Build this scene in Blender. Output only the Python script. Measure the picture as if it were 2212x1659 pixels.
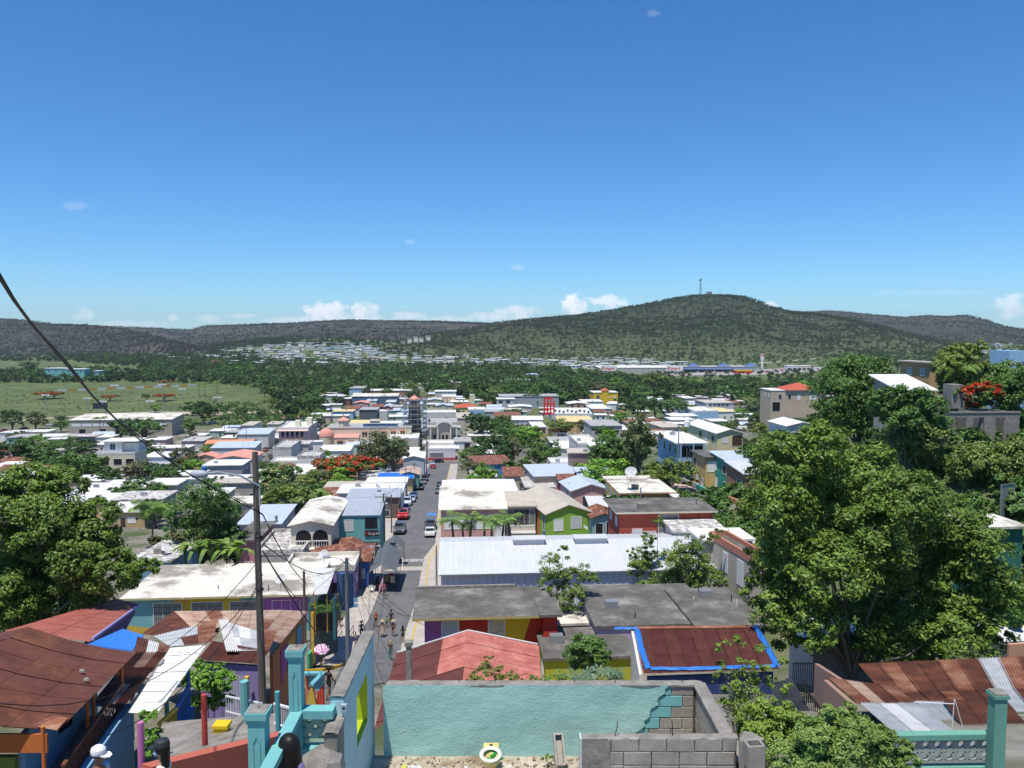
import bpy,math,random
import numpy as np
from mathutils import Vector,Matrix,noise
for o in list(bpy.data.objects):bpy.data.objects.remove(o)
sc=bpy.context.scene
RN=random.Random(11);NP=np.random.RandomState(5)
col=sc.collection
# ---------------------------------------------------------------- camera, sky, sun
F=1725.0;CX,CY=1106.0,829.5;CZ=50.0
PITCH=math.atan(115/1725.0);CP,SP=math.cos(PITCH),math.sin(PITCH)
cam=bpy.data.cameras.new('camera');co=bpy.data.objects.new('camera',cam);col.objects.link(co)
cam.sensor_width=36;cam.lens=36*F/2212;cam.clip_start=.1;cam.clip_end=30000
co.location=(0,0,CZ);co.rotation_euler=(math.pi/2-PITCH,0,0);sc.camera=co
SUN=Vector((-.15,-.30,1)).normalized()
w=bpy.data.worlds.new('World');sc.world=w;w.use_nodes=True
nt=w.node_tree;nt.nodes.clear()
def N(nt,t,**k):
 n=nt.nodes.new(t)
 for a,b in k.items():
  if a=='op':n.operation=b
  elif a[0]=='i' and a[1:].isdigit():n.inputs[int(a[1:])].default_value=b
  else:setattr(n,a,b)
 return n
def L(nt,a,b):nt.links.new(a,b)
sky=N(nt,'ShaderNodeTexSky',sky_type='NISHITA');sky.sun_disc=False
sky.sun_elevation=math.asin(SUN.z);sky.sun_rotation=math.atan2(SUN.x,SUN.y)
sky.air_density=1.0;sky.dust_density=0.0;sky.ozone_density=2.0;sky.altitude=700
out=N(nt,'ShaderNodeOutputWorld');bg=N(nt,'ShaderNodeBackground');bg.inputs[1].default_value=.122
tc=N(nt,'ShaderNodeTexCoord')
# soft low cumulus along the horizon: banks given by direction (azimuth tan, elevation tan, width, height)
CLOUDS=[(1080,700,150,50,.9),(705,672,55,26,1),(785,672,32,24,1),(740,690,150,14,.75),(885,682,40,10,.6),(1050,684,60,11,.7),(1120,676,55,17,.8),(1240,660,30,30,1),(1315,650,42,15,.8),(1345,655,25,10,.6),(175,680,26,16,.55),(375,687,14,9,.5),(2185,665,45,30,.62),(1665,661,22,9,.7),(165,445,40,9,.12),(885,521,14,6,.14),(1120,578,22,7,.15),(520,682,40,6,.45),(450,690,30,10,.4),(300,700,90,8,.3),(2000,632,150,5,.12),(620,694,60,14,.5),(1410,30,22,8,.1),(960,690,60,9,.5)]
nz=N(nt,'ShaderNodeTexNoise');nz.inputs['Scale'].default_value=75;nz.inputs['Detail'].default_value=11;nz.inputs['Roughness'].default_value=.6
L(nt,tc.outputs['Generated'],nz.inputs['Vector'])
sep=N(nt,'ShaderNodeSeparateXYZ');L(nt,tc.outputs['Generated'],sep.inputs[0])
def M(op,a,b=None,c=None,clamp=False):
 n=N(nt,'ShaderNodeMath',op=op);n.use_clamp=clamp
 for i,x in enumerate((a,b,c)):
  if x is None:continue
  if hasattr(x,'links'):L(nt,x,n.inputs[i])
  else:n.inputs[i].default_value=x
 return n.outputs[0]
ax=M('DIVIDE',sep.outputs[0],M('MAXIMUM',sep.outputs[1],.05));ez=M('DIVIDE',sep.outputs[2],M('MAXIMUM',sep.outputs[1],.05))
acc=None;nn=M('MULTIPLY',M('SUBTRACT',nz.outputs[0],.5),4.2)
for(cu,cv,cw,ch,a)in CLOUDS[1:]:
 b=(CY-cv)/F;dy=CP+b*SP;dz=-SP+b*CP;x0=((cu-CX)/F)/dy;z0=dz/dy
 ex=M('MULTIPLY',M('SUBTRACT',ax,x0),F/cw);ey=M('MULTIPLY',M('SUBTRACT',ez,z0),F/ch)
 q=M('SUBTRACT',1.0,M('ADD',M('MULTIPLY',ex,ex),M('MULTIPLY',ey,ey)))
 q=M('MULTIPLY',M('MULTIPLY',M('ADD',q,nn),1.1,clamp=True),a)
 acc=q if acc is None else M('MAXIMUM',acc,q)
mix=N(nt,'ShaderNodeMix',data_type='RGBA')
L(nt,M('MULTIPLY',acc,.93),mix.inputs[0])
hs=N(nt,'ShaderNodeHueSaturation');hs.inputs['Saturation'].default_value=1.07;hs.inputs['Value'].default_value=1.0
tint=N(nt,'ShaderNodeMix',data_type='RGBA',blend_type='MULTIPLY');tint.inputs[0].default_value=1;tint.inputs[7].default_value=(.50,.77,1.05,1)
L(nt,sky.outputs[0],tint.inputs[6]);L(nt,tint.outputs[2],hs.inputs['Color']);L(nt,hs.outputs[0],mix.inputs[6]);mix.inputs[7].default_value=(8.2,8.4,8.8,1)
L(nt,mix.outputs[2],bg.inputs[0]);L(nt,bg.outputs[0],out.inputs[0])
sl=bpy.data.lights.new('sun','SUN');sl.energy=4.7;sl.angle=math.radians(.53);sl.color=(1,.945,.86)
so=bpy.data.objects.new('sun',sl);col.objects.link(so);so.rotation_euler=SUN.to_track_quat('Z','Y').to_euler();so.location=(0,0,120)
sc.view_settings.view_transform='Standard';sc.view_settings.look='None';sc.view_settings.exposure=.18;sc.view_settings.gamma=1
# ---------------------------------------------------------------- helpers
def P(u,v,d):
 b=(CY-v)/F;t=d/(CP+b*SP)
 return Vector(((u-CX)/F*t,d,CZ+t*(-SP+b*CP)))
ZM={'A':(0,1206.9,.2728),'B':(548.6,1206.9,.2728),'C':(1097.2,1206.9,.2728),'D':(1608.5,1206.9,.2728),'E':(0,877.8,.248),'F':(493.7,877.8,.248),'G':(932.6,877.8,.248),'H':(1371.5,877.8,.248),'I':(0,603.5,.248),'J':(493.7,603.5,.248),'K':(987.5,603.5,.248),'L':(1371.5,576,.1984),'M':(1755.5,576,.2149),'N':(576,795.5,.1488),'O':(850.3,795.5,.1488),'Q':(1152,795.5,.1984),'R':(1810.4,877.8,.1984),'P':(0,0,1)}
def Z(k,x,y):a=ZM[k];return a[0]+x*a[2],a[1]+y*a[2]
def PZ(k,x,y,d):u,v=Z(k,x,y);return P(u,v,d)
def sst(a,b,x):
 t=min(1,max(0,(x-a)/(b-a)));return t*t*(3-2*t)
TY=[-60,0,8,14,18,24,42,56,70,88,130,200,280,400,700,9000]
TD=[4,6.4,7.4,7.9,10,12,19.6,25.3,28.9,30,33,40,47.5,50.5,52,52]
def road_x(y):return-10-.073*(y-70)
def H(x,y):
 z=CZ-float(np.interp(y,TY,TD))
 xr=x-road_x(y)
 z+=(7*sst(18,42,xr)+10.5*sst(38+.3*max(0,y-92),68+.3*max(0,y-92),xr))*sst(45,85,y)*(1-sst(260,400,y))
 if y<60:z+=3.5*sst(24,60,xr)*sst(10,40,y)
 if y<45:z-=3.2*sst(-3.6,-7,x)*(1-sst(30,45,y))*sst(12,17,y)
 if y>900:
  a=x/y
  z+=32*sst(1150,1900,y)*math.exp(-((a+.22)/.13)**2)
  z+=16*sst(1100,1900,y)*sst(.15,.5,a)
 return z
def G(u,v,far=3500):
 d=6.0;pd=d
 while d<far:
  p=P(u,v,d)
  if p.z<=H(p.x,p.y):
   lo,hi=pd,d
   for _ in range(14):
    m=(lo+hi)/2;p=P(u,v,m)
    if p.z<=H(p.x,p.y):hi=m
    else:lo=m
   p=P(u,v,hi);p.z=H(p.x,p.y);return p
  pd=d;d*=1.012
 p=P(u,v,far);p.z=H(p.x,p.y);return p
def tag(o,label=None,cat=None,group=None,kind=None):
 if label:o['label']=label
 if cat:o['category']=cat
 if group:o['group']=group
 if kind:o['kind']=kind
 return o
def thing(name,label,cat,loc=(0,0,0),rz=0,group=None):
 o=bpy.data.objects.new(name,None);col.objects.link(o);o.empty_display_size=.5
 o.location=loc;o.rotation_euler=(0,0,rz)
 return tag(o,label,cat,group)
class MB:
 def __init__(s):s.v=[];s.f=[];s.m=[]
 def poly(s,pts,m=0):
  i=len(s.v);s.v+=[tuple(p)for p in pts];s.f.append(tuple(range(i,i+len(pts))));s.m.append(m);return s
 def box(s,x0,y0,z0,x1,y1,z1,m=0,skip=''):
  i=len(s.v)
  s.v+=[(x0,y0,z0),(x1,y0,z0),(x1,y1,z0),(x0,y1,z0),(x0,y0,z1),(x1,y0,z1),(x1,y1,z1),(x0,y1,z1)]
  for k,q in(('b',(0,3,2,1)),('t',(4,5,6,7)),('f',(0,1,5,4)),('r',(1,2,6,5)),('k',(2,3,7,6)),('l',(3,0,4,7))):
   if k not in skip:s.f.append(tuple(i+a for a in q));s.m.append(m)
  return s
 def slab(s,pts,th,m=0,m2=None):
  """pts: top outline, thickness th downwards"""
  m2=m if m2 is None else m2;i=len(s.v);n=len(pts)
  s.v+=[tuple(p)for p in pts]+[(p[0],p[1],p[2]-th)for p in pts]
  s.f.append(tuple(range(i,i+n)));s.m.append(m)
  s.f.append(tuple(range(i+2*n-1,i+n-1,-1)));s.m.append(m2)
  for a in range(n):
   b=(a+1)%n;s.f.append((i+a,i+n+a,i+n+b,i+b));s.m.append(m2)
  return s
 def prism(s,pts,vec,m=0):
  i=len(s.v);n=len(pts);vec=Vector(vec)
  s.v+=[tuple(p)for p in pts]+[tuple(Vector(p)+vec)for p in pts]
  s.f.append(tuple(range(i,i+n)));s.m.append(m);s.f.append(tuple(range(i+2*n-1,i+n-1,-1)));s.m.append(m)
  for a in range(n):
   b=(a+1)%n;s.f.append((i+a,i+n+a,i+n+b,i+b));s.m.append(m)
  return s
 def bar(s,a,b,w,h=None,m=0):
  a,b=Vector(a),Vector(b);h=h or w;d=(b-a)
  if d.length<1e-6:return s
  d.normalize();up=Vector((0,0,1))if abs(d.z)<.95 else Vector((1,0,0))
  x=d.cross(up).normalized()*w/2;y=x.cross(d).normalized()*h/2
  i=len(s.v)
  for c in(a,b):s.v+=[tuple(c-x-y),tuple(c+x-y),tuple(c+x+y),tuple(c-x+y)]
  for q in((0,3,2,1),(4,5,6,7),(0,1,5,4),(1,2,6,5),(2,3,7,6),(3,0,4,7)):s.f.append(tuple(i+a for a in q));s.m.append(m)
  return s
 def tube(s,pts,r,n=8,m=0,cap=True):
  pts=[Vector(p)for p in pts];k=len(pts);rs=r if isinstance(r,(list,tuple))else[r]*k
  i=len(s.v);ref=None
  for j,p in enumerate(pts):
   t=(pts[min(j+1,k-1)]-pts[max(j-1,0)]).normalized()
   if ref is None:ref=Vector((1,0,0))if abs(t.x)<.8 else Vector((0,1,0))
   x=(ref-t*ref.dot(t)).normalized();y=t.cross(x);ref=x
   for a in range(n):
    q=2*math.pi*a/n;s.v.append(tuple(p+x*math.cos(q)*rs[j]+y*math.sin(q)*rs[j]))
  for j in range(k-1):
   for a in range(n):
    b=(a+1)%n;s.f.append((i+j*n+a,i+j*n+b,i+(j+1)*n+b,i+(j+1)*n+a));s.m.append(m)
  if cap:
   s.f.append(tuple(i+a for a in range(n))[::-1]);s.m.append(m);s.f.append(tuple(i+(k-1)*n+a for a in range(n)));s.m.append(m)
  return s
 def lathe(s,prof,c=(0,0,0),n=16,m=0,sx=1,sy=1):
  i=len(s.v)
  for(r,z)in prof:
   for a in range(n):
    q=2*math.pi*a/n;s.v.append((c[0]+r*sx*math.cos(q),c[1]+r*sy*math.sin(q),c[2]+z))
  for j in range(len(prof)-1):
   for a in range(n):
    b=(a+1)%n;s.f.append((i+j*n+a,i+j*n+b,i+(j+1)*n+b,i+(j+1)*n+a));s.m.append(m)
  return s
 def corr(s,p00,p10,p11,p01,waves,amp,rows=1,m=0,sag=0):
  p00,p10,p11,p01=map(Vector,(p00,p10,p11,p01))
  nrm=(p10-p00).cross(p01-p00).normalized()
  if nrm.z<0:nrm=-nrm
  nc=waves*4;i=len(s.v)
  for b in range(rows+1):
   tv=b/rows
   for a in range(nc+1):
    tu=a/nc;p=p00*(1-tu)*(1-tv)+p10*tu*(1-tv)+p11*tu*tv+p01*(1-tu)*tv
    s.v.append(tuple(p+nrm*(amp*(1,.3,-1,-.3)[a%4 if False else a%4]*1.0)+Vector((0,0,-sag*4*tv*(1-tv)))))
  for b in range(rows):
   for a in range(nc):
    q=i+b*(nc+1)+a;s.f.append((q,q+1,q+nc+2,q+nc+1));s.m.append(m)
  return s
 def mesh(s,name,mats,smooth=False):
  me=bpy.data.meshes.new(name);me.from_pydata(s.v,[],s.f)
  for mt in(mats if isinstance(mats,(list,tuple))else[mats]):me.materials.append(mt)
  me.polygons.foreach_set('material_index',s.m)
  if smooth:me.polygons.foreach_set('use_smooth',[True]*len(s.f))
  me.update();return me
 def build(s,name,mats,parent=None,smooth=False,world=False):
  if world and parent is not None:
   Mi=Matrix.LocRotScale(parent.location,parent.rotation_euler,(1,1,1)).inverted();s.v=[tuple(Mi@Vector(p))for p in s.v]
  o=bpy.data.objects.new(name,s.mesh(name,mats,smooth));col.objects.link(o)
  if parent is not None:o.parent=parent
  return o
def put(name,me,parent=None,loc=(0,0,0),rot=(0,0,0),sca=(1,1,1)):
 o=bpy.data.objects.new(name,me);col.objects.link(o);o.parent=parent
 o.location=loc;o.rotation_euler=rot;o.scale=sca;return o
KIDS={}
def copy_tree(o,loc=None,rz=None,sc_=None,label=None,group=None):
 c=o.copy();col.objects.link(c)
 if loc is not None:c.location=loc
 if rz is not None:c.rotation_euler=(0,0,rz)
 if sc_ is not None:c.scale=sc_
 if label:c['label']=label
 if group:c['group']=group
 for ch in(KIDS[o.name]if o.name in KIDS else list(o.children)):
  k=ch.copy();col.objects.link(k);k.parent=c
  for g in(list(ch.children)if o.name not in KIDS else[]):
   q=g.copy();col.objects.link(q);q.parent=k
 return c
 # ---------------------------------------------------------------- materials
MC={}
def mat(key,fn=None):
 if key in MC:return MC[key]
 m=bpy.data.materials.new(key if isinstance(key,str)else '_'.join(map(str,key)));m.use_nodes=True
 t=m.node_tree;t.nodes.clear();o=N(t,'ShaderNodeOutputMaterial');b=N(t,'ShaderNodeBsdfPrincipled');L(t,b.outputs[0],o.inputs[0])
 b.inputs['Roughness'].default_value=.8
 try:b.inputs['Specular IOR Level'].default_value=.25
 except Exception:pass
 fn(t,b);MC[key]=m;return m
def c4(c):return(c[0],c[1],c[2],1)
def noi(t,scale,detail=5,rough=.6,vec=None,sc3=None,coord='Object'):
 n=N(t,'ShaderNodeTexNoise');n.inputs['Scale'].default_value=scale;n.inputs['Detail'].default_value=detail;n.inputs['Roughness'].default_value=rough
 if vec is None:
  if coord=='World':vec=N(t,'ShaderNodeNewGeometry').outputs['Position']
  else:vec=N(t,'ShaderNodeTexCoord').outputs['Object']
 if sc3:
  mp=N(t,'ShaderNodeMapping');mp.inputs['Scale'].default_value=sc3;L(t,vec,mp.inputs[0]);vec=mp.outputs[0]
 L(t,vec,n.inputs['Vector']);return n.outputs[0]
def ramp(t,fac,stops):
 r=N(t,'ShaderNodeValToRGB');L(t,fac,r.inputs[0]);e=r.color_ramp.elements
 while len(e)<len(stops):e.new(.5)
 for k,(p,c)in enumerate(stops):e[k].position=p;e[k].color=c4(c)if not isinstance(c,(int,float))else(c,c,c,1)
 return r.outputs[0]
def mx(t,fac,a,b,mode='MIX'):
 n=N(t,'ShaderNodeMix',data_type='RGBA',blend_type=mode)
 for x,i in((fac,0),(a,6),(b,7)):
  if hasattr(x,'links'):L(t,x,n.inputs[i])
  elif isinstance(x,(int,float)):n.inputs[i].default_value=x if i==0 else(x,x,x,1)
  else:n.inputs[i].default_value=c4(x)
 return n.outputs[2]
def bump(t,b,h,dist=.02,st=.6):
 n=N(t,'ShaderNodeBump');n.inputs['Strength'].default_value=st;n.inputs['Distance'].default_value=dist;L(t,h,n.inputs['Height']);L(t,n.outputs[0],b.inputs['Normal'])
def paint(c,dirt=.35,tone=None):
 """painted masonry: stains running down, mottling"""
 def f(t,b):
  n1=noi(t,1.3,6,.65,sc3=(1,1,.35));n2=noi(t,9,4,.6)
  f1=ramp(t,n1,[(.42,0),(.75,dirt)])
  d=tuple(x*.42+.03 for x in c)
  a=mx(t,f1,c,d);a=mx(t,ramp(t,n2,[(.35,0),(.7,.22)]),a,tuple(min(1,x*1.15+.02)for x in c))
  L(t,a,b.inputs['Base Color']);bump(t,b,n2,.01,.4)
 return mat('paint_%02x%02x%02x_%d'%(int(c[0]*255),int(c[1]*255),int(c[2]*255),int(dirt*100)),f)
def plain(name,c,rough=.6,metal=0):
 def f(t,b):
  n=noi(t,3,3);a=mx(t,ramp(t,n,[(.35,0),(.7,.25)]),c,tuple(x*.7 for x in c));L(t,a,b.inputs['Base Color'])
  b.inputs['Roughness'].default_value=rough;b.inputs['Metallic'].default_value=metal
 return mat(name,f)
def roofmat(kind):
 def f(t,b):
  if kind=='white':
   n=noi(t,.55,8,.7);n2=noi(t,4,5)
   a=mx(t,ramp(t,n,[(.5,0),(.62,.35),(.8,.75)]),(.68,.67,.63),(.33,.31,.27));a=mx(t,ramp(t,n2,[(.45,0),(.75,.25)]),a,(.5,.48,.44))
  elif kind=='clean':
   n=noi(t,.4,6,.6);a=mx(t,ramp(t,n,[(.45,0),(.8,.35)]),(.68,.685,.68),(.48,.47,.45));a=mx(t,ramp(t,noi(t,1.0,6,.7,sc3=(3,.3,1)),[(.56,0),(.72,.4)]),a,(.42,.39,.35))
  elif kind=='cream':
   n=noi(t,.45,8,.66);n2=noi(t,.16,6,.7)
   a=mx(t,ramp(t,n,[(.45,0),(.75,.5)]),(.66,.63,.54),(.44,.41,.34));a=mx(t,ramp(t,n2,[(.50,0),(.60,.8)]),a,(.19,.165,.135))
  elif kind=='conc':
   n=noi(t,.5,9,.72);n2=noi(t,.22,7,.65);n3=noi(t,7,5)
   a=ramp(t,n,[(.3,(.075,.068,.058)),(.5,(.13,.122,.108)),(.63,(.22,.21,.19)),(.75,(.36,.35,.32))])
   a=mx(t,ramp(t,n2,[(.6,0),(.68,.5)]),a,(.45,.43,.39));a=mx(t,ramp(t,n3,[(.4,0),(.8,.4)]),a,(.07,.065,.055));bump(t,b,n3,.02,.5)
  elif kind=='mott':
   n=noi(t,1.5,8,.7);n2=noi(t,.3,6,.7)
   a=mx(t,ramp(t,n,[(.44,0),(.54,.8)]),(.66,.64,.6),(.2,.19,.17));a=mx(t,ramp(t,n2,[(.5,0),(.7,.6)]),a,(.2,.19,.17))
  elif kind in('metal','bluemetal','wmetal'):
   c={'metal':(.40,.44,.49),'bluemetal':(.52,.58,.66),'wmetal':(.60,.615,.63)}[kind]
   n=noi(t,.8,7,.7);n2=noi(t,1.0,6,.7,sc3=(2.5,.35,1))
   a=mx(t,ramp(t,n,[(.4,0),(.8,.5)]),c,tuple(x*.72 for x in c))
   if kind!='wmetal':a=mx(t,ramp(t,n2,[(.6,0),(.72,.7)]),a,(.20,.085,.045))
   wv=N(t,'ShaderNodeTexWave');wv.inputs['Scale'].default_value=1.6;L(t,N(t,'ShaderNodeTexCoord').outputs['Object'],wv.inputs[0]);bump(t,b,wv.outputs[0],.05,.8);b.inputs['Roughness'].default_value=.5
  elif kind=='rust':
   n=noi(t,.9,8,.7);n2=noi(t,1.2,6,.65,sc3=(3,.4,1))
   a=ramp(t,n,[(.3,(.105,.035,.024)),(.5,(.20,.075,.045)),(.62,(.32,.15,.09)),(.78,(.52,.44,.38))]);a=mx(t,ramp(t,n2,[(.55,0),(.68,.6)]),a,(.5,.46,.42))
   wv=N(t,'ShaderNodeTexWave');wv.inputs['Scale'].default_value=1.6;L(t,N(t,'ShaderNodeTexCoord').outputs['Object'],wv.inputs[0]);bump(t,b,wv.outputs[0],.05,.8)
  elif kind=='red':n=noi(t,1.5,6);a=ramp(t,n,[(.3,(.36,.07,.045)),(.7,(.52,.13,.08))])
  elif kind=='coral':n=noi(t,1.5,6);a=ramp(t,n,[(.3,(.62,.25,.19)),(.7,(.70,.34,.27))])
  elif kind=='orange':n=noi(t,1.5,6);a=ramp(t,n,[(.3,(.55,.2,.09)),(.7,(.68,.32,.17))])
  elif kind=='beige':n=noi(t,.6,7);a=ramp(t,n,[(.3,(.40,.36,.30)),(.7,(.52,.47,.40))])
  elif kind=='yellow':n=noi(t,.6,7);a=ramp(t,n,[(.3,(.60,.45,.2)),(.7,(.72,.58,.32))])
  elif kind=='grey':n=noi(t,.6,7);a=ramp(t,n,[(.3,(.28,.28,.28)),(.7,(.42,.42,.41))])
  elif kind=='tan':n=noi(t,.6,7);a=ramp(t,n,[(.3,(.42,.30,.24)),(.7,(.52,.40,.33))])
  L(t,a,b.inputs['Base Color'])
  if 'metal' not in kind:b.inputs['Roughness'].default_value=.85
 return mat('roof_'+kind,f)
def leafmat(name,c1,c2,flower=None,fl=.5,spec=.35,big=.15):
 def f(t,b):
  g=N(t,'ShaderNodeNewGeometry');n=noi(t,big,3,coord='World')
  a=mx(t,g.outputs['Random Per Island'],c1,c2)
  a=mx(t,ramp(t,n,[(.35,0),(.65,.55)]),a,tuple(x*.62 for x in c1))
  if flower:a=mx(t,ramp(t,noi(t,.45,4,coord='World'),[(fl-.03,0),(fl+.06,1)]),a,flower)
  L(t,a,b.inputs['Base Color']);b.inputs['Roughness'].default_value=.5;b.inputs['Specular IOR Level'].default_value=spec
  tr=N(t,'ShaderNodeBsdfTranslucent');L(t,mx(t,.5,a,(.16,.22,.03))if not flower else a,tr.inputs[0])
  ms=N(t,'ShaderNodeMixShader');ms.inputs[0].default_value=.14;L(t,b.outputs[0],ms.inputs[1]);L(t,tr.outputs[0],ms.inputs[2])
  L(t,ms.outputs[0],[x for x in t.nodes if x.type=='OUTPUT_MATERIAL'][0].inputs[0])
 return mat(name,f)
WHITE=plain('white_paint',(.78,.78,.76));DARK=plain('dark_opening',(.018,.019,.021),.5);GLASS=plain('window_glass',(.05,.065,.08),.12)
IRON=plain('black_iron',(.02,.02,.022),.5);STEEL=plain('galvanised_steel',(.42,.44,.46),.4,.6);WOOD=None
def _wood(t,b):
 n=noi(t,6,7,.7,sc3=(4,4,.18));a=ramp(t,n,[(.3,(.075,.062,.046)),(.55,(.15,.128,.10)),(.75,(.25,.22,.18))]);L(t,a,b.inputs['Base Color']);bump(t,b,n,.03,.8)
WOOD=mat('weathered_wood',_wood)
def _bark(t,b):
 n=noi(t,5,6,.7,sc3=(2,2,.5));a=ramp(t,n,[(.3,(.07,.058,.045)),(.7,(.2,.18,.15))]);L(t,a,b.inputs['Base Color']);bump(t,b,n,.04,.7)
BARK=mat('bark',_bark)
def _conc(t,b):
 n=noi(t,2.5,8,.7);n2=noi(t,40,4,.7);a=ramp(t,n,[(.3,(.15,.14,.12)),(.55,(.29,.27,.235)),(.75,(.40,.38,.34))]);a=mx(t,ramp(t,n2,[(.5,0),(.65,.6)]),a,(.10,.09,.075));L(t,a,b.inputs['Base Color']);bump(t,b,n2,.012,.8)
CONC=mat('raw_concrete',_conc)
# ---------------------------------------------------------------- ground
def _ground(t,b):
 g=N(t,'ShaderNodeNewGeometry');s=N(t,'ShaderNodeSeparateXYZ');L(t,g.outputs['Position'],s.inputs[0])
 n1=noi(t,.02,8,.65,coord='World');n2=noi(t,.35,6,.7,coord='World');n3=noi(t,.006,5,.6,coord='World')
 grass=ramp(t,n1,[(.3,(.065,.105,.030)),(.5,(.115,.160,.048)),(.65,(.170,.195,.075)),(.8,(.25,.22,.12))])
 grass=mx(t,ramp(t,n2,[(.4,0),(.75,.45)]),grass,(.055,.085,.025))
 grass=mx(t,ramp(t,noi(t,.07,6,.75,coord='World'),[(.42,0),(.6,.7)]),grass,(.035,.062,.018));grass=mx(t,ramp(t,n3,[(.4,0),(.7,.5)]),grass,(.14,.135,.06))
 town=ramp(t,noi(t,.12,6,.7,coord='World'),[(.35,(.07,.10,.035)),(.47,(.16,.15,.11)),(.58,(.26,.24,.20)),(.7,(.36,.34,.30))])
 wild=ramp(t,n2,[(.3,(.05,.085,.022)),(.55,(.11,.13,.05)),(.75,(.22,.20,.12))])
 mp=N(t,'ShaderNodeMapRange');mp.inputs[1].default_value=395;mp.inputs[2].default_value=430;L(t,s.outputs[1],mp.inputs[0])
 mr=N(t,'ShaderNodeMapRange');mr.inputs[1].default_value=12;mr.inputs[2].default_value=26;L(t,s.outputs[0],mr.inputs[0])
 mr2=N(t,'ShaderNodeMapRange');mr2.inputs[1].default_value=300;mr2.inputs[2].default_value=200;L(t,s.outputs[1],mr2.inputs[0])
 mm=N(t,'ShaderNodeMath',op='MULTIPLY');L(t,mr.outputs[0],mm.inputs[0]);L(t,mr2.outputs[0],mm.inputs[1])
 a=mx(t,mm.outputs[0],town,wild);a=mx(t,mp.outputs[0],a,grass)
 L(t,a,b.inputs['Base Color']);b.inputs['Roughness'].default_value=.95;bump(t,b,n2,.3,.5)
GROUND=mat('ground_soil_and_grass',_ground)
ys=list(np.arange(-40,100,2.5))+list(np.arange(100,420,6))+list(np.geomspace(420,9500,90))
xs_t=np.linspace(-1,1,131)
mb=MB();nx=len(xs_t)
for y in ys:
 hw=max(110,y*.95+60)
 for t in xs_t:
  x=hw*t*(.35+.65*abs(t));mb.v.append((x,y,H(x,y)))
for j in range(len(ys)-1):
 for i in range(nx-1):mb.f.append((j*nx+i,j*nx+i+1,(j+1)*nx+i+1,(j+1)*nx+i));mb.m.append(0)
tag(mb.build('ground',GROUND,smooth=True),'valley floor under the town, concrete and soil giving way to grass fields',kind='structure')
# ---------------------------------------------------------------- hills
def _hill(c,k):
 def f(t,b):
  n1=noi(t,.006*k,8,.7,coord='World');n2=noi(t,.035*k,6,.75,coord='World');n3=noi(t,.12*k,4,.7,coord='World');n4=noi(t,.0022,5,.6,coord='World')
  a=ramp(t,n2,[(.32,c[0]),(.5,c[1]),(.66,c[2])])
  a=mx(t,ramp(t,n1,[(.4,0),(.62,.75)]),a,c[3]);a=mx(t,ramp(t,n3,[(.42,0),(.62,.7)]),a,tuple(x*.5 for x in c[0]))
  a=mx(t,ramp(t,n4,[(.45,0),(.6,.5)]),a,c[2])
  if k>1:zz=N(t,'ShaderNodeSeparateXYZ');L(t,N(t,'ShaderNodeNewGeometry').outputs['Position'],zz.inputs[0]);mr=N(t,'ShaderNodeMapRange');mr.inputs[1].default_value=52;mr.inputs[2].default_value=2;L(t,zz.outputs[2],mr.inputs[0]);a=mx(t,mr.outputs[0],a,mx(t,ramp(t,n2,[(.4,0),(.6,1)]),(.055,.085,.03),(.12,.135,.06)))
  sp=noi(t,.011,6,.8,coord='World');a=mx(t,ramp(t,sp,[(.70,0),(.74,.7)]),a,(.42,.35,.27))
  L(t,a,b.inputs['Base Color']);b.inputs['Roughness'].default_value=1;bump(t,b,n3,4/k,.9)
 return f
HGREY=mat('dry_hill_scrub',_hill([(.042,.043,.032),(.060,.060,.045),(.10,.09,.072),(.042,.054,.030)],1))
HGREEN=mat('green_hill_scrub',_hill([(.030,.044,.018),(.044,.060,.025),(.09,.085,.052),(.050,.078,.026)],1.3))
def fbm(x,y,s,o=5):
 v=0;a=1
 for _ in range(o):v+=a*noise.noise(Vector((x*s,y*s,3.3)));s*=2.03;a*=.52
 return v
def hill(name,label,crest,d0,d1,m,amp=18,rows=46,step=5,back=1400,pw=.9,jag=1.5):
 """crest: (u, v) silhouette; d0/d1: (u, distance) of the foot and of the crest line"""
 us=np.arange(crest[0][0],crest[-1][0]+1,step);cv=np.interp(us,[c[0]for c in crest],[c[1]for c in crest])
 f0=np.interp(us,[c[0]for c in d0],[c[1]for c in d0]);f1=np.interp(us,[c[0]for c in d1],[c[1]for c in d1])
 mb=MB();rb=8;tot=rows+rb+1
 for i,u in enumerate(us):
  top=P(u,cv[i],f1[i]);
  for j in range(tot):
   t=j/rows;d=f0[i]+(f1[i]-f0[i])*t if t<=1 else f1[i]+back*(j-rows)/rb
   q=P(u,800,d);g=H(q.x,d)-3
   if t<=1:
    s=t**pw;s=.55*s+.45*s*s*(3-2*s);z=g+(top.z-g)*s
    n=fbm(q.x,d,.0028)*amp+abs(fbm(q.x+900,d*.5,.004,3))*amp*.9
    z+=(n-amp*.3)*math.sin(math.pi*min(1,t))**.7
    z+=jag*noise.noise(Vector((q.x*.03,d*.03,1)))*min(1,t*3)
    z=min(z,CZ+(top.z-CZ)*(d/f1[i])-(1-t)*14 if top.z>CZ else top.z)
   else:z=top.z-(top.z-g)*((j-rows)/rb)**1.3+jag*noise.noise(Vector((q.x*.03,d*.03,1)))*(1 if j<tot-1 else 0)
   mb.v.append((q.x,d,z))
 for i in range(len(us)-1):
  for j in range(tot-1):mb.f.append((i*tot+j,(i+1)*tot+j,(i+1)*tot+j+1,i*tot+j+1));mb.m.append(0)
 return tag(mb.build(name,m,smooth=True),label,kind='structure')
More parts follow.
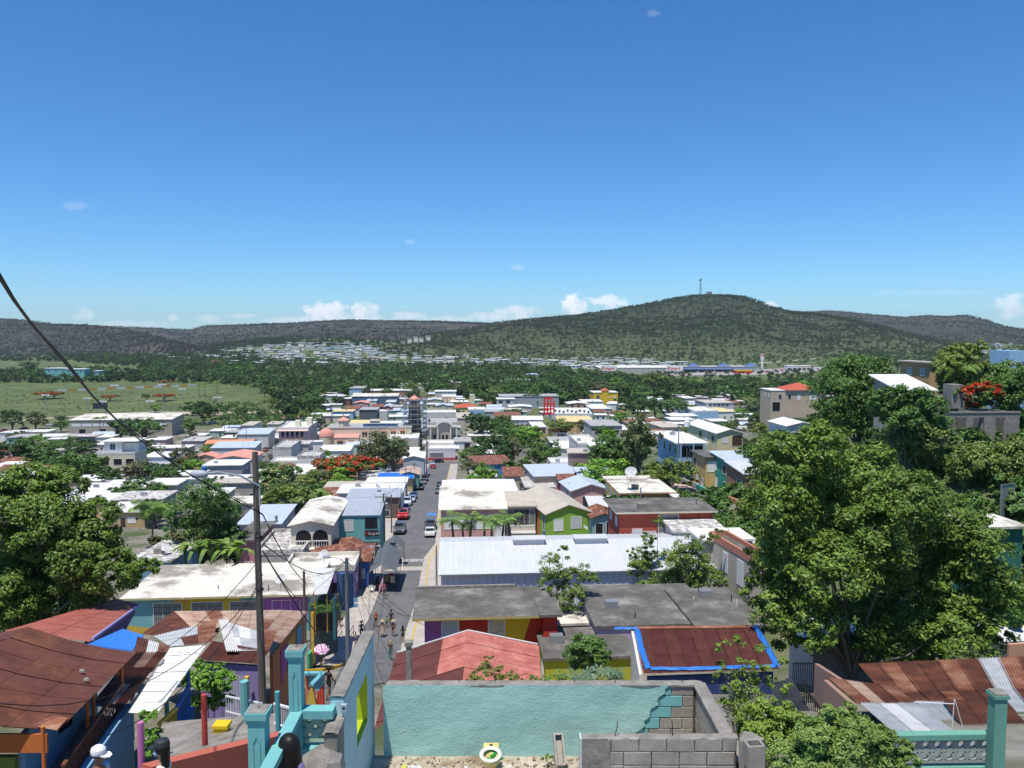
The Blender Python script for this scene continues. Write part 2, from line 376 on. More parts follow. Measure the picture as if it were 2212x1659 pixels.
HL1=hill('hills','dark dry hills at the left edge of the valley',[(-700,705),(-500,690),(-300,698),(-120,686),(0,689),(60,692),(125,701),(190,702),(260,710),(320,722),(380,740),(440,752),(500,765)],[(-700,1500),(0,1650),(500,1500)],[(-700,2600),(0,2600),(500,1700)],HGREY,16,jag=.8)
HL2=hill('hills','long grey ridge closing the valley behind the suburb',[(-400,700),(60,700),(160,702),(230,705),(330,708),(410,712),(450,703),(560,700),(640,697),(700,693),(760,691),(870,692),(960,694),(1020,697),(1100,700),(1300,710)],[(-400,2200),(1300,2000)],[(-400,4200),(500,4000),(1300,3800)],HGREY,34,pw=.8,jag=.8)
HL3=hill('hills','dark low knoll behind the white suburb',[(420,758),(450,748),(500,741),(560,733),(600,732),(640,738),(690,744),(730,752),(760,760)],[(420,1780),(760,1780)],[(420,1960),(760,1960)],HGREY,4,rows=14,back=200)
HM=hill('hills','broad green brown hill with the antenna on top',[(780,775),(830,752),(880,735),(930,722),(1000,712),(1070,698),(1150,689),(1250,681),(1330,669),(1400,656),(1450,646),(1500,638),(1560,637),(1600,641),(1625,650),(1650,661),(1700,673),(1760,677),(1830,690),(1900,705),(1960,722),(2050,742)],[(780,1500),(1000,1320),(1500,1300),(2050,1500)],[(780,1700),(1000,2200),(1400,2350),(1600,2300),(2050,2000)],HGREEN,30,jag=.8)
HR=hill('hills','dry hill range on the right beyond the road',[(1500,690),(1650,684),(1700,678),(1750,673),(1780,671),(1820,673),(1880,680),(1950,685),(2000,682),(2040,684),(2080,681),(2120,690),(2165,705),(2212,711),(2500,712),(2900,708)],[(1500,2300),(2900,2100)],[(1500,3600),(2212,3300),(2900,3300)],HGREY,26,jag=.8)
# ---------------------------------------------------------------- leaves and trees
def leaf_mesh(name,C,D,S,m,asp=.42,up=.6):
 n=len(C);r=NP.normal(size=(n,3))*.6;nv=D*.85+np.array([0,-.05,up+.1])+r;nv/=np.linalg.norm(nv,axis=1)[:,None]
 t=np.cross(nv,NP.normal(size=(n,3)));t/=np.linalg.norm(t,axis=1)[:,None]+1e-9;b=np.cross(nv,t)
 S=S[:,None];V=np.stack([C-t*S*.5,C+b*S*asp*.5,C+t*S*.5-nv*S*.12,C-b*S*asp*.5],1).reshape(-1,3)
 me=bpy.data.meshes.new(name);me.vertices.add(4*n);me.vertices.foreach_set('co',V.astype(np.float32).ravel())
 me.loops.add(4*n);me.loops.foreach_set('vertex_index',np.arange(4*n,dtype=np.int32));me.polygons.add(n);me.polygons.foreach_set('loop_start',np.arange(n,dtype=np.int32)*4)
 me.materials.append(m);me.update(calc_edges=True);return me
def crown_pts(lobes,n,sub=.3,flat=1.0,topb=.35,thick=.55):
 """leaves gathered in sprays over ellipsoidal lobes"""
 A=np.array([l[3]*l[3]for l in lobes]);A=A/A.sum();Cs,Ds=[],[]
 for l,a in zip(lobes,A):
  k=max(8,int(n*a));ns=max(5,int(k/(55 if n<30000 else 85)));d=NP.normal(size=(ns,3));d[:,2]+=topb;d/=np.linalg.norm(d,axis=1)[:,None]
  R=np.array([l[3],l[3]if len(l)<6 else l[5],l[3]*(l[4]if len(l)>4 else flat)]);rad=1-thick*NP.rand(ns)**2.2
  cc=np.array(l[:3])+d*R*rad[:,None];idx=NP.randint(0,ns,k);off=NP.normal(size=(k,3))*.5;q=np.linalg.norm(off,axis=1)[:,None];off*=np.minimum(1,1.0/np.maximum(q,.01))
  sr=sub*l[3]*(.6+.8*NP.rand(ns))[idx][:,None]
  Cs.append(cc[idx]+off*sr*np.array([1,1,.7]));dd=d[idx]*.8+off*.7;Ds.append(dd)
 return np.concatenate(Cs),np.concatenate(Ds)
LM={'mango':leafmat('leaf_mango',(0.072,0.150,0.020),(0.270,0.390,0.055)),'olive':leafmat('leaf_olive',(0.101,0.170,0.028),(0.337,0.411,0.087)),'dark':leafmat('leaf_dark',(0.032,0.087,0.020),(0.101,0.193,0.039)),'mid':leafmat('leaf_mid',(0.063,0.149,0.028),(0.157,0.277,0.054)),'bright':leafmat('leaf_bright',(0.113,0.277,0.028),(0.337,0.580,0.067)),'grey':leafmat('leaf_grey',(0.095,0.126,0.050),(0.247,0.277,0.106)),'flame':leafmat('leaf_flame',(0.067,0.145,0.023),(0.157,0.266,0.039),flower=(0.520,0.055,0.012),fl=.5),'flower':leafmat('leaf_cream_flower',(0.113,0.193,0.039),(0.269,0.386,0.097),flower=(0.420,0.380,0.180),fl=.55),'palm':leafmat('leaf_palm',(0.078,0.170,0.031),(0.269,0.411,0.077)),'brown':leafmat('leaf_brown',(0.078,0.109,0.035),(0.224,0.206,0.077))}
def limbs(mb,base,r0,tips,h1,rs=None):
 base=Vector(base);fork=base+Vector((RN.uniform(-.1,.1)*h1,RN.uniform(-.1,.1)*h1,h1))
 mb.tube([base-Vector((0,0,.6)),base+Vector((0,0,.15*h1)),base.lerp(fork,.6)+Vector((RN.uniform(-.3,.3)*r0,0,0)),fork],[r0*1.35,r0*1.05,r0*.9,r0*.75],9)
 for t in tips:
  t=Vector(t);mid=fork.lerp(t,.5)+Vector((RN.uniform(-.1,.1),RN.uniform(-.1,.1),RN.uniform(-.05,.12)))*(t-fork).length
  mb.tube([fork-Vector((0,0,.2)),fork.lerp(mid,.5)+Vector((0,0,.04*(t-fork).length)),mid,t],[r0*.5,r0*.33,r0*.2,r0*.05],6,cap=False)
def tree_px(name,label,d,base,lobes,leaf,n,m,r0=.35,dy=1.0,sub=.3,flat=.85,group=None,cat='tree',fork=.35,up=.6,zb=None):
 """tree whose lobes are given as picture positions (u, v, radius px[, depth offset m]) at distance d"""
 Ls=[]
 for l in lobes:
  p=P(l[0],l[1],d);r=l[2]*d/F;off=(l[3]if len(l)>3 else RN.uniform(-.8,.8)*r)*dy;q=P(l[0],l[1],d+off);r*=q.y/d;Ls.append((q.x,q.y,q.z,r,flat))
 b=P(base[0],base[1],d);b.z=H(b.x,d)if zb is None else zb
 T=thing(name,label,cat,b,0,group)
 C,D=crown_pts(Ls,n,sub);C=C-np.array(b);me=leaf_mesh('crown',C,D,leaf*(.65+.7*NP.rand(len(C))),m,up=up);put('crown',me,T)
 mb=MB();lo=min(l[2]-l[3]*.5 for l in Ls)-b.z;limbs(mb,(0,0,0),r0,[(l[0]-b.x,l[1]-b.y,l[2]-b.z+.1*l[3])for l in Ls],max(.15*(lo+.2),lo*fork+min(.6,.1*lo)));mb.build('trunk',BARK,T)
 return T
PROTO={}
def proto_tree(key,m,lobes,n,leaf,r0=.035,sub=.3,flat=.85,fork=.6,up=.6):
 """unit-height trees (about 1 high), shared by copies"""
 C,D=crown_pts(lobes,n,sub,flat);me=leaf_mesh('crown',C,D,leaf*(.6+.8*NP.rand(len(C))),m,asp=.6,up=up)
 mb=MB();limbs(mb,(0,0,0),r0,[(l[0],l[1],l[2])for l in lobes],.3);PROTO[key]=(me,mb.mesh('trunk',BARK))
def blob(n,R=.42,zc=.54,s=0):
 r=random.Random(s);o=[(0,0,zc,R*.75,.8)]
 for i in range(n):
  a=i*2.4+r.random();q=R*(.55+.35*r.random());o.append((math.cos(a)*q,math.sin(a)*q,zc+r.uniform(-.30,.2),R*r.uniform(.32,.52),.8))
 return o
VAR={'mid':'mid','dark':'dark','olive':'olive','bright':'bright','grey':'grey','mango':'mango','flower':'flower','brown':'brown'}
for i,(k,mk)in enumerate(VAR.items()):
 proto_tree(k+'1',LM[mk],blob(9,.46,.60,i),5200,.05);proto_tree(k+'2',LM[mk],blob(7,.36,.62,i+20),4200,.05,fork=.9)
proto_tree('flame1',LM['flame'],[(math.cos(i*1.3)*.5*(i%2+.3),math.sin(i*1.3)*.5,.72+.05*math.sin(i*2),.38,.35)for i in range(10)],8000,.075)
LM['scrub']=leafmat('leaf_scrub',(.085,.125,.046),(.170,.195,.085),big=.012,spec=.1);LM['scrubg']=leafmat('leaf_scrub_grey',(.095,.095,.070),(.165,.150,.115),big=.012,spec=.1);LM['wood']=leafmat('leaf_wood',(.040,.085,.022),(.105,.165,.048),big=.02,spec=.2)
for k,mk in(('far1','wood'),('far2','mid'),('far3','mid'),('hs1','scrub'),('hs2','scrubg')):
 proto_tree(k,LM[mk],blob(6,.44,.55,len(mk)+len(k)),520,.15,r0=.03,up=2.2 if k[0]=='h' else .8)
def tree(key,u,v,hpx,label,group=None,name='tree',wid=1.0,p=None,d=None,cat='tree',sink=0):
 if p is None:p=G(u,v)if d is None else None
 if p is None:p=P(u,v,d);p.z=min(p.z,H(p.x,p.y))if sink==0 else p.z
 p=Vector((p.x,p.y,p.z));hgt=hpx*p.y/F
 T=thing(name,label,cat,p,RN.uniform(0,6.28),group);T.scale=(hgt*wid,hgt*wid,hgt)
 put('crown',PROTO[key][0],T);put('trunk',PROTO[key][1],T);return T
 # palms
def frond_mesh(Lf=1.0,droop=.5,n=22,w=.28):
 mb=MB();pts=[]
 for i in range(9):
  t=i/8;pts.append(Vector((Lf*math.sin(t*1.25)/math.sin(1.25)*.98,0,.32*Lf*math.sin(t*2.2)-droop*Lf*t*t*1.1)))
 mb.tube(pts,[.012*Lf*(1-.8*i/8)for i in range(9)],4,cap=False)
 for i in range(n):
  t=.1+.88*i/(n-1);k=t*8;a=pts[int(min(k,7))].lerp(pts[int(min(k,7))+1],k-int(min(k,7)));ln=w*Lf*math.sin(math.pi*min(1,.15+t*.85))**.6
  for s in(-1,1):
   tip=a+Vector((ln*.55,s*ln,-ln*.45));mb.poly([a-Vector((.018*Lf,0,0)),a+Vector((.022*Lf,0,0)),tip+Vector((.01*Lf,0,0)),tip-Vector((.01*Lf,0,0))])
 return mb.mesh('frond',LM['palm'])
FROND=[frond_mesh(1,.35),frond_mesh(1,.75),frond_mesh(1,.1)]
def palm(u,v,hpx,label,group='palms standing above the roofs',fr=.36,p=None,nf=15,lean=.06,name='palm_tree',vt=None):
 p=p or G(u,v);h=hpx*p.y/F if vt is None else P(u,vt,p.y).z-p.z;T=thing(name,label,'palm tree',p,RN.uniform(0,6),group)
 mb=MB();top=Vector((lean*h,0,h));mb.tube([(0,0,-.4),(lean*h*.1,0,h*.35),(lean*h*.5,0,h*.7),top],[h*.03,h*.02,h*.017,h*.015],8);mb.build('trunk',BARK,T)
 for i in range(nf):
  me=FROND[(0,1,2,1,0)[i%5]];s=fr*h*RN.uniform(.85,1.1)
  put('frond',me,T,top,(RN.uniform(-.2,.2),RN.uniform(-.35,.25),i*2.4+RN.uniform(-.2,.2)),(s,s,s))
 return T
 # woods: instanced masses (nobody could count them)
def wood(name,label,pts,key,kind='stuff'):
 """pts: array (x, y, z, height)"""
 me=bpy.data.meshes.new(name+'_points');me.vertices.add(len(pts));me.vertices.foreach_set('co',np.array([q[:3]for q in pts],np.float32).ravel())
 a=me.attributes.new('tree_height','FLOAT','POINT');a.data.foreach_set('value',np.array([q[3]for q in pts],np.float32))
 a=me.attributes.new('turn','FLOAT','POINT');a.data.foreach_set('value',NP.rand(len(pts)).astype(np.float32)*6.28);me.update()
 o=bpy.data.objects.new(name,me);col.objects.link(o)
 po=bpy.data.objects.new(name+'_crown',PROTO[key][0])
 g=bpy.data.node_groups.new(name,'GeometryNodeTree');g.interface.new_socket('Geometry',in_out='INPUT',socket_type='NodeSocketGeometry');g.interface.new_socket('Geometry',in_out='OUTPUT',socket_type='NodeSocketGeometry')
 gi=N(g,'NodeGroupInput');go=N(g,'NodeGroupOutput');ip=N(g,'GeometryNodeInstanceOnPoints');oi=N(g,'GeometryNodeObjectInfo');oi.inputs[0].default_value=po
 na=N(g,'GeometryNodeInputNamedAttribute',data_type='FLOAT');na.inputs[0].default_value='tree_height';nb=N(g,'GeometryNodeInputNamedAttribute',data_type='FLOAT');nb.inputs[0].default_value='turn'
 cx=N(g,'ShaderNodeCombineXYZ');L(g,nb.outputs[0],cx.inputs[2])
 L(g,gi.outputs[0],ip.inputs['Points']);L(g,oi.outputs['Geometry'],ip.inputs['Instance']);L(g,na.outputs[0],ip.inputs['Scale']);L(g,cx.outputs[0],ip.inputs['Rotation']);L(g,ip.outputs[0],go.inputs[0])
 md=o.modifiers.new('trees','NODES');md.node_group=g
 return tag(o,label,kind=kind)
 # ---------------------------------------------------------------- houses
ROT=math.atan(.073)
def solve(u,v,h):
 """distance along the ray (u, v) at which the point stands h above the ground"""
 d=60.0
 while d<3000:
  p=P(u,v,d)
  if p.z-H(p.x,p.y)<=h:return d
  d*=1.004
 return d
def back_d(v,z):
 b=(CY-v)/F;k=(-SP+b*CP)/(CP+b*SP);return(z-CZ)/k
LOUV=None
def slats(mb,x0,x1,z0,z1,y,pitch=.11,m=0):
 z=z0+.03
 while z+pitch*.6<z1:
  mb.poly([(x0,y-.035,z),(x1,y-.035,z),(x1,y,z+pitch*.75),(x0,y,z+pitch*.75)],m);z+=pitch
def window(T,x,z,w,h,kind='louver',y=0,side=None,W=0,frame=None,detail=True):
 """a window on the front (side None), or on the left/right wall"""
 fr=MB();fr.box(x-.06,y-.05,z-.06,x+w+.06,y-.003,z);fr.box(x-.06,y-.05,z+h,x+w+.06,y-.003,z+h+.06)
 fr.box(x-.06,y-.05,z,x,y-.003,z+h);fr.box(x+w,y-.05,z,x+w+.06,y-.003,z+h)
 if kind=='grille' or kind=='dark':
  n=max(1,int(w/.7))
  for i in range(1,n):fr.box(x+w*i/n-.02,y-.045,z,x+w*i/n+.02,y-.02,z+h)
 rot=(0,0,0);loc=(0,0,0)
 if side=='L':rot=(0,0,-math.pi/2)
 if side=='R':rot=(0,0,math.pi/2);loc=(W,0,0)
 nm={'door':'door','garage':'garage_door'}.get(kind,'window')
 f=fr.build(nm,frame or WHITE,T);f.location=loc;f.rotation_euler=rot
 def sub(mb,n,m):
  o=mb.build(n,m,f);return o
 if kind=='louver':b=MB();b.box(x,y-.012,z,x+w,y-.004,z+h);sub(b,'pane',DARK);s=MB();slats(s,x,x+w,z,z+h,y-.013,.12 if h>.8 else .1);sub(s,'louver',plain('aluminium_louver',(.62,.63,.62),.5))
 elif kind in('white','garage'):b=MB();b.box(x,y-.03,z,x+w,y-.004,z+h);[b.box(x,y-.04,z+h*i/5,x+w,y-.03,z+h*i/5+.03)for i in range(1,5)];sub(b,'shutter',WHITE)
 elif kind=='door':b=MB();b.box(x,y-.03,z,x+w,y-.004,z+h);[b.box(x+w*.2,y-.04,z+h*q,x+w*.8,y-.03,z+h*q+h*.3)for q in(.1,.55)];sub(b,'door_leaf',plain('brown_door',(.09,.05,.035)))
 elif kind=='whitedoor':b=MB();b.box(x,y-.03,z,x+w,y-.004,z+h);sub(b,'door_leaf',WHITE)
 elif kind=='grille':
  b=MB();b.box(x,y-.012,z,x+w,y-.004,z+h);sub(b,'pane',plain('pale_blind',(.38,.39,.38)));s=MB();q=x+.1
  while q<x+w:s.box(q,y-.075,z,q+.03,y-.055,z+h);q+=.16
  for r in range(4):s.box(x,y-.08,z+h*(r+.3)/4,x+w,y-.076,z+h*(r+.3)/4+.03)
  sub(s,'iron_grille',IRON)
 else:b=MB();b.box(x,y-.012,z,x+w,y-.004,z+h);sub(b,'pane',GLASS if kind=='dark' else DARK)
 return f
def house(key,x1,x2,yb,ye,roof,rmat,wall,label,h=3.2,wins=None,y2=None,rise=.9,over=.35,rot=ROT,Lm=None,dirt=.35,name='house',cat='house',group=None,sidew=None,d=None,fascia=None,storeys=1,off=None,minL=4,base=None,wmat=None,parts=None):
 u1,ve=Z(key,x1,ye);u2,_=Z(key,x2,ye);_,vb=Z(key,x1,yb);uc=(u1+u2)/2
 if d is None:d=solve(uc,ve,h)
 pc=P(uc,ve,d);z=pc.z;Wd=(u2-u1)/F*(P(uc,ve,d)-Vector((0,0,CZ))).dot(Vector((0,CP,-SP)))/math.cos(rot)
 bd=back_d(vb,z+(rise if roof in('gx','hip','shed')and False else 0))if Lm is None else d+Lm
 Ln=Lm if Lm else min(max(minL,(bd-d)),45)
 if roof in('gx',)and Lm is None:Ln=min(max(minL,Ln),40)
 g=min(H(pc.x+a,pc.y+b)for a in(-Wd/2,Wd/2)for b in(0,Ln))-.5;Ln=max(minL*.7,Ln-over*1.5);T=thing(name,label,cat,(pc.x-Wd/2*math.cos(rot)-over*math.sin(rot),pc.y-Wd/2*math.sin(rot)+over*math.cos(rot),g),rot,group)
 hz=z-g;wm=wmat or paint(wall,dirt);o=over
 mb=MB();zt=hz-.18
 if roof=='gy':
  for yy in(0,Ln):mb.poly([(0,yy,0),(Wd,yy,0),(Wd,yy,zt),(Wd/2 if off is None else Wd*off,yy,zt+rise),(0,yy,zt)])
  mb.poly([(0,0,0),(0,0,zt),(0,Ln,zt),(0,Ln,0)]);mb.poly([(Wd,0,0),(Wd,Ln,0),(Wd,Ln,zt),(Wd,0,zt)])
 elif roof=='gx':
  for xx in(0,Wd):mb.poly([(xx,0,0),(xx,Ln,0),(xx,Ln,zt),(xx,Ln/2,zt+rise),(xx,0,zt)])
  mb.poly([(0,0,0),(Wd,0,0),(Wd,0,zt),(0,0,zt)]);mb.poly([(0,Ln,0),(Wd,Ln,0),(Wd,Ln,zt),(0,Ln,zt)])
 elif roof=='shed':
  for xx in(0,Wd):mb.poly([(xx,0,0),(xx,Ln,0),(xx,Ln,zt+rise),(xx,0,zt)])
  mb.poly([(0,0,0),(Wd,0,0),(Wd,0,zt),(0,0,zt)]);mb.poly([(0,Ln,0),(Wd,Ln,0),(Wd,Ln,zt+rise),(0,Ln,zt+rise)])
 else:mb.box(0,0,0,Wd,Ln,zt,skip='tb')
 mb.build('wall',wm,T)
 r=MB();rm=roofmat(rmat);fm=paint(fascia,.2)if fascia else rm;t=.12
 if roof=='flat':r.slab([(-o,-o,hz),(Wd+o,-o,hz),(Wd+o,Ln+o,hz),(-o,Ln+o,hz)],.2,0,1)
 elif roof=='par':
  r.slab([(0.02,0.02,hz-.05),(Wd-.02,.02,hz-.05),(Wd-.02,Ln-.02,hz-.05),(.02,Ln-.02,hz-.05)],.2)
  for a in((-.05,-.05,Wd+.05,.15),(-.05,Ln-.15,Wd+.05,Ln+.05),(-.05,.15,.15,Ln-.15),(Wd-.15,.15,Wd+.05,Ln-.15)):r.box(a[0],a[1],hz-.3,a[2],a[3],hz+.4,1)
 elif roof=='gy':
  a=Wd/2 if off is None else Wd*off;e=rise/a*o;e2=rise/(Wd-a)*o
  r.slab([(-o,-o,hz-.18-e+t),(a,-o,hz-.18+rise+t),(a,Ln+o,hz-.18+rise+t),(-o,Ln+o,hz-.18-e+t)],t,0,1)
  r.slab([(a+.002,-o,hz-.18+rise+t),(Wd+o,-o,hz-.18-e2+t),(Wd+o,Ln+o,hz-.18-e2+t),(a+.002,Ln+o,hz-.18+rise+t)],t,0,1)
 elif roof=='gx':
  a=Ln/2;e=rise/a*o
  r.slab([(-o,-o,hz-.18-e+t),(Wd+o,-o,hz-.18-e+t),(Wd+o,a,hz-.18+rise+t),(-o,a,hz-.18+rise+t)],t,0,1)
  r.slab([(-o,a+.002,hz-.18+rise+t),(Wd+o,a+.002,hz-.18+rise+t),(Wd+o,Ln+o,hz-.18-e+t),(-o,Ln+o,hz-.18-e+t)],t,0,1)
 elif roof=='shed':r.slab([(-o,-o,hz-.1),(Wd+o,-o,hz-.1),(Wd+o,Ln+o,hz-.1+rise*1.05),(-o,Ln+o,hz-.1+rise*1.05)],t,0,1)
 elif roof=='hip':
  q=min(Wd,Ln)/2*.98;A=[(-o,-o,hz-.1),(Wd+o,-o,hz-.1),(Wd+o,Ln+o,hz-.1),(-o,Ln+o,hz-.1)]
  R1,R2=((q,Ln/2,hz+rise),(Wd-q,Ln/2,hz+rise))if Wd>=Ln else((Wd/2,q,hz+rise),(Wd/2,Ln-q,hz+rise))
  if Wd>=Ln:r.poly([A[0],A[1],R2,R1]).poly([A[1],A[2],R2]).poly([A[2],A[3],R1,R2]).poly([A[3],A[0],R1])
  else:r.poly([A[0],A[1],R1]).poly([A[1],A[2],R2,R1]).poly([A[2],A[3],R2]).poly([A[3],A[0],R1,R2])
  r.slab([(x,y,z-.003)for x,y,z in A],.12,0,1)
 r.build('roof',[rm,fm],T)
 if roof in('flat','par')and Wd>4:
  for i in range(RN.randrange(1,4)):q=MB();q.tube([(0,0,-.1),(0,0,RN.uniform(.3,.7))],.05,6);q.build('vent_pipe',RN.choice((IRON,WHITE,STEEL)),T).location=(RN.uniform(.5,Wd-.5),RN.uniform(.5,Ln-.5),hz)
  if RN.random()<.4:q=MB();q.box(-.5,-.35,0,.5,.35,.65);q.build('rooftop_unit',STEEL if RN.random()<.6 else CONC,T).location=(RN.uniform(1,Wd-1),RN.uniform(.6,Ln-.6),hz-.04)
 if wins is None and hz-.5>2.2:
  k=max(1,int(Wd/3.2));wins=[((i+.5)/k-.055 if k>1 else .35,1.1,1.1,1.1,RN.choice(('louver','louver','white','dark')))for i in range(k)]
 for wv in(wins or[]):
  fx,z0,ww,hh,kd=wv[:5]
  if z0<0:zz=hz+z0
  else:zz=z0+.5
  if zz+hh<hz-.1:window(T,min(fx*Wd,Wd-ww-.1),zz,ww,hh,kd)
 side='L' if uc>1150 else('R' if uc<1060 else None)
 if sidew is None and hz>2.7 and side and Ln>5:
  sidew=[(q,1.3,1.0,1.0,'louver')for q in np.arange(1.2,min(Ln,14)-1.5,3.3)]
 if side and sidew:
  for(q,z0,ww,hh,kd)in sidew:
   zz=hz-2.0 if z0>0 else hz+z0
   if side=='R':window(T,q,zz,ww,hh,kd,side='R',W=Wd)
   else:window(T,-q-ww,zz,ww,hh,kd,side='L')
 T['dims']=(Wd,Ln,hz);return T
def dims(T):a=T['dims'];r=(a[0],a[1],a[2]);del T['dims'];return r
def balustrade(T,x0,x1,y,z,h=.9,step=.28,m=None,name='balustrade',rail=.09):
 """turned balusters, each a part; rail as its own part"""
 me=MB().lathe([(.04,0),(.065,.18*h),(.03,.45*h),(.03,.55*h),(.065,.8*h),(.04,.93*h)],n=6).mesh('baluster',m or WHITE)
 r=MB();r.box(x0,y-.07,z+h*.93,x1,y+.07,z+h*.93+rail);r.box(x0,y-.07,z-.08,x1,y+.07,z);r.build('rail',m or WHITE,T)
 n=max(1,int((x1-x0)/step))
 for i in range(n):put('baluster',me,T,(x0+(i+.5)*(x1-x0)/n,y,z))
def lettering(T,text,loc,size,m,rot=(math.pi/2,0,0),name='lettering',align='LEFT',ext=.01,bold=False):
 cu=bpy.data.curves.new(name,'FONT');cu.body=text;cu.size=size;cu.extrude=ext;cu.align_x=align
 if bold:cu.offset=size*.02
 o=bpy.data.objects.new(name,cu);col.objects.link(o);bpy.context.view_layer.update()
 me=bpy.data.meshes.new_from_object(o.evaluated_get(bpy.context.evaluated_depsgraph_get()));bpy.data.objects.remove(o)
 me.materials.clear();me.materials.append(m);q=put(name,me,T,loc,rot);return q
W=(.74,.73,.69);CR=(.66,.60,.46);GY=(.42,.42,.40);PK=(.55,.36,.34);TL=(.16,.42,.40);BL=(.14,.33,.56);TN=(.46,.37,.28);LV=(.44,.36,.48);OC=(.55,.36,.12);GR=(.26,.46,.06);RD=(.42,.07,.045);BG=(.48,.43,.35);YL=(.72,.46,.03);LB=(.30,.48,.66);GN=(.05,.30,.24);TC=(.42,.17,.10);SL=(.10,.115,.13)
def ww(n,k='louver',z=-2.0,w=1.0,h=1.0):return[((i+.5)/n-.5*w/14,z,w,h,k)for i in range(n)]
HS={}
def hh(tag_,*a,**k):HS[tag_]=house(*a,**k);return HS[tag_]
# -- street, left side
T=hh('bar','F',948,1312,805,942,'shed','metal',TL,'two storey bar, teal above and white below, with a grey metal roof',h=6.3,rise=.5,Lm=9,over=.15,wins=[],sidew=[(1,-2,1,1,'dark')],storeys=2,name='bar_building',cat='bar')
Wd,Ln,hz=dims(T)
s=MB();s.box(-.03,-.06,0,Wd+.03,-.004,hz*.46);s.build('lower_wall',paint((.62,.60,.62)),T);s=MB();s.box(-.1,-.16,hz*.46,Wd+.1,-.06,hz*.46+.16);s.build('ledge',paint((.1,.12,.13)),T)
window(T,Wd*.18,hz-2.3,1.1,1.5,'louver');window(T,Wd*.65,hz-2.1,Wd*.3,1.6,'open',frame=paint(TL))
s=MB();s.box(Wd*.645,-.16,hz-3.0,Wd*.985,-.06,hz-2.3);q=s.build('sign',plain('sign_dark_maroon',(.055,.022,.024)),T)
lettering(T,'Sangrilla',(Wd*.73,-.165,hz-2.83),.47,plain('sign_lettering_cream',(.75,.72,.66)),name='sign_lettering')
s=MB();s.lathe([(.20,0),(.20,.04),(.14,.04),(.14,0)],n=14);lg=s.build('logo_ring',plain('logo_red',(.5,.05,.04)),T);lg.location=(Wd*.69,-.17,hz-2.63);lg.rotation_euler=(math.pi/2,0,0)
for(x,z,w2,h2,k)in((.03,1.3,.7,1.2,'grille'),(.44,.55,1.2,2.1,'open'),(.62,.9,.8,1.7,'white'),(.88,.9,.7,1.7,'dark')):window(T,Wd*x,z+.3,w2,h2,k,y=-.062)
s=MB();s.box(Wd*.2,-.08,1.3,Wd*.41,-.064,2.8);s.build('poster',WHITE,T);s=MB();s.lathe([(.5,0),(.5,.02),(.42,.02)],n=18);e=s.build('emblem',plain('emblem_grey',(.2,.2,.22)),T);e.location=(Wd*.305,-.085,2.05);e.rotation_euler=(math.pi/2,0,0)
s=MB();[s.box(Wd*(.58+.13*i),-.09,3.1-.28*j,Wd*(.69+.13*i),-.066,3.3-.28*j)for i in range(3)for j in range(2)];s.build('menu_board',plain('menu_black',(.03,.03,.035)),T)
T=hh('arch','F',540,885,850,1030,'gy','cream',(.70,.66,.52),'cream house with an arched porch and a low gabled roof',h=6.2,rise=.55,Lm=16,over=.4,wins=[],storeys=2)
Wd,Ln,hz=dims(T)
for i in range(2):
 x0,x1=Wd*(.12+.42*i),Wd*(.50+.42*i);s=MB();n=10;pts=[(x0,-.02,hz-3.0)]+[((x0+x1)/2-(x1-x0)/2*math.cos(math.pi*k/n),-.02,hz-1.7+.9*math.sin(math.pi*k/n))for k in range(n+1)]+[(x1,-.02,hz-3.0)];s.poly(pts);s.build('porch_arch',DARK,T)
 balustrade(T,x0,x1,-.1,hz-3.0,.8)
s=MB();s.box(0,-.9,hz-3.25,Wd,-.003,hz-3.08);s.build('balcony_slab',paint((.7,.66,.52)),T);window(T,Wd*.2,.8,1.2,1.8,'dark');window(T,Wd*.6,.9,1.6,1.0,'louver')
hh('mott','F',228,640,1085,1282,'par','mott',(.42,.40,.37),'low house with a mottled grey and white concrete roof in front of the arched porch',h=3.3)
hh('bluemet','F',88,440,870,1020,'shed','bluemetal',(.40,.36,.42),'mauve house with a pale blue metal roof behind the wooden pole',h=3.6,rise=.4)
hh('pinkl','F',60,232,1050,1165,'flat','conc',(.50,.22,.24),'pink house with shuttered side windows left of the wooden pole',h=4.4,Lm=10)
hh('rustred','F',700,1090,1180,1315,'gy','rust',(.12,.22,.45),'rusty roofed shack with blue walls next to the bar',h=2.9,rise=.55,Lm=8,off=.8)
hh('white6','F',955,1500,672,750,'flat','clean',W,'long white flat roofed house left of the street below the blue tarp',h=4.6)
hh('white6b','F',1200,1540,615,664,'flat','white',(.5,.5,.45),'white roofed house directly behind the long white roof',h=3.8)
hh('gmet','F',1043,1478,728,788,'shed','metal',(.16,.11,.09),'dark wooden house with a grey sheet metal roof',h=4.2,rise=.4)
hh('oldc','F',838,1150,652,705,'flat','beige',(.40,.37,.32),'old house with a brownish concrete roof among the bushes',h=3)
hh('tanr','F',1490,1655,528,590,'gy','tan',(.16,.34,.30),'small teal house with a tan roof by the street',h=4.2,rise=.7,Lm=9)
hh('bluetarp','F',1290,1600,583,630,'shed','metal',(.45,.38,.2),'house whose roof is covered by a bright blue tarp',h=3.4,rise=.3)
T=HS['bluetarp'];a,b,c=T['dims'];s=MB();s.slab([(.1,-.6,c+.06),(a+.2,-.6,c+.06),(a+.2,b*.8,c+.42),(.1,b*.8,c+.42)],.05);s.build('tarp',plain('blue_tarp',(.03,.17,.62),.35),T)
hh('gab2','F',1525,1700,397,450,'gy','clean',(.40,.45,.50),'grey blue two storey house with a white gabled roof',h=6,rise=.7,Lm=12)
hh('canopyw','F',1490,1650,355,388,'flat','clean',(.45,.38,.26),'low building with a white canopy left of the street',h=3.5)
hh('parw','F',1375,1650,240,285,'par','white',(.55,.50,.42),'cream building with a white stepped parapet beside the tower',h=6)
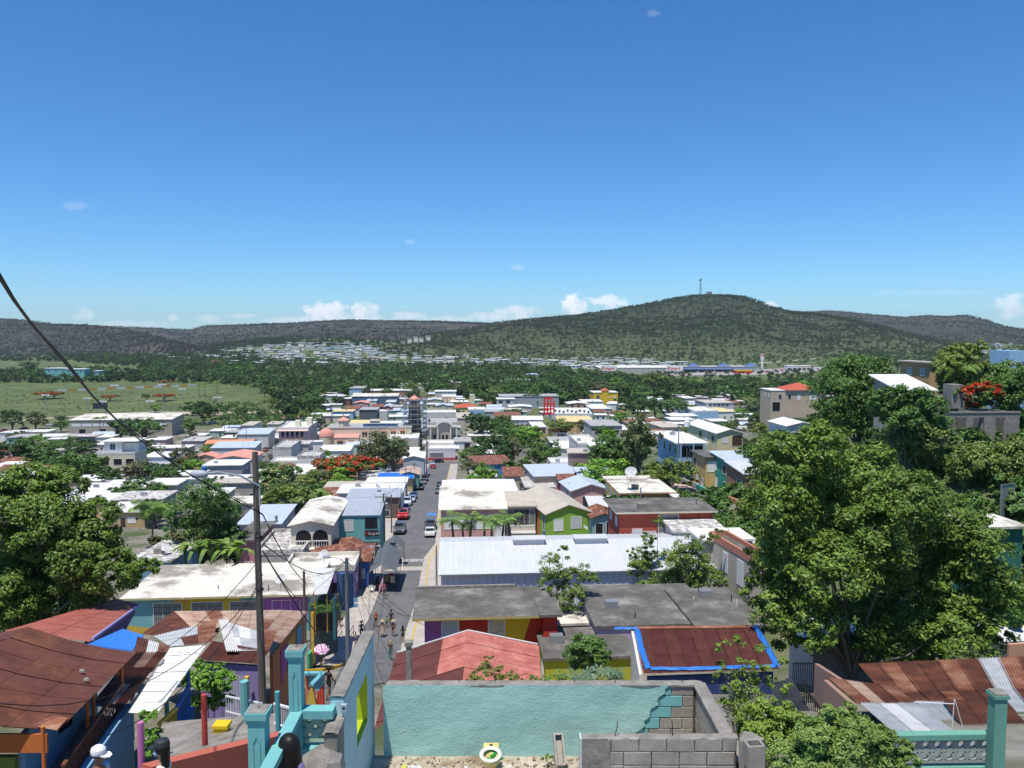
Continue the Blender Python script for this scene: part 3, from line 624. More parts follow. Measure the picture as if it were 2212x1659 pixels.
T=hh('shop','F',1740,1975,340,375,'par','white',(.66,.63,.66),'white shop with red base and wide front window closing the street',h=4.2,wins=[(.06,-3,5.0,1.7,'grille')],name='shop',cat='shop')
Wd,Ln,hz=dims(T);s=MB();s.box(-.03,-.06,0,Wd+.03,-.005,1.7);s.build('red_base',paint((.48,.08,.09),.2),T)
hh('shopb','F',1690,1960,297,330,'par','white',(.68,.62,.52),'white walled yard behind the shop',h=3.5)
hh('smgrey','F',1970,2110,275,305,'shed','grey',(.62,.60,.57),'small house with grey roof and white garage door right of the shop',h=4.5,wins=[(.05,-3.2,3.2,2.4,'garage'),(.6,-3.2,2.2,2.4,'open')],rise=.4)
# -- right of the street
T=hh('longwhite','G',88,2530,1115,1432,'gx','wmetal',(.74,.74,.73),'long warehouse with bright white standing seam roof and grey ribbed walls',h=6.2,rise=1.3,wins=[],sidew=[],over=.25,name='warehouse',cat='warehouse')
Wd,Ln,hz=T['dims'];sm=MB();sm.bar((0,-.25,0),(0,Ln/2,1.3*(1+.25/(Ln/2))),.05,.09);sm=sm.mesh('seam',roofmat('wmetal'));sb=MB();sb.bar((0,Ln+.25,0),(0,Ln/2,1.3*(1+.25/(Ln/2))),.05,.09);sb=sb.mesh('seam',roofmat('wmetal'));rb_=MB().box(-.05,-.05,0,.05,-.003,hz-.25).mesh('wall_rib',paint((.60,.61,.62),.1));x=.3
while x<Wd:put('seam',sm,T,(x,0,hz-.10));put('seam',sb,T,(x,0,hz-.10));put('wall_rib',rb_,T,(x+.3,0,0));x+=.62
for f0,f1 in((.275,.39),(.51,.63)):s=MB();s.box(Wd*f0,Ln*.42,hz+1.0,Wd*f1,Ln*.52,hz+1.55,1);s.box(Wd*f0-.15,Ln*.42-.2,hz+1.551,Wd*f1+.15,Ln*.52+.2,hz+1.65);s.build('ridge_vent',[roofmat('wmetal'),paint((.62,.64,.65),.1)],T)
s=MB();s.box(-.1,-.36,hz-.2,Wd+.1,-.26,hz-.08);s.build('gutter',STEEL,T);HSL=T;WB=T.location.y+Ln
hh('canopy','G',100,740,655,735,'hip','clean',(.30,.29,.27),'white hipped canopy roof beside the street',h=4.4,rise=1.2,Lm=12,wins=[])
T=hh('pinkw','G',80,640,740,890,'shed','cream',(.62,.34,.30),'pink two storey warehouse with a patched white roof by the street',h=7.0,rise=.9,wins=[(.06,-2.9,4.4,1.7,'white'),(.38,-2.9,4.2,1.7,'white'),(.84,-4,1.4,2.8,'white')])
T=hh('porchg','G',650,905,735,868,'flat','beige',(.60,.57,.50),'beige house with a grilled porch and white balustrade',h=6.6,wins=[(.05,-2.8,3.1,2.2,'grille'),(.55,-2.8,3.0,2.2,'grille')],fascia=(.5,.42,.33))
Wd,Ln,hz=dims(T);balustrade(T,.2,Wd-.1,-.6,hz-3.7,.9);s=MB();s.box(0,-.8,hz-3.95,Wd,-.003,hz-3.79);s.build('porch_slab',WHITE,T)
T=hh('green','G',1003,1392,760,922,'gy','beige',GR,'lime green gabled house with two white windows',h=6.0,rise=1.15,Lm=15,over=.3,wins=[(.17,-2.6,1.3,1.6,'white'),(.56,-2.4,1.5,1.6,'louver')],sidew=[(1,-2.8,.9,1.8,'dark'),(6,-2.5,1,1.2,'dark')],rot=ROT+.16)
Wd,Ln,hz=dims(T)
for i,(y0,y1,cc)in enumerate(((0.3,2.2,(.1,.16,.45)),(3.2,5.2,(.55,.16,.10)),(5.8,9,(.12,.35,.55)),(9.5,12,(.5,.42,.1)))):
 s=MB();s.poly([(-.006,y0,.2),(-.006,y1,.2),(-.006,y1-.4,hz-.4),(-.006,y0+.5,hz-.4)]);s.build('mural_patch',paint(cc,.1),T)
hh('metl','G',372,700,437,500,'shed','rust',(.10,.26,.50),'bright blue house with a striped rusty metal roof',h=5,rise=.5,rot=ROT+.12)
hh('rustg','G',640,800,535,605,'shed','rust',BG,'grey beige house with a rust patched roof behind the canopy',h=4,rise=.4)
hh('lgrey','G',900,1300,515,600,'shed','bluemetal',(.40,.35,.28),'long beige house with a pale grey metal roof',h=4,rise=.5,rot=ROT+.1)
hh('lgrey2','G',1300,1620,545,612,'shed','bluemetal',(.13,.12,.11),'dark shed with a pale metal roof behind the pink house',h=3.4,rise=.5)
hh('cmott','G',825,1070,612,702,'flat','mott',(.33,.32,.30),'small house with a black and white stained concrete roof',h=3.4)
hh('redpo','G',1115,1262,600,635,'shed','rust',(.30,.06,.08),'dark red porch with a rusty roof and steps',h=5,rise=.4,Lm=4,wins=[(.1,-2.6,1.3,2,'open'),(.55,-2.6,1.3,2,'open')])
hh('pinkg','G',1225,1555,632,725,'gy','bluemetal',(.58,.35,.33),'pink gabled house with a pale metal roof',h=3.8,rise=1.0,Lm=9,rot=ROT+.1)
hh('wgab','G',1395,1640,775,880,'gx','wmetal',(.2,.2,.19),'low house with a bright ribbed metal roof beside the green house',h=3.6,rise=.9)
T=hh('barrel','G',1400,1610,880,962,'gy','rust',(.20,.34,.36),'teal house with a curved red rusty roof and white awning',h=4.2,rise=.6,Lm=6,wins=[(.15,-3,1,2,'open'),(.6,-3,1.2,2.2,'open')])
hh('orange','G',1660,2110,605,752,'flat','cream',OC,'orange house with a cream flat roof and a satellite dish',h=3.8,fascia=(.5,.27,.16),over=.5)
T=hh('bigred','G',1640,2465,800,918,'flat','conc',(.40,.08,.05),'big brick red house with a dark concrete roof edged in cream',h=6.3,fascia=(.62,.60,.45),over=.5,wins=[(.14,-3.2,1.1,1.1,'white'),(.26,-3.3,1.4,.9,'white'),(.42,-2.5,2.3,2.0,'grille'),(.68,-2.1,2.3,1.0,'grille')])
hh('whitered','G',2125,2560,945,1085,'flat','mott',(.62,.58,.55),'low house with a black and white stained roof behind the warehouse',h=4.0,rot=ROT-.05)
hh('wgrey','H',600,1030,1062,1160,'flat','white',(.5,.5,.48),'plain house with a pale grey parapet next to the big tree',h=5)
T=hh('beigel','H',1010,1180,1165,1335,'par','conc',(.46,.42,.36),'beige corner house with tall louvered windows on its left wall',h=5.6,Lm=9,sidew=[(1.2,-2.9,1.1,2.2,'louver'),(4.4,-2.6,.9,1.8,'louver')],fascia=(.5,.2,.14),rot=ROT+.1)
# -- hillside houses at the right
T=hh('bluehill','H',388,610,236,318,'flat','clean',LB,'light blue two storey house with a white roof on the hillside',d=146,Lm=16,over=.8,rot=ROT,wins=[(.08,-2.8,2.4,2.1,'open'),(.55,-2.8,2.4,2.1,'open'),(.1,-5.6,1,2,'door')],sidew=[(1.5,-2.4,1.0,1.2,'dark'),(5,-2.6,1.2,1.5,'dark'),(9,-2.6,1.2,1.5,'dark'),(13,-2.4,.8,1,'dark')])
Wd,Ln,hz=dims(T);balustrade(T,.2,Wd-.2,-1.3,hz-3.2,.9,m=IRON);s=MB();s.box(0,-1.4,hz-3.5,Wd,-.003,hz-3.28);[s.box(x,-1.4,0,x+.2,-1.2,hz-.25)for x in(0.02,Wd/2,Wd-.22)];s.build('porch',paint(LB),T)
hh('creamhill','H',720,950,157,228,'gy','clean',(.68,.60,.36),'cream house with a long white roof above the blue house',d=166,rise=.8,Lm=19,rot=ROT+.05,wins=[(.2,-2.2,1.2,1.0,'white'),(.58,-2.9,2.2,2.2,'door')],sidew=[(1.5,-2.2,1.6,1.3,'grille'),(6,-2.6,1,2,'whitedoor'),(9,-2.2,1.6,1.3,'grille')])
hh('beigehill','H',235,430,135,180,'flat','beige',(.52,.44,.34),'beige house with a water tank behind the blue house',h=4.2,rot=ROT+.1,wins=[(.15,-2.2,1.5,1.1,'grille'),(.6,-2.2,1.8,1.1,'grille')])
hh('ochre','H',620,705,382,440,'flat','conc',(.55,.38,.16),'ochre two storey house with white doors on the stair street',d=134,Lm=8,rot=ROT,wins=[(.5,-2.6,1.2,1.8,'white')],sidew=[(1,-6,.9,2,'whitedoor'),(4,-6.2,.9,2.2,'whitedoor'),(7,-6,.9,2,'whitedoor'),(5,-2.5,1.6,1.4,'dark')])
hh('teal','H',820,1080,392,475,'shed','bluemetal',GN,'sea green two storey house with wooden balcony',d=128,rise=.4,Lm=9,rot=ROT+.02,wins=[(.1,-2.6,2.4,1.6,'dark'),(.6,-2.8,1.2,2,'open')],sidew=[(1,-2.5,1.6,1.5,'open'),(1,-6,1.1,2.2,'door'),(5.5,-2.5,1.1,1.4,'whitedoor'),(5,-6,1.1,2.2,'whitedoor')])
hh('brickh','H',965,1130,475,582,'shed','wmetal',(.34,.17,.12),'brown brick house with a bright ribbed roof by the big tree',d=116,rise=.6,Lm=8,rot=ROT+.02,sidew=[(1,-2.6,2.2,1.2,'dark'),(1.5,-6,1.1,2.3,'whitedoor')])
hh('whill','H',1330,1600,85,165,'gy','clean',W,'small white house half hidden behind the big tree',d=150,rise=.7,Lm=9)
T=hh('redroof','L',1482,2030,1315,1345,'flat','clean',(.50,.40,.30),'beige hilltop house with a bright red hipped roof',d=222,Lm=9,over=.1,rot=ROT-.05,wins=[(.15,-2.6,.9,1.4,'dark'),(.34,-2.6,.9,1.4,'dark'),(.53,-2.6,.8,1.4,'white'),(.78,-2.6,1.6,1.2,'white'),(.03,-5.9,2.2,2.6,'open')])
Wd,Ln,hz=dims(T);s=MB();A=[(Wd*.28,-.5,hz+.05),(Wd+.5,-.5,hz+.05),(Wd+.5,Ln,hz+.05),(Wd*.28,Ln,hz+.05)];c=(Wd*.62,Ln*.4,hz+1.9)
for i in range(4):s.poly([A[i],A[(i+1)%4],c])
s.build('hipped_roof',roofmat('red'),T)
T=hh('tarpw','M',900,1225,1110,1232,'shed','clean',(.34,.33,.33),'house with a sagging white roof on the right hillside',h=3.4,d=99,rise=1.5,Lm=7,over=.6,wins=[(.1,-2.6,1,2.3,'door')])
hh('orhill','M',1195,1275,945,960,'flat','beige',(.52,.33,.16),'orange house half hidden behind the leafy tree on the hill',h=5,Lm=8,d=112)
T=thing('block_ruin','roofless grey concrete block ruin on the green hillside','ruin',P(2122,915,92),.05)
T.location.z=P(2040,950,92).z
s=MB();wdt=(2205-2040)/F*93;ht=3.1
for a in((0,0,wdt*.13,.2),(wdt*.28,0,wdt*.38,.2),(wdt*.52,0,wdt*.68,.2),(wdt*.79,0,wdt,.2),(0,.2,.2,5),(wdt-.2,.2,wdt,5),(0,5,wdt,5.2),(wdt*.5,.2,wdt*.5+.2,5)):s.box(a[0]-wdt/2,a[1],-2,a[2]-wdt/2,a[3],ht)
for a,b in((.13,.28),(.38,.52),(.68,.79)):s.box((a-.5)*wdt,.002,ht-.5,(b-.5)*wdt,.198,ht);
s.box((.13-.5)*wdt,.002,-2,(.28-.5)*wdt,.198,1.0);s.build('wall',CONC,T);s=MB();s.box(-wdt/2-.1,-.08,ht+.003,wdt/2+.1,.3,ht+.18);s.build('ring_beam',CONC,T)
s=MB();s.box(-wdt*.1,4.6,ht+.1,wdt*.06,6.5,ht+3);s.build('upper_wall',CONC,T)
T=thing('blue_tower_house','light blue and sea green building at the right edge behind the trees','building',P(2190,780,170),.1)
s=MB();s.box(-1,0,-16,3.2,6,2.2);s.build('tower',paint(LB),T);s=MB();s.box(3.2,1,-16,16,9,1.4);s.build('wall',paint((.12,.36,.42)),T);window(T,.4,-1.6,1.2,1.4,'dark')
# -- landmarks of the square
T=hh('hall','O',500,925,712,800,'par','grey',(.42,.36,.29),'old theatre with columns and a great white arch over its front',h=10.5,Lm=22,wins=[],name='theatre',cat='theatre',rot=ROT,dirt=.2)
Wd,Ln,hz=dims(T);STN=paint((.66,.64,.58),.15);DKD=plain('dark_shutter',(.05,.035,.03))
for fx in(.09,.335,.77,.97):s=MB();s.lathe([(.55,0),(.55,.3),(.36,.5),(.32,hz-1.9),(.5,hz-1.6),(.5,hz-1.4)],(fx*Wd,-.75,0),12);s.build('column',STN,T)
s=MB();s.box(-.3,-1.2,hz-1.5,Wd*.31,-.003,hz-.9);s.box(Wd*.8,-1.2,hz-1.5,Wd+.3,-.003,hz-.9);s.build('entablature',STN,T)
s=MB();n=16;cx_,r0,r1=Wd*.555,Wd*.225,Wd*.30
for k in range(n):
 a,b=math.pi*k/n,math.pi*(k+1)/n
 s.prism([(cx_-r0*math.cos(a),-1.2,hz-1.2+r0*.62*math.sin(a)),(cx_-r0*math.cos(b),-1.2,hz-1.2+r0*.62*math.sin(b)),(cx_-r1*math.cos(b),-1.2,hz-1.2+r1*.75*math.sin(b)),(cx_-r1*math.cos(a),-1.2,hz-1.2+r1*.75*math.sin(a))],(0,1.1,0))
s.build('arch',STN,T);s=MB();s.poly([(cx_-r0*.98*math.cos(math.pi*k/n),-.03,hz-1.25+r0*.6*math.sin(math.pi*k/n))for k in range(n+1)]);s.build('arch_wall',paint((.42,.36,.29)),T)
for(fx,z,w2,h2)in((.47,hz*.38,.9,2.4),(.60,hz*.38,.9,2.4),(.17,hz*.38,1.3,2.4),(.85,hz*.38,1.2,2.2),(.17,.5,1.4,2.7),(.42,.5,1.1,2.7),(.62,.5,1.1,2.7),(.85,.5,1.1,2.7)):
 f=window(T,Wd*fx,z,w2,h2,'door' if z<1 else 'open',frame=STN)
s=MB();s.box(Wd*.43,-.9,hz*.36,Wd*.7,-.003,hz*.36+.15);[s.box(Wd*(.435+.26*i/9),-.88,hz*.36+.15,Wd*(.435+.26*i/9)+.04,-.84,hz*.36+1.0)for i in range(10)];s.build('balcony',IRON,T)
hh('theatb','O',430,902,604,650,'par','white',(.60,.58,.53),'tall blank white stage block behind the theatre front',h=12,Lm=12,wins=[])
hh('beigebig','O',905,1115,640,722,'flat','beige',(.5,.45,.36),'tan roofed hall right of the theatre',h=6,wins=[])
# bell tower in scaffolding
bd_=335;p0=P(896,950,bd_);p0.z=H(p0.x,p0.y);T=thing('bell_tower','grey church bell tower wrapped in scaffolding with a small red dome','tower',p0,ROT)
TW=paint((.22,.19,.165),.5);ht=P(896,862,bd_).z-p0.z;s=MB();w2=2.9
lv=[0,.30,.50,.68,.84,1.0]
for i in range(5):q=w2*(1-.06*i);s.box(-q,-q,ht*lv[i],q,q,ht*lv[i+1]-.25);s.box(-q-.25,-q-.25,ht*lv[i+1]-.25,q+.25,q+.25,ht*lv[i+1])
s.build('shaft',TW,T);s=MB();s.lathe([(2.0,0),(1.9,.3),(1.1,1.0),(.3,1.5),(.08,1.6),(.08,2.6)],(0,0,ht),10);s.build('dome',roofmat('coral'),T,smooth=False)
for i in range(1,5):
 q=w2*(1-.06*i)
 for x in(-1.1,.3):window(T,x,ht*lv[i]+.7,.8,min(2.2,ht*(lv[i+1]-lv[i])-1.6),'open',y=-q-.01,frame=TW)
S=thing('scaffolding','tall steel scaffolding around the grey bell tower','scaffolding',p0,ROT)
pm=MB();pm.tube([(0,0,0),(0,0,ht+1.5)],.06,5);pm=pm.mesh('standard',STEEL)
for x in(-4.6,-3.4,-1.2,1.2,3.4,4.9):
 for y in(-4.4,4.4):put('standard',pm,S,(x,y,0))
k=2
while k<ht+1.2:
 s=MB();[s.bar((-4.7,y,k),(5.0,y,k),.08)for y in(-4.4,-3.4,4.4)];[s.bar((x,-4.4,k),(x,4.4,k),.08)for x in(-4.6,-3.4,3.4,4.9)];s.box(-4.6,-4.4,k+.05,4.9,-3.4,k+.1);s.box(3.4,-3.4,k+.05,4.9,4.3,k+.1);s.box(-4.6,-3.4,k+.05,-3.4,4.3,k+.1);s.bar((-4.6,-4.45,k),(-3.4,-4.45,k+2),.06);s.bar((3.4,-4.45,k+2),(4.9,-4.45,k),.06);s.build('scaffold_lift',STEEL,S);k+=2
 # church
CD=322;cz_=P(700,935,CD);gz=H(cz_.x,CD)
def X(u,d=CD):return P(u,935,d).x
T=thing('church','long cream church with orange window hoods and a domed lantern','church',(X(695),CD,gz),ROT);ox=X(695)
def zx(k,x,y,d=CD):p=PZ(k,x,y,d);return p.x-ox,p.z-gz
CRM=paint((.64,.55,.41),.25);ORG=paint((.62,.22,.12),.15)
x0,zt=zx('N',860,880);x1,_=zx('N',2090,880);s=MB();s.box(x0,1,0,x1,16,zt,skip='b');s.build('wall',CRM,T)
s=MB();s.slab([(x0-.2,.8,zt+.35),(x1+.2,.8,zt+.35),(x1+.2,16.2,zt+.35),(x0-.2,16.2,zt+.35)],.34);s.build('roof',roofmat('grey'),T)
xa,za=zx('N',990,985);xb,_=zx('N',1338,985);s=MB();s.box(xa,-3.2,0,xb,1,za-.3,skip='b');s.build('chapel',CRM,T);s=MB();s.slab([(xa-.2,-3.4,za-.25),(xb+.2,-3.4,za-.25),(xb,.99,za+.7),(xa,.99,za+.7)],.15);s.build('chapel_roof',roofmat('coral'),T)
xd,zd=zx('N',860,985);s=MB();s.lathe([(2.9,0),(2.9,zd-.1)],(xd,1.2,0),16);s.build('apse',CRM,T,smooth=True);s=MB();s.lathe([(3.05,0),(2.9,1.1),(2.3,2.2),(1.3,3),(0,3.3)],(xd,1.2,zd-.1),16);s.build('apse_dome',roofmat('coral'),T,smooth=True)
xl,zl=zx('N',1088,865);_,zl2=zx('N',1088,778);s=MB();s.lathe([(2.1,0),(2.1,zl2-zl),(2.5,zl2-zl+.05)],(xl,6,zl),8);s.build('lantern',CRM,T);s=MB();s.lathe([(2.6,0),(1.2,.8),(.3,1.2),(.3,2.0),(0,2.7)],(xl,6,zl2),8);s.build('lantern_roof',roofmat('coral'),T)
for a in range(3):
 s=MB();q=-math.pi/2+(a-1)*math.pi/4;s.box(-.25,-.03,0,.25,0,1.3);w_=s.build('lantern_window',DARK,T);w_.location=(xl+2.0*math.cos(q),6+2.0*math.sin(q),zl+.8);w_.rotation_euler=(0,0,q+math.pi/2)
for i in range(12):
 xs,zs=zx('N',1380+40.5*i,862);s=MB();s.box(-.9,0,0,.9,2.0,.06);q=s.build('solar_panel',plain('solar_blue',(.02,.05,.14),.15),T);q.location=(xs+.9,2.2,zt+.75);q.rotation_euler=(.32,0,0)
for xx,yy,n2 in((1370,925,1),(1508,922,1),(1645,922,1),(1785,915,1),(1922,910,1)):
 a,zz=zx('N',xx,yy);s=MB();s.box(a,.7,zz-.35,a+2.4,.998,zz);s.build('window_hood',ORG,T)
 for j in(0,1):window(T,a+.25+j*1.05,zz-2.4,.75,1.9,'door',y=.998,frame=CRM)
for xx in(1035,1190):
 a,zz=zx('N',xx,1030);s=MB();s.box(a,-3.5,zz-.35,a+2.4,-3.203,zz);s.build('window_hood',ORG,T)
 for j in(0,1):window(T,a+.25+j*1.05,zz-2.4,.75,1.7,'door',y=-3.203,frame=CRM)
for xx in(1455,1595,1735,1875,2000):a,zz=zx('N',xx,890);s=MB();s.box(a,.45,0,a+.5,.998,zz);s.build('buttress',CRM,T)
# colonial house with balcony
T=hh('colonial','N',175,600,715,872,'par','white',(.55,.50,.52),'pale old two storey house with wooden balcony and white cornice',h=9.5,Lm=22,wins=[],name='colonial_house',dirt=.3)
Wd,Ln,hz=dims(T)
for i in range(5):window(T,Wd*(.09+.16*i),hz-3.7,1.1,2.6,'open')
for i in range(5):window(T,Wd*(.08+.17*i),.6,1.2,2.4,'door')
s=MB();s.box(-.3,-1.5,hz-4.2,Wd*.93,-.003,hz-4.0);[s.box(Wd*.93*i/26,-1.45,hz-4,Wd*.93*i/26+.06,-1.4,hz-3.1)for i in range(27)];s.box(-.3,-1.5,hz-3.1,Wd*.93,-1.38,hz-3.02);s.build('balcony',paint((.35,.2,.17)),T)
s=MB();s.slab([(-.4,-1.6,hz-.9),(Wd,-1.6,hz-.9),(Wd,-.003,hz-.55),(-.4,-.003,hz-.55)],.12);s.build('balcony_roof',paint((.66,.5,.42)),T)
s=MB();s.box(Wd*.45,6,hz,Wd*.62,9,hz+2.4);s.box(Wd*.8,9,hz,Wd*.98,12,hz+3.2);s.build('roof_room',paint((.72,.68,.5)),T)
hh('stain','N',85,350,1050,1160,'par','mott',(.55,.54,.52),'white box house with black weather stains on its front',h=7,dirt=.9)
hh('stain2','N',350,598,1040,1100,'flat','mott',(.50,.44,.44),'mauve building with a dark doorway behind the stained white house',h=7.5,wins=[(.1,-4.8,1.6,3.2,'open')],Lm=10)
hh('wpar','N',445,765,1210,1290,'par','mott',W,'house with a white parapet in front of the flame tree',h=6)
hh('wlow','N',60,445,1300,1362,'par','white',(.6,.58,.54),'low white garage building with two doors below the stained house',h=3.8,wins=[(.35,-3,3,2.3,'garage'),(.72,-3,2.6,2.3,'garage')])
hh('wroofm','N',285,600,1385,1545,'flat','white',(.58,.50,.42),'house with a wide white roof left of the flame tree',h=4.2)
hh('rustsm','N',120,350,1400,1480,'gy','rust',TN,'small house with a dark red rusty roof',h=3,rise=.8,Lm=9)
hh('tentw','N',760,1200,1130,1195,'shed','clean',W,'white translucent roof of an unfinished market hall before the church',h=4.5,rise=.6,wins=[])
hh('gabc','N',1190,1500,712,818,'shed','yellow',CR,'cream gabled roof behind the church',h=5,rise=.8,Lm=14,wins=[])
hh('yb','N',1500,1618,700,765,'flat','beige',CR,'square cream box rising behind the church',h=9,Lm=8,wins=[])
hh('chs2','N',1505,2050,735,792,'flat','clean',(.45,.47,.5),'long white roofed wing behind the church',h=7.5,Lm=8,wins=[])
hh('slate','N',1350,1600,575,600,'flat','grey',SL,'windowless dark slate grey building',h=10,Lm=14,wins=[],dirt=.1)
hh('wh2','N',1520,1750,605,632,'par','white',(.62,.61,.58),'old white house with plaster wreath right of the slate building',h=7)
hh('sol','N',1750,1925,583,612,'shed','bluemetal',GY,'building with a light blue panelled roof',h=4,rise=.5)
hh('bluewh','N',1240,1900,352,405,'shed','cream',(.10,.16,.24),'long blue warehouse with a cream roof behind the town',h=7,rise=.8,Lm=16,wins=[],name='warehouse',cat='warehouse')
hh('school','N',1490,2200,295,322,'flat','clean',(.40,.20,.15),'long brick red school building with a white roof',h=6,Lm=18)
hh('school2','O',600,905,290,335,'flat','clean',(.55,.52,.48),'white roofed school wing with red trim',h=6.5,Lm=14)
hh('arcor','O',695,905,385,415,'par','white',(.60,.36,.20),'orange old school house with tall white windows',h=7,wins=[(.2,-4,1,2.6,'white'),(.45,-4,1,2.6,'white'),(.7,-4,1,2.6,'white')])
hh('hip1','O',490,710,408,460,'gy','wmetal',BG,'beige house with a broad pale metal roof behind the stage block',h=5,rise=.8,Lm=14)
hh('chap','O',1108,1178,370,395,'par','cream',(.70,.62,.40),'small yellow chapel front with two turrets',h=9,Lm=8,wins=[(.4,1,1,2.4,'door')])
hh('redhip','O',900,1210,518,570,'hip','red',(.66,.55,.2),'yellow house under a wide red hipped roof',h=4,rise=2,Lm=16)
hh('ltb','O',1085,1330,568,605,'par','clean',LB,'light blue roofed building right of the red hipped roof',h=4.5)
hh('greyl','O',1330,1620,600,630,'flat','grey',GY,'flat grey roof strewn with equipment',h=4.5)
hh('rustb','O',1490,1865,650,712,'shed','rust',GY,'long shed with a rust red corrugated roof',h=5,rise=.8,wins=[])
hh('sidew','O',1720,2165,690,748,'flat','clean',(.48,.47,.50),'grey building with a clean white roof',h=6,rot=ROT-.08)
hh('archt','O',2030,2212,775,850,'flat','clean',(.56,.38,.22),'tan arcade building with a white roof',h=5,wins=[(.1,-3,1.4,2.2,'door'),(.4,-3,1.4,2.2,'door'),(.7,-3,1.4,2.2,'door')])
hh('gwh','O',1540,2400,365,405,'flat','grey',(.33,.36,.37),'long grey green warehouse behind the trees',h=8,Lm=20,wins=[],name='warehouse',cat='warehouse')
hh('twop','O',1505,1760,422,445,'flat','clean',(.45,.45,.45),'grey house with two storeys of open porches',h=7,wins=[(.08,-2.8,2.6,1.7,'open'),(.5,-2.8,2.6,1.7,'open'),(.08,-5.8,2.6,1.7,'dark')])
hh('wfl','O',1680,2010,508,560,'gy','clean',BG,'low house with a broad white roof in the trees',h=4,rise=.6,Lm=14)
hh('yell','Q',655,925,243,262,'flat','clean',YL,'bright yellow building with a small red roofed turret',h=8.5,Lm=16,wins=[(.12,-5,2.2,3,'dark'),(.62,-4,.9,1.2,'white'),(.82,-4,1.6,1.4,'white')])
T=HS['yell'];Wd,Ln,hz=T['dims'];s=MB();s.box(Wd*.36,-.4,0,Wd*.62,5,hz+1.2,skip='b');s.build('turret',paint(YL),T);s=MB();A=[(Wd*.33,-.8,hz+1.2),(Wd*.65,-.8,hz+1.2),(Wd*.65,5.4,hz+1.2),(Wd*.33,5.4,hz+1.2)];[s.poly([A[i],A[(i+1)%4],(Wd*.49,2.3,hz+3)])for i in range(4)];s.build('turret_roof',roofmat('red'),T)
T=hh('redf','Q',205,640,435,500,'par','clean',(.45,.52,.6),'white roofed building with many roof fans and light blue front',h=7,rot=ROT-.1)
T=thing('red_facade','bright red pierced sign wall at the left end of a white roof','sign wall',PZ('Q',175,505,400),ROT);s=MB()
for i in range(4):s.box(-2.9+1.6*i,0,0,-2.2+1.6*i,.5,8.6 if i<3 else 7)
for z in(0,2.5,5,7.9):s.box(-2.2,.003,z,2.0,.497,z+.7)
s.build('frame',plain('signal_red',(.62,.02,.02),.5),T)
for i in range(9):
 q=PZ('Q',240+45*i,470+7*(i%3),400);f=thing('roof_fan','dark round roof vent on the white roof right of the red sign wall','vent',(q.x,q.y,q.z-.2),0,'vents on the white roof');MB().lathe([(.5,0),(.5,.8),(.75,.85),(.4,1.2),(0,1.25)],n=8).build('cowl',plain('vent_dark',(.08,.08,.09)),f)
hh('yroof','Q',275,655,515,580,'flat','yellow',(.50,.34,.16),'ochre building with a pale yellow roof',h=6.5,rot=ROT-.08)
hh('groof','Q',640,970,560,625,'flat','grey',(.42,.40,.39),'grey building with a plain grey roof before the trees',h=6.5)
hh('arc3','Q',380,605,345,385,'gy','clean',(.50,.26,.18),'brown red arcade house with a white roof',h=5,rise=.7,Lm=14,wins=[(.15,-3,1.4,2.2,'open'),(.45,-3,1.4,2.2,'open'),(.75,-3,1.4,2.2,'open')])
hh('wq1','Q',540,760,338,362,'flat','clean',W,'low white roofed row behind the arcade house',h=4)
hh('wq2','Q',640,850,390,440,'flat','white',(.5,.45,.4),'house with a stained white roof in front of the yellow building',h=4)
hh('balc','Q',800,900,348,385,'flat','white',(.6,.6,.58),'house with a long white balcony rail',h=7,Lm=16,rot=ROT-.3)
hh('h1','Q',1150,1335,255,290,'flat','clean',(.5,.25,.2),'red and white house in the wood right of the yellow building',h=4)
hh('h2','Q',1650,1765,300,325,'flat','clean',BG,'small pale house between the tall palm and the wood',h=5)
hh('h3','Q',1880,2190,340,375,'flat','beige',(.50,.50,.50),'grey house with a rooftop room and glazed veranda',h=6.6,wins=[(.1+.15*i,-2.2,2,1.3,'dark')for i in range(5)])
hh('h4','Q',1765,2020,420,470,'par','white',LB,'pale blue house with dark verandas in front of the rooftop room house',h=6)
hh('h5','Q',1980,2200,430,470,'hip','yellow',W,'house with a soft cream coloured roof',h=5,rise=.8)
for i,(a,b,c,d_)in enumerate(((1850,2000,205,228),(1980,2212,190,210),(1960,2180,228,250),(1930,2080,250,272),(1500,1600,455,490),(1510,1800,490,520),(1500,1760,530,560))):
 hh('hq%d'%i,'Q',a,b,c,d_,'flat',('clean','white')[i%2],(W,BG,TL,PK,TL,W,CR)[i],('white','stained white','teal trimmed white','pink walled','sea green walled','wide white','cream')[i]+' flat roofed house at the wooded end of town',h=4)
hh('br1','Q',385,700,870,920,'flat','beige',(.28,.20,.19),'brown house with a wide beige roof below the tall tree',h=5.4,rot=ROT-.12)
hh('or2','Q',200,540,985,1045,'par','clean',(.45,.16,.08),'low orange walled yard with a white roof',h=3.4)
hh('sil','Q',240,440,812,870,'shed','clean',W,'white roofed house beside a slate grey roof',h=4.4,rise=.6)
hh('slr','Q',190,450,758,800,'shed','grey',(.2,.2,.2),'house with a slate grey roof in the middle of town',h=4,rise=.5)
hh('mw','Q',490,720,735,830,'par','white',(.6,.6,.57),'wide white roof with a raised back wall',h=5)
hh('tealy','Q',640,1000,800,850,'flat','clean',(.20,.42,.36),'teal and yellow house behind the spindly tree',h=5)
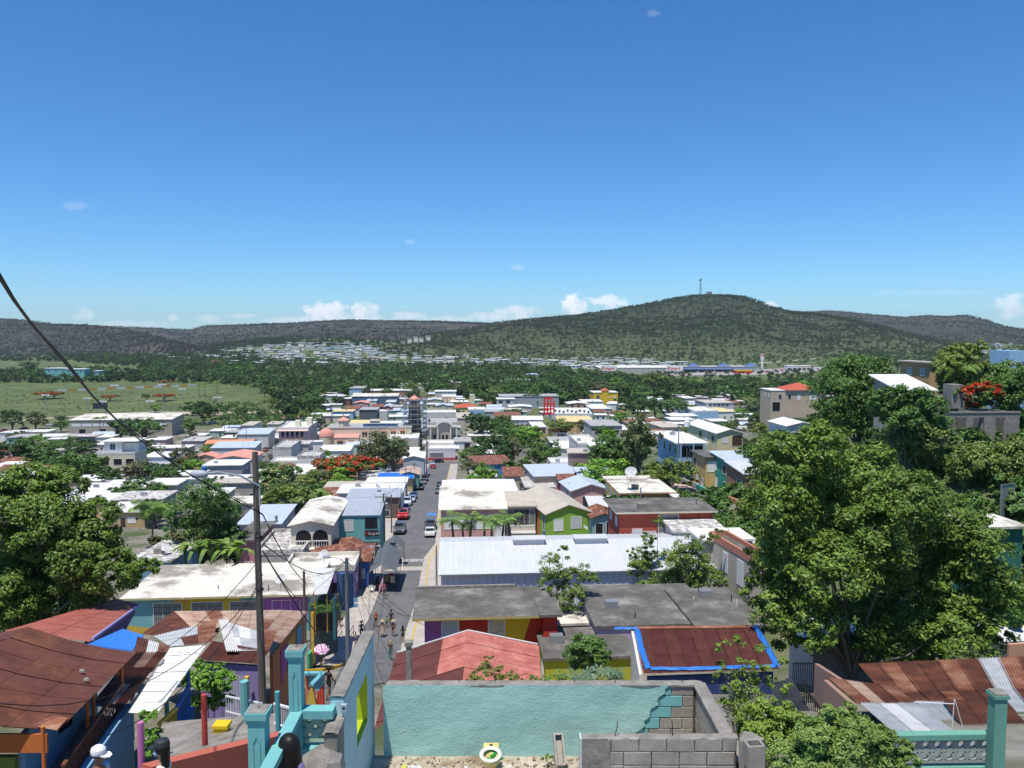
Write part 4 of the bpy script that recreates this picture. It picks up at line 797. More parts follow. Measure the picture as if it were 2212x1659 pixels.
# -- left part of town
T=hh('stadium','E',618,1480,78,115,'shed','cream',(.36,.33,.27),'long beige sports building with a pale roof by the field',h=8,rise=1.2,Lm=18,name='stadium_building',cat='building',wins=[(.02+.105*i,-3,4.2,1.0,'white')for i in range(9)]+[(.09+.2*i,-7.4,3,3,'open')for i in range(4)])
hh('twoarch','E',835,1165,312,412,'par','white',(.64,.60,.42),'cream three storey house with arched galleries and a white roof terrace',h=8,Lm=9,rot=ROT,wins=[(.12,-3.2,2.2,1.7,'open'),(.45,-3.2,2.2,1.7,'open'),(.76,-3.2,2.2,1.7,'open'),(.12,-6.6,2.2,1.7,'open'),(.45,-6.4,2.2,1.7,'open'),(.76,-6.4,2.2,1.7,'open')])
T=HS['twoarch'];Wd,Ln,hz=T['dims'];s=MB();s.box(Wd*.1,3,hz,Wd*.55,9,hz+2.9);s.box(Wd*.55,4.5,hz,Wd*.95,9,hz+2.3);s.build('penthouse',paint((.62,.66,.66)),T);s=MB();s.box(Wd*.05,2.2,hz+2.9,Wd*1.0,9.4,hz+3.1);s.build('penthouse_roof',WHITE,T);window(T,Wd*.25,hz+.6,1.4,1.6,'dark',y=2.99)
EL=[('a1',0,190,205,228,'white',W,'white roofed house at the far left beside the parking lot',4),('a2',180,400,200,222,'white',CR,'cream roofed house by the parking lot',4),('a3',60,375,238,268,'grey',LB,'long blue grey house at the left edge of town',4),('a4',330,530,238,262,'clean',(.15,.25,.5),'white roofed house with royal blue walls',4.2),('a5',415,560,270,285,'flat' and 'white',(.70,.62,.28),'yellow house with small terrace walls',6),('a6',560,810,238,262,'mott',(.2,.16,.3),'dark purple walled house with a stained roof',4.4),('a7',760,960,245,268,'white',W,'white house with white garage behind the roof terrace house',4),('a8',270,450,300,330,'clean',W,'small white roofed house among the left trees',3.2),('a9',270,580,350,382,'mott',TN,'brown house with a stained white roof among the left trees',3.5),('b1',1240,1480,392,440,'clean',(.6,.62,.62),'house with a bright white slab roof in the left part of town',5),('b2',1255,1475,445,500,'metal',(.5,.6,.5),'house with a streaked greenish metal roof',3),('b3',1275,1630,335,362,'white',(.45,.40,.40),'mauve house with a long white roof',5.5),('b4',1580,1765,262,300,'mott',(.45,.42,.38),'old grey brown house with rooftop clutter',5),('b5',1790,2180,292,322,'orange',(.55,.45,.4),'row house with a bright orange tile roof',4.5),('b6',1840,2212,322,358,'bluemetal',(.5,.5,.5),'row house with a pale blue metal roof',5),('b7',1700,1870,412,440,'coral',(.6,.4,.35),'house with a low coral roof',4.4),('b8',1870,2190,395,455,'coral',(.62,.55,.5),'grey house with a wide coral roof',5.5),('b9',1770,2100,462,512,'white',(.28,.3,.33),'slate walled house with a stained white roof',5),('c1',1640,2130,596,628,'clean',W,'bright white roof beside the street lamp',4),('c2',1860,2250,630,665,'beige',(.35,.33,.3),'beige roofed house left of the wooden pole',4.2),('c3',1920,2210,780,845,'cream',(.6,.55,.5),'low cream roofed house left of the wooden pole',3.6),('c4',700,1240,662,712,'white',(.5,.48,.45),'house with a dirty white roof above the left tree',3.4),('c5',980,1400,735,810,'mott',(.3,.28,.26),'house with a black and white stained roof beside the coconut palm',3.6),('c6',1950,2115,905,960,'conc',(.16,.1,.1),'dark little house behind the dense green tree',3),('c7',2100,2200,130,165,'beige',(.62,.6,.55),'pale block with dark windows at the edge of the fields',6),('d1',1960,2080,200,225,'grey',(.1,.12,.13),'dark gabled house at the edge of town',4.4),('d2',2070,2330,205,240,'bluemetal',(.6,.62,.6),'white two storey house with blue grey roof',6.5)]
for(k,a,b,yb,ye,rm,wc,lb,hgt)in EL:hh(k,'E',a,b,yb,ye,{'orange':'gx','coral':'gy','bluemetal':'shed','metal':'shed'}.get(rm,'flat'),rm,wc,lb,h=hgt)
NL=[('n1',320,560,415,432,'white','low white house at the foot of the wood'),('n2',510,690,437,470,'bluemetal','grey green house with a pale roof'),('n3',980,1210,425,442,'white','maroon house with a white roof'),('n4',770,985,378,398,'white','greenish house before the wood'),('n5',670,860,487,500,'clean','slim white roof left of the coral roof'),('n6',885,1075,510,528,'white','light blue walled house with washing'),('n7',1260,1470,482,505,'coral','white house with a coral roof'),('n8',1450,1590,447,468,'clean','white canopy behind the coral roof'),('n9',1730,1860,458,490,'wmetal','pale ribbed roof behind the slate building'),('p1',1700,1810,525,560,'bluemetal','small pale blue gabled house'),('p2',1840,1970,530,555,'beige','small brown house near the tower'),('p3',960,1250,595,625,'yellow','ochre trimmed house with a white roof'),('p4',960,1180,668,688,'clean','cream house with a white roof in front of the row'),('p5',800,920,665,690,'white','grey gabled house near the palm'),('p6',1150,1340,550,585,'rust','house with a red rusty roof in the crowded block'),('p7',790,900,515,540,'clean','white roof at the edge of the trees'),('p8',870,1060,585,600,'clean','white gable in the crowded block'),('p9',320,500,250,290,'grey','grey shed roof among the trees'),('q1',1200,1405,258,290,'grey','long grey roof in the wood'),('q2',0,180,130+640,810,'beige','beige block left of the colonial house'),('q3',600,740,855,880,'clean','white canopy roof right of the colonial house'),('q4',600,790,1045,1065,'white','low white wall roof before the church'),('q5',610,800,920,960,'white','old market roof behind the palm'),('q6',1520,1690,520,555,'rust','brown board house in the crowded block'),('q7',1870,2075,672,700,'white','long white roof left of the tower')]
for i,(k,a,b,yb,ye,rm,lb)in enumerate(NL):hh(k,'N',a,b,yb,ye,{'coral':'gy','bluemetal':'gy','rust':'gx'}.get(rm,'flat'),rm,(W,BG,(.3,.1,.1),(.5,.55,.5),LB,CR,PK)[i%7],lb,h=4.6 if i%3 else 6)
OL=[(100,235,210,225,'white','grey house on stilts at the wood edge'),(350,500,218,235,'clean','pale green house at the wood edge'),(440,570,150,165,'clean','white roof deep in the trees'),(740,850,172,190,'clean','small white roof beside the orange block'),(840,1010,195,212,'cream','orange block with a cream roof'),(950,1150,145,160,'clean','row of white roofs behind the orange block'),(1575,1760,118,135,'clean','white roof left of the grey cypress wood'),(1580,1840,148,168,'clean','long white roof above the grey warehouse'),(1840,1980,150,168,'clean','white house above the grey warehouse'),(1900,2050,118,130,'clean','far white roof above the grey warehouse'),(1950,2200,80,100,'bluemetal','pale green roof at the far edge of the wood'),(1440,1580,168,185,'mott','stained roof in the wood'),(1760,1910,448,475,'clean','white roofed house right of the double porch'),(2000,2140,452,480,'clean','white gable before the grey warehouse'),(830,1000,465,488,'clean','flat white roof below the orange school'),(1030,1170,462,485,'clean','flat white roof below the chapel'),(640,780,518,540,'bluemetal','pale roof behind the stage block')]
for i,(a,b,yb,ye,rm,lb)in enumerate(OL):hh('o%d'%i,'O',a,b,yb,ye,'gy' if rm=='bluemetal' else 'flat',rm,(W,BG,CR,(.5,.52,.5),OC)[i%5],lb,h=4.5)
for T in HS.values():
 if 'dims' in T:del T['dims']
 # ---------------------------------------------------------------- streets
def _asph(t,b):
 n=noi(t,.35,7,.7,coord='World');n2=noi(t,6,5,.7,coord='World');n3=noi(t,.9,5,.6,coord='World',sc3=(2.5,.12,1))
 a=ramp(t,n,[(.35,(.115,.116,.12)),(.65,(.165,.162,.158))]);a=mx(t,ramp(t,n3,[(.5,0),(.7,.35)]),a,(.08,.08,.082));a=mx(t,ramp(t,n2,[(.5,0),(.8,.3)]),a,(.24,.235,.22))
 L(t,a,b.inputs['Base Color']);bump(t,b,n2,.01,.5)
ASPH=mat('asphalt',_asph)
def _side(t,b):
 n=noi(t,.6,7,.7,coord='World');n2=noi(t,5,5,coord='World');a=ramp(t,n,[(.3,(.33,.30,.26)),(.6,(.47,.43,.38)),(.75,(.55,.52,.47))]);a=mx(t,ramp(t,n2,[(.5,0),(.75,.3)]),a,(.25,.22,.19));L(t,a,b.inputs['Base Color'])
SIDE=mat('pavement_concrete',_side)
YELP=plain('yellow_road_paint',(.60,.38,.03));BLUEP=plain('blue_road_paint',(.08,.22,.5))
def gz_(p,dz):return Vector((p[0],p[1],H(p[0],p[1])+dz))
def strip(mb,A,B,dz,m=0,sub=6,kerb=0):
 """ribbon between two ground polylines, laid dz above the ground"""
 n=len(A)
 for i in range(n-1):
  for k in range(sub):
   t0,t1=k/sub,(k+1)/sub;a0,a1,b0,b1=A[i].lerp(A[i+1],t0),A[i].lerp(A[i+1],t1),B[i].lerp(B[i+1],t0),B[i].lerp(B[i+1],t1)
   W4=4 if m==0 and dz<.1 else 1
   for j in range(W4):
    c0,c1=a0.lerp(b0,j/W4),a0.lerp(b0,(j+1)/W4);d0,d1=a1.lerp(b1,j/W4),a1.lerp(b1,(j+1)/W4)
    mb.poly([gz_(c0,dz),gz_(c1,dz),gz_(d1,dz),gz_(d0,dz)],m)
   if kerb:mb.poly([gz_(b0,dz),gz_(b1,dz),gz_(b1,dz-.3),gz_(b0,dz-.3)],m);mb.poly([gz_(a0,dz),gz_(a1,dz),gz_(a1,dz-.3),gz_(a0,dz-.3)],m)
def GZ(k,x,y):u,v=Z(k,x,y);return G(u,v)
RL=[GZ('B',540,1230),GZ('B',548,1020),GZ('B',690,860),GZ('B',800,690),GZ('B',905,500),GZ('B',985,300),GZ('F',1345,1290),GZ('F',1425,1160),GZ('F',1462,1020),GZ('F',1560,800),GZ('F',1690,640),GZ('F',1750,505)]
RR=[GZ('B',640,1230),GZ('B',740,1060),GZ('B',1130,900),GZ('B',1165,700),GZ('B',1222,520),GZ('B',1285,330),GZ('F',1700,1330),GZ('F',1800,1200),GZ('F',1812,1000),GZ('F',1850,760),GZ('F',1905,620),GZ('F',1930,505)]
def off(A,dx,dy=0):return[Vector((p.x+dx,p.y+dy,0))for p in A]
s=MB();strip(s,RL,RR,.06);tag(s.build('road',ASPH,smooth=True),'asphalt street running straight down from the hill to the shop',kind='structure')
s=MB();e0,e1=RL[-1],RR[-1];strip(s,[Vector((-150,e0.y+2,0)),Vector((e0.x,e0.y,0)),Vector((e1.x,e1.y,0)),Vector((90,e1.y+8,0))],[Vector((-150,e0.y+9,0)),Vector((e0.x,e0.y+7.5,0)),Vector((e1.x,e1.y+7.5,0)),Vector((90,e1.y+15,0))],.056,sub=20);tag(s.build('road',ASPH),'cross street in front of the shop',kind='structure')
A=[GZ('F',300,520),GZ('F',335,400),GZ('F',375,290),GZ('F',408,205)];B=[GZ('F',380,520),GZ('F',400,400),GZ('F',418,290),GZ('F',430,205)]
s=MB();strip(s,A,B,.064,sub=10);tag(s.build('road',ASPH),'second street with a row of parked cars beside the colonial house',kind='structure')
s=MB();strip(s,off(RL[2:],-2.6),off(RL[2:],-.02),.16,kerb=1);tag(s.build('pavement',SIDE),'pale concrete pavement along the left side of the street',kind='structure')
s=MB();strip(s,off(RR[2:],.02),off(RR[2:],2.7),.16,kerb=1);tag(s.build('pavement',SIDE),'pale concrete pavement along the right side of the street',kind='structure')
s=MB();strip(s,off(RR[3:8],.75),off(RR[3:8],.9),.165);strip(s,off(RR[8:],.05),off(RR[8:],.25),.166);tag(s.build('kerb_line',YELP),'yellow painted line on the right pavement',kind='structure')
s=MB();q=RL[2];strip(s,[Vector((q.x-2.4,q.y-2.0,0)),Vector((q.x-1.2,q.y-1.6,0)),Vector((q.x+.1,q.y+1,0)),Vector((q.x+.9,q.y+4,0))],[Vector((q.x-2.4,q.y-2.2,0)),Vector((q.x-1,q.y-1.9,0)),Vector((q.x+.4,q.y+.9,0)),Vector((q.x+1.2,q.y+4,0))],.2,kerb=1);tag(s.build('kerb',YELP),'yellow kerb at the bend where the street begins',kind='structure')
s=MB();a=GZ('F',1540,1440);b=GZ('F',1690,1430);strip(s,[Vector((a.x-3,a.y,0)),Vector((b.x+.5,b.y,0))],[Vector((a.x-1,a.y+2.6,0)),Vector((b.x+1.6,b.y+2.3,0))],.07);tag(s.build('crossing_slab',SIDE),'pale concrete strip across the street behind the barrier',kind='structure')
s=MB();a=GZ('F',1775,940);strip(s,[Vector((a.x-1,a.y-2.6,0)),Vector((a.x+1.0,a.y-2.6,0))],[Vector((a.x-1,a.y+1.6,0)),Vector((a.x+1.0,a.y+1.6,0))],.066);tag(s.build('parking_mark',BLUEP),'blue painted parking space by the right kerb',kind='structure')
# highway and pale tracks far away
def track(pts,w,m,label,dz=.15):
 A=[G(*p)for p in pts];s=MB();strip(s,[Vector((a.x-w/2,a.y-w*1.2,0))for a in A],[Vector((a.x+w/2,a.y+w*1.2,0))for a in A],dz,1,sub=5);s.m=[0]*len(s.m);tag(s.build('road',m),label,kind='structure')
PALE=plain('pale_dirt_road',(.40,.34,.26),.95)
track([(0,912),(160,900),(200,897),(300,893),(480,894),(560,890),(640,888)],9,PALE,'pale dirt track between the field and the sports building')
track([(1370,806),(1450,801),(1640,800),(1700,795),(1760,790)],8,PALE,'pale road before the shopping centre')
track([(1560,790),(1650,784),(1760,775),(1850,762)],8,SIDE,'highway passing behind the shopping centre')
# ---------------------------------------------------------------- vehicles
TYRE=plain('tyre_rubber',(.02,.02,.021));RIM=plain('wheel_rim',(.35,.36,.38),.35,.7);CGL=plain('car_glass',(.015,.02,.025),.06);HEADL=plain('headlight',(.7,.72,.72),.15);TAIL=plain('tail_light',(.35,.01,.01),.25)
PROF={'sedan':(4.5,1.78,[(0,.35,.62,.62,.70),(.04,.22,.80,.80,.86),(.22,.20,.90,.91,.90),(.30,.20,.93,.94,.90),(.42,.20,.95,1.38,.90),(.58,.20,.95,1.43,.90),(.76,.20,.96,1.36,.90),(.88,.20,.98,.99,.90),(.98,.25,.92,.92,.86),(1,.38,.70,.70,.74)]),'suv':(4.7,1.92,[(0,.38,.72,.72,.74),(.03,.28,.98,.98,.88),(.20,.26,1.08,1.09,.93),(.27,.26,1.10,1.12,.93),(.38,.26,1.12,1.66,.93),(.60,.26,1.12,1.72,.93),(.88,.26,1.12,1.66,.93),(.96,.28,1.10,1.14,.91),(1,.40,.80,.80,.80)]),'pickup':(5.6,2.0,[(0,.45,.80,.80,.78),(.03,.36,1.10,1.10,.92),(.24,.34,1.16,1.17,.96),(.29,.34,1.18,1.20,.96),(.37,.34,1.20,1.80,.96),(.58,.34,1.20,1.84,.96),(.66,.34,1.20,1.78,.96),(.68,.34,1.20,1.21,.96),(.97,.36,1.16,1.16,.96),(1,.45,.9,.9,.9)])}
CARM={}
def car_meshes(kind):
 if kind in CARM:return CARM[kind]
 Lc,Wc,st=PROF[kind];b=MB();gl=MB();hw=Wc/2
 secs=[]
 for(t,z0,zb,zr,wf)in st:
  x=(t-.5)*Lc;wb=hw*wf/.93;wr=wb*.78;secs.append([(x,-wb*.94,z0),(x,-wb,(z0+zb)/2),(x,-wb*.97,zb),(x,-wr,zr),(x,wr,zr),(x,wb*.97,zb),(x,wb,(z0+zb)/2),(x,wb*.94,z0)])
 for i in range(len(secs)-1):
  a,c=secs[i],secs[i+1];cab=max(st[i][3]-st[i][2],st[i+1][3]-st[i+1][2])>.2;steep=abs(st[i][3]-st[i+1][3])>.25
  for k in range(7):
   q=[a[k],c[k],c[k+1],a[k+1]]
   if cab and(k in(2,4)or(k==3 and steep)):
    mp=[Vector(p)for p in q];cen=sum(mp,Vector())/4;gl.poly([cen+(p-cen)*.93+Vector((0,0,.012))for p in mp]);
   b.poly(q)
 b.poly(secs[0]);b.poly(secs[-1][::-1])
 wh=MB();wh.lathe([(.0,-.1),(.33,-.1),(.35,-.06),(.35,.06),(.33,.1),(0,.1)],n=14);rm=MB();rm.lathe([(0,.105),(.2,.11),(.22,.10)],n=10);rm.lathe([(0,-.105),(.2,-.11),(.22,-.10)],n=10)
 CARM[kind]=dict(b=b,gl=gl.mesh('windows',CGL),wh=wh.mesh('tyre',TYRE),rm=rm.mesh('rim',RIM),L=Lc,W=Wc,z=st[1][2]);return CARM[kind]
def car(kind,c,u,v,label,away=False,group='cars parked along the street',rz=None,p=None,nm='parked_car'):
 M_=car_meshes(kind);p=p or G(u,v);T=thing(nm,label,'car',p+Vector((0,0,.07)),0,group)
 slope=math.atan2(H(p.x,p.y+2)-H(p.x,p.y-2),4)
 a=(math.pi/2+.073)if rz is None else rz
 if rz is None and away:a+=math.pi
 T.rotation_euler=Matrix.Rotation(a,3,'Z').to_euler()
 fx=-slope if(rz is None and not away)else(slope if rz is None else 0);T.rotation_euler=(Matrix.Rotation(a,3,'Z')@Matrix.Rotation(fx,3,'Y')).to_euler()
 key='body_%s_%s'%(kind,c);
 if key not in CARM:
  pm=mat('car_paint_%d_%d_%d'%tuple(int(x*255)for x in c),lambda t,b:(setattr(b.inputs['Base Color'],'default_value',c4(c)),setattr(b.inputs['Roughness'],'default_value',.28),setattr(b.inputs['Coat Weight'],'default_value',.5)))
  CARM[key]=M_['b'].mesh('body',pm,smooth=False)
 put('body',CARM[key],T);put('windows',M_['gl'],T)
 for x in(-M_['L']*.33,M_['L']*.31):
  for y in(-1,1):w_=put('wheel',M_['wh'],T,(x,y*(M_['W']/2-.12),.34),(math.pi/2,0,0));put('rim',M_['rm'],w_)
 z=M_['z'];hw=M_['W']/2
 for nm_,x,m in(('headlight',-M_['L']*.485,HEADL),('tail_light',M_['L']*.487,TAIL)):
  if nm_ not in CARM:CARM[nm_]=MB().box(-.05,-.17,-.08,.05,.17,.08).mesh(nm_,m)
  for y in(-1,1):put(nm_,CARM[nm_],T,(x,y*hw*.68,z*.80))
 for k,mb_,lc,m in(('grille',MB().box(-.03,-.45,-.1,.03,.45,.1),(-M_['L']*.497,0,z*.62),IRON),('number_plate',MB().box(-.02,-.2,-.06,.02,.2,.06),(M_['L']*.503,0,z*.62),WHITE),('mirror',MB().box(-.06,-.1,-.07,.06,.1,.07),(-M_['L']*.16,0,z+.12),IRON)):
  if k not in CARM:CARM[k]=mb_.mesh(k,m)
  if k=='mirror':put(k,CARM[k],T,(lc[0],-hw-.05,lc[2]));put(k,CARM[k],T,(lc[0],hw+.05,lc[2]))
  else:put(k,CARM[k],T,lc)
 return T
def cf(kind,c,x,y,label,**k):u,v=Z('F',x,y);return car(kind,c,u,v-3,label,**k)
cf('suv',(.10,.11,.12),1492,1115,'grey sporty SUV facing the camera, nearest on the left kerb')
cf('pickup',(.50,.01,.02),1523,990,'bright red pickup truck behind the grey SUV')
cf('sedan',(.10,.26,.50),1537,925,'light blue car right behind the red pickup')
cf('suv',(.62,.64,.65),1556,875,'white boxy off-road car on the left kerb')
cf('sedan',(.38,.48,.58),1594,845,'pale blue small car between white off-road car and blue car')
cf('sedan',(.05,.14,.34),1610,815,'dark blue car in the middle of the left row')
cf('suv',(.02,.022,.025),1664,740,'black car under the palm side of the left row')
cf('sedan',(.16,.16,.17),1695,690,'grey car last but one of the left row')
cf('suv',(.012,.012,.014),1709,662,'black car farthest up the left row')
cf('sedan',(.66,.66,.64),1756,1140,'white sedan seen from behind on the right kerb',away=True)
cf('suv',(.03,.035,.05),1762,1080,'dark blue car in front of the white sedan',away=True)
cf('sedan',(.16,.20,.20),1832,770,'grey green car on the right kerb beside the canopy',away=True)
cf('sedan',(.10,.11,.13),1842,712,'dark grey car further up the right kerb',away=True)
cf('sedan',(.42,.02,.03),1781,552,'red car near the shop at the end of the street',away=True)
cf('sedan',(.45,.55,.62),1777,528,'silver blue car ahead of the red car',away=True)
q=GZ('F',1822,490);car('sedan',(.02,.02,.022),0,0,'black car driving across in front of the shop',p=q,rz=.07,group='cars on the cross street',nm='moving_car')
for i,(x,y,c,l)in enumerate(((322,400,(.20,.03,.03),'dark red'),(343,370,(.05,.13,.28),'blue'),(350,337,(.6,.62,.62),'white'),(361,312,(.66,.66,.66),'white'),(370,290,(.62,.62,.6),'white'),(382,270,(.5,.5,.48),'silver'),(392,252,(.12,.13,.14),'grey'),(402,236,(.55,.57,.55),'pale'))):
 cf('sedan',c,x,y,l+' car, number '.replace(', number ',' ')+('nearest the camera','second from the near end','third from the near end','fourth from the near end','fourth from the far end','third from the far end','second from the far end','farthest')[i]+' in the row beside the colonial house',group='cars parked beside the colonial house')
for i,(u,v,c)in enumerate(((8,933,(.3,.03,.03)),(52,928,(.3,.02,.02)),(90,936,(.03,.03,.04)),(107,920,(.6,.6,.6)),(122,922,(.03,.05,.1)),(202,925,(.02,.02,.02)),(35,941,(.5,.5,.5)),(454,916,(.6,.6,.58)))):
 car('sedan',c,u,v,('dark red car at the left frame edge','small red car before the round trees','black car under the round trees','white car on the field side parking','dark blue car right of the white one','black car beside the sports building wall','silver car among the white roofs at far left','white car under the broad dark tree')[i],rz=RN.uniform(-.3,.3),group='cars near the sports field')
 # ---------------------------------------------------------------- people
SKIN=[plain('skin_brown',(.22,.11,.065),.5),plain('skin_tan',(.40,.22,.14),.5)]
HAIR=plain('dark_hair',(.012,.009,.008),.45);BLOND=plain('fair_hair',(.42,.30,.14),.5)
def person(p,h,face,top,legs,label,skin=0,walk=.3,hat=None,hair=None,dress=False,arms='down',shorts=True,long_=False,group='people walking in the street'):
 T=thing('person',label,'person',p,face,group);k=h/1.72
 V=[];E=[];Rr=[];Pm=[]
 def add(par,x,y,z,r,mm):V.append((x*k,y*k,z*k));Rr.append(r*k);Pm.append(mm);E.append((par,len(V)-1))if par is not None else None;return len(V)-1
 pel=add(None,0,0,.95,.125,1);wst=add(pel,0,0,1.08,.105,0);ch=add(wst,0,.01,1.28,.135,0);nk=add(ch,0,0,1.46,.055,2);hd0=add(nk,0,-.01,1.55,.062,2);hd=add(hd0,0,-.012,1.62,.088,2);add(hd,0,-.005,1.69,.07,2)
 for sgn in(-1,1):
  w_=walk*sgn;hip=add(pel,.09*sgn,0,.90,.095,1);kn=add(hip,.10*sgn,-.16*w_-.02,.50,.062,1 if not shorts else 2);an=add(kn,.10*sgn,.02-.40*w_*.6+(.1 if w_<0 else 0),.09,.04,2 if shorts else 1);add(an,.10*sgn,-.14-.40*w_*.6+(.1 if w_<0 else 0),.035,.04,3)
  sh=add(ch,.17*sgn,0,1.39,.062,0)
  if arms=='up' or(arms=='one' and sgn>0):el=add(sh,.24*sgn,-.08,1.16,.043,2);wr=add(el,.14*sgn,-.26,1.30,.03,2);hx,hy,hz_=.12,-.33,1.36
  else:el=add(sh,.23*sgn,.05+.08*w_,1.12,.043,2);wr=add(el,.24*sgn,-.05+.22*w_,.88,.03,2);hx,hy,hz_=.24,-.07+.25*w_,.80
  pa=add(wr,hx*sgn,hy,hz_,.032,2)
  for f in range(4):a_=add(pa,(hx+.0)*sgn,hy+(f-1.5)*.022,hz_-.05,.010,2);add(a_,hx*sgn-.01*sgn,hy+(f-1.5)*.024-.01,hz_-.09-.008*(f in(1,2)),.008,2)
  a_=add(pa,(hx-.02)*sgn,hy-.05,hz_-.02,.011,2);add(a_,(hx-.025)*sgn,hy-.07,hz_-.055,.009,2)
 me=bpy.data.meshes.new('tmp');me.from_pydata(V,E,[]);o=bpy.data.objects.new('tmp',me);col.objects.link(o)
 md=o.modifiers.new('s','SKIN');
 if not me.skin_vertices:pass
 sv=me.skin_vertices[0].data
 for i,r in enumerate(Rr):sv[i].radius=(r,r*(.8 if Pm[i]in(0,1)and abs(V[i][0])<.01 else 1))
 sv[0].use_root=True;o.modifiers.new('u','SUBSURF').levels=1;bpy.context.view_layer.update()
 bm_=bpy.data.meshes.new_from_object(o.evaluated_get(bpy.context.evaluated_depsgraph_get()));bpy.data.objects.remove(o);bm_.name='body'
 bm_.materials.clear();[bm_.materials.append(m)for m in(top,legs,SKIN[skin],plain('shoes',(.06,.05,.05)))]
 Va=np.array(V);mi=[]
 for f in bm_.polygons:mi.append(Pm[int(np.argmin(((Va-np.array(f.center))**2).sum(1)))])
 bm_.polygons.foreach_set('material_index',mi);bm_.polygons.foreach_set('use_smooth',[True]*len(mi));body=put('body',bm_,T)
 s=MB();s.lathe([(.0,-.0),(.02,.01),(.012,.05),(0,.06)],(0,-.102,1.605),6);[s.box(x-.013,-.097,1.638,x+.013,-.088,1.65)for x in(-.035,.035)];s.box(-.025,-.093,1.575,.025,-.086,1.583);s.v=[tuple(c*k for c in v)for v in s.v];s.build('face',SKIN[skin],T)
 s=MB();rr=.103;zc=1.645
 s.lathe([(rr*1.02,-.045),(rr*1.04,.02),(rr*.8,.075),(rr*.4,.1),(0,.108)],(0,.012,zc),12)
 if long_:s.lathe([(rr*.95,-.3),(rr*1.05,-.15),(rr*1.02,-.04)],(0,.045,zc),10,sy=.6)
 s.v=[tuple(c*k for c in v)for v in s.v];s.build('hair',hair or HAIR,T,smooth=True)
 if hat:s=MB();s.lathe([(.22,.02),(.13,.03),(.105,.05),(.10,.13),(.05,.155),(0,.155)],(0,0,zc),14);s.v=[tuple(c*k for c in v)for v in s.v];s.build('straw_hat' if hat!='cap' else 'cap',plain('straw',(.55,.45,.25)),T)
 if dress:s=MB();s.lathe([(.30,0),(.24,.25),(.17,.55),(.15,.8)],(0,0,.42),14,sy=.75);s.v=[tuple(c*k for c in v)for v in s.v];s.build('dress',top,T,smooth=True)
 return T
def cl(n,c):return plain('cloth_'+n,c,.9)
def pb(x,y,*a,**k):p=GZ('B',x,y);p.z+=.07;return person(p,*a,**k)
PERS=[pb(966,548,1.66,.1,cl('orange',(.5,.12,.05)),cl('black',(.02,.02,.025)),'woman in orange top at the left of the group in the street',hair=BLOND),pb(1018,625,1.62,-.1,cl('beige',(.42,.33,.27)),cl('beige',(.42,.33,.27)),'woman with straw hat and beige dress walking uphill',hat='straw',dress=True,walk=.2),pb(1053,548,1.1,.2,cl('lime',(.2,.5,.05)),cl('black',(.02,.02,.025)),'small child in lime top beside the tall man',arms='down'),pb(1087,550,1.8,.05,cl('black',(.02,.02,.025)),cl('grey',(.1,.1,.11)),'tall man in black holding the hand of a child',walk=.5),pb(1103,622,1.6,0,cl('brown',(.25,.10,.06)),cl('black',(.02,.02,.025)),'woman with straw hat and dark shorts in the middle of the street',hat='straw',skin=1),pb(1180,675,1.66,math.pi,cl('print',(.10,.10,.08)),cl('black',(.02,.02,.025)),'dark haired woman in black shorts looking at her phone',arms='up',walk=.05,skin=1,long_=True),pb(1083,808,1.68,2.9,cl('tank',(.08,.06,.05)),cl('pattern',(.06,.17,.16)),'fair haired woman in green patterned trousers photographed from behind',hair=BLOND,arms='one',walk=.1,skin=1,long_=True,shorts=False),pb(852,640,1.7,.3,cl('navy',(.03,.06,.10)),cl('black',(.02,.02,.025)),'man in dark blue shirt with cap on the left pavement',hat='cap'),pb(805,680,1.15,.2,cl('pinkish',(.55,.4,.36)),cl('denim',(.12,.16,.22)),'child in pale top walking on the left pavement'),pb(595,1118,1.76,2.6,cl('black',(.02,.02,.025)),cl('black',(.02,.02,.025)),'man in black shirt and shorts alone at the street bend',walk=.8),pb(532,875,1.62,3.0,cl('green',(.12,.16,.10)),cl('shorts',(.10,.12,.10)),'person under the pink striped umbrella',skin=1,arms='one',walk=.4),pb(655,545,1.65,1.0,cl('whitet',(.6,.6,.6)),cl('black',(.02,.02,.025)),'person in white by the mural wall in the shade',walk=.1),pb(680,548,1.6,-1.0,cl('black',(.02,.02,.025)),cl('black',(.02,.02,.025)),'person in black by the mural wall in the shade',walk=.1),pb(1035,300,1.6,.6,cl('pinkt',(.5,.12,.2)),cl('denim',(.12,.16,.22)),'person bending beside the flag stall',walk=.2)]
# umbrella
p=PERS[10].location;T=thing('umbrella','pink and white striped umbrella held over a person','umbrella',p+Vector((.1,-.25,1.15)),0)
s=MB();s.tube([(0,0,0),(0,0,.95)],.012,6);s.build('handle',IRON,T)
s=MB();n=8
for i in range(n):
 for r in range(6):
  q=lambda rr,a:(rr*math.cos(a),rr*math.sin(a),.95-.30*(rr/.62)**2);a0,a1=2*math.pi*i/n,2*math.pi*(i+1)/n;r0,r1=.62*r/6,.62*(r+1)/6;s.poly([q(r0,a0),q(r1,a0),q(r1,a1),q(r0,a1)]if r else[q(0,0),q(r1,a0),q(r1,a1)],(r+i)%2)
s.build('canopy',[cl('umbrella_pink',(.55,.16,.38)),cl('umbrella_white',(.75,.68,.72))],T);T.rotation_euler=(.35,.15,0)
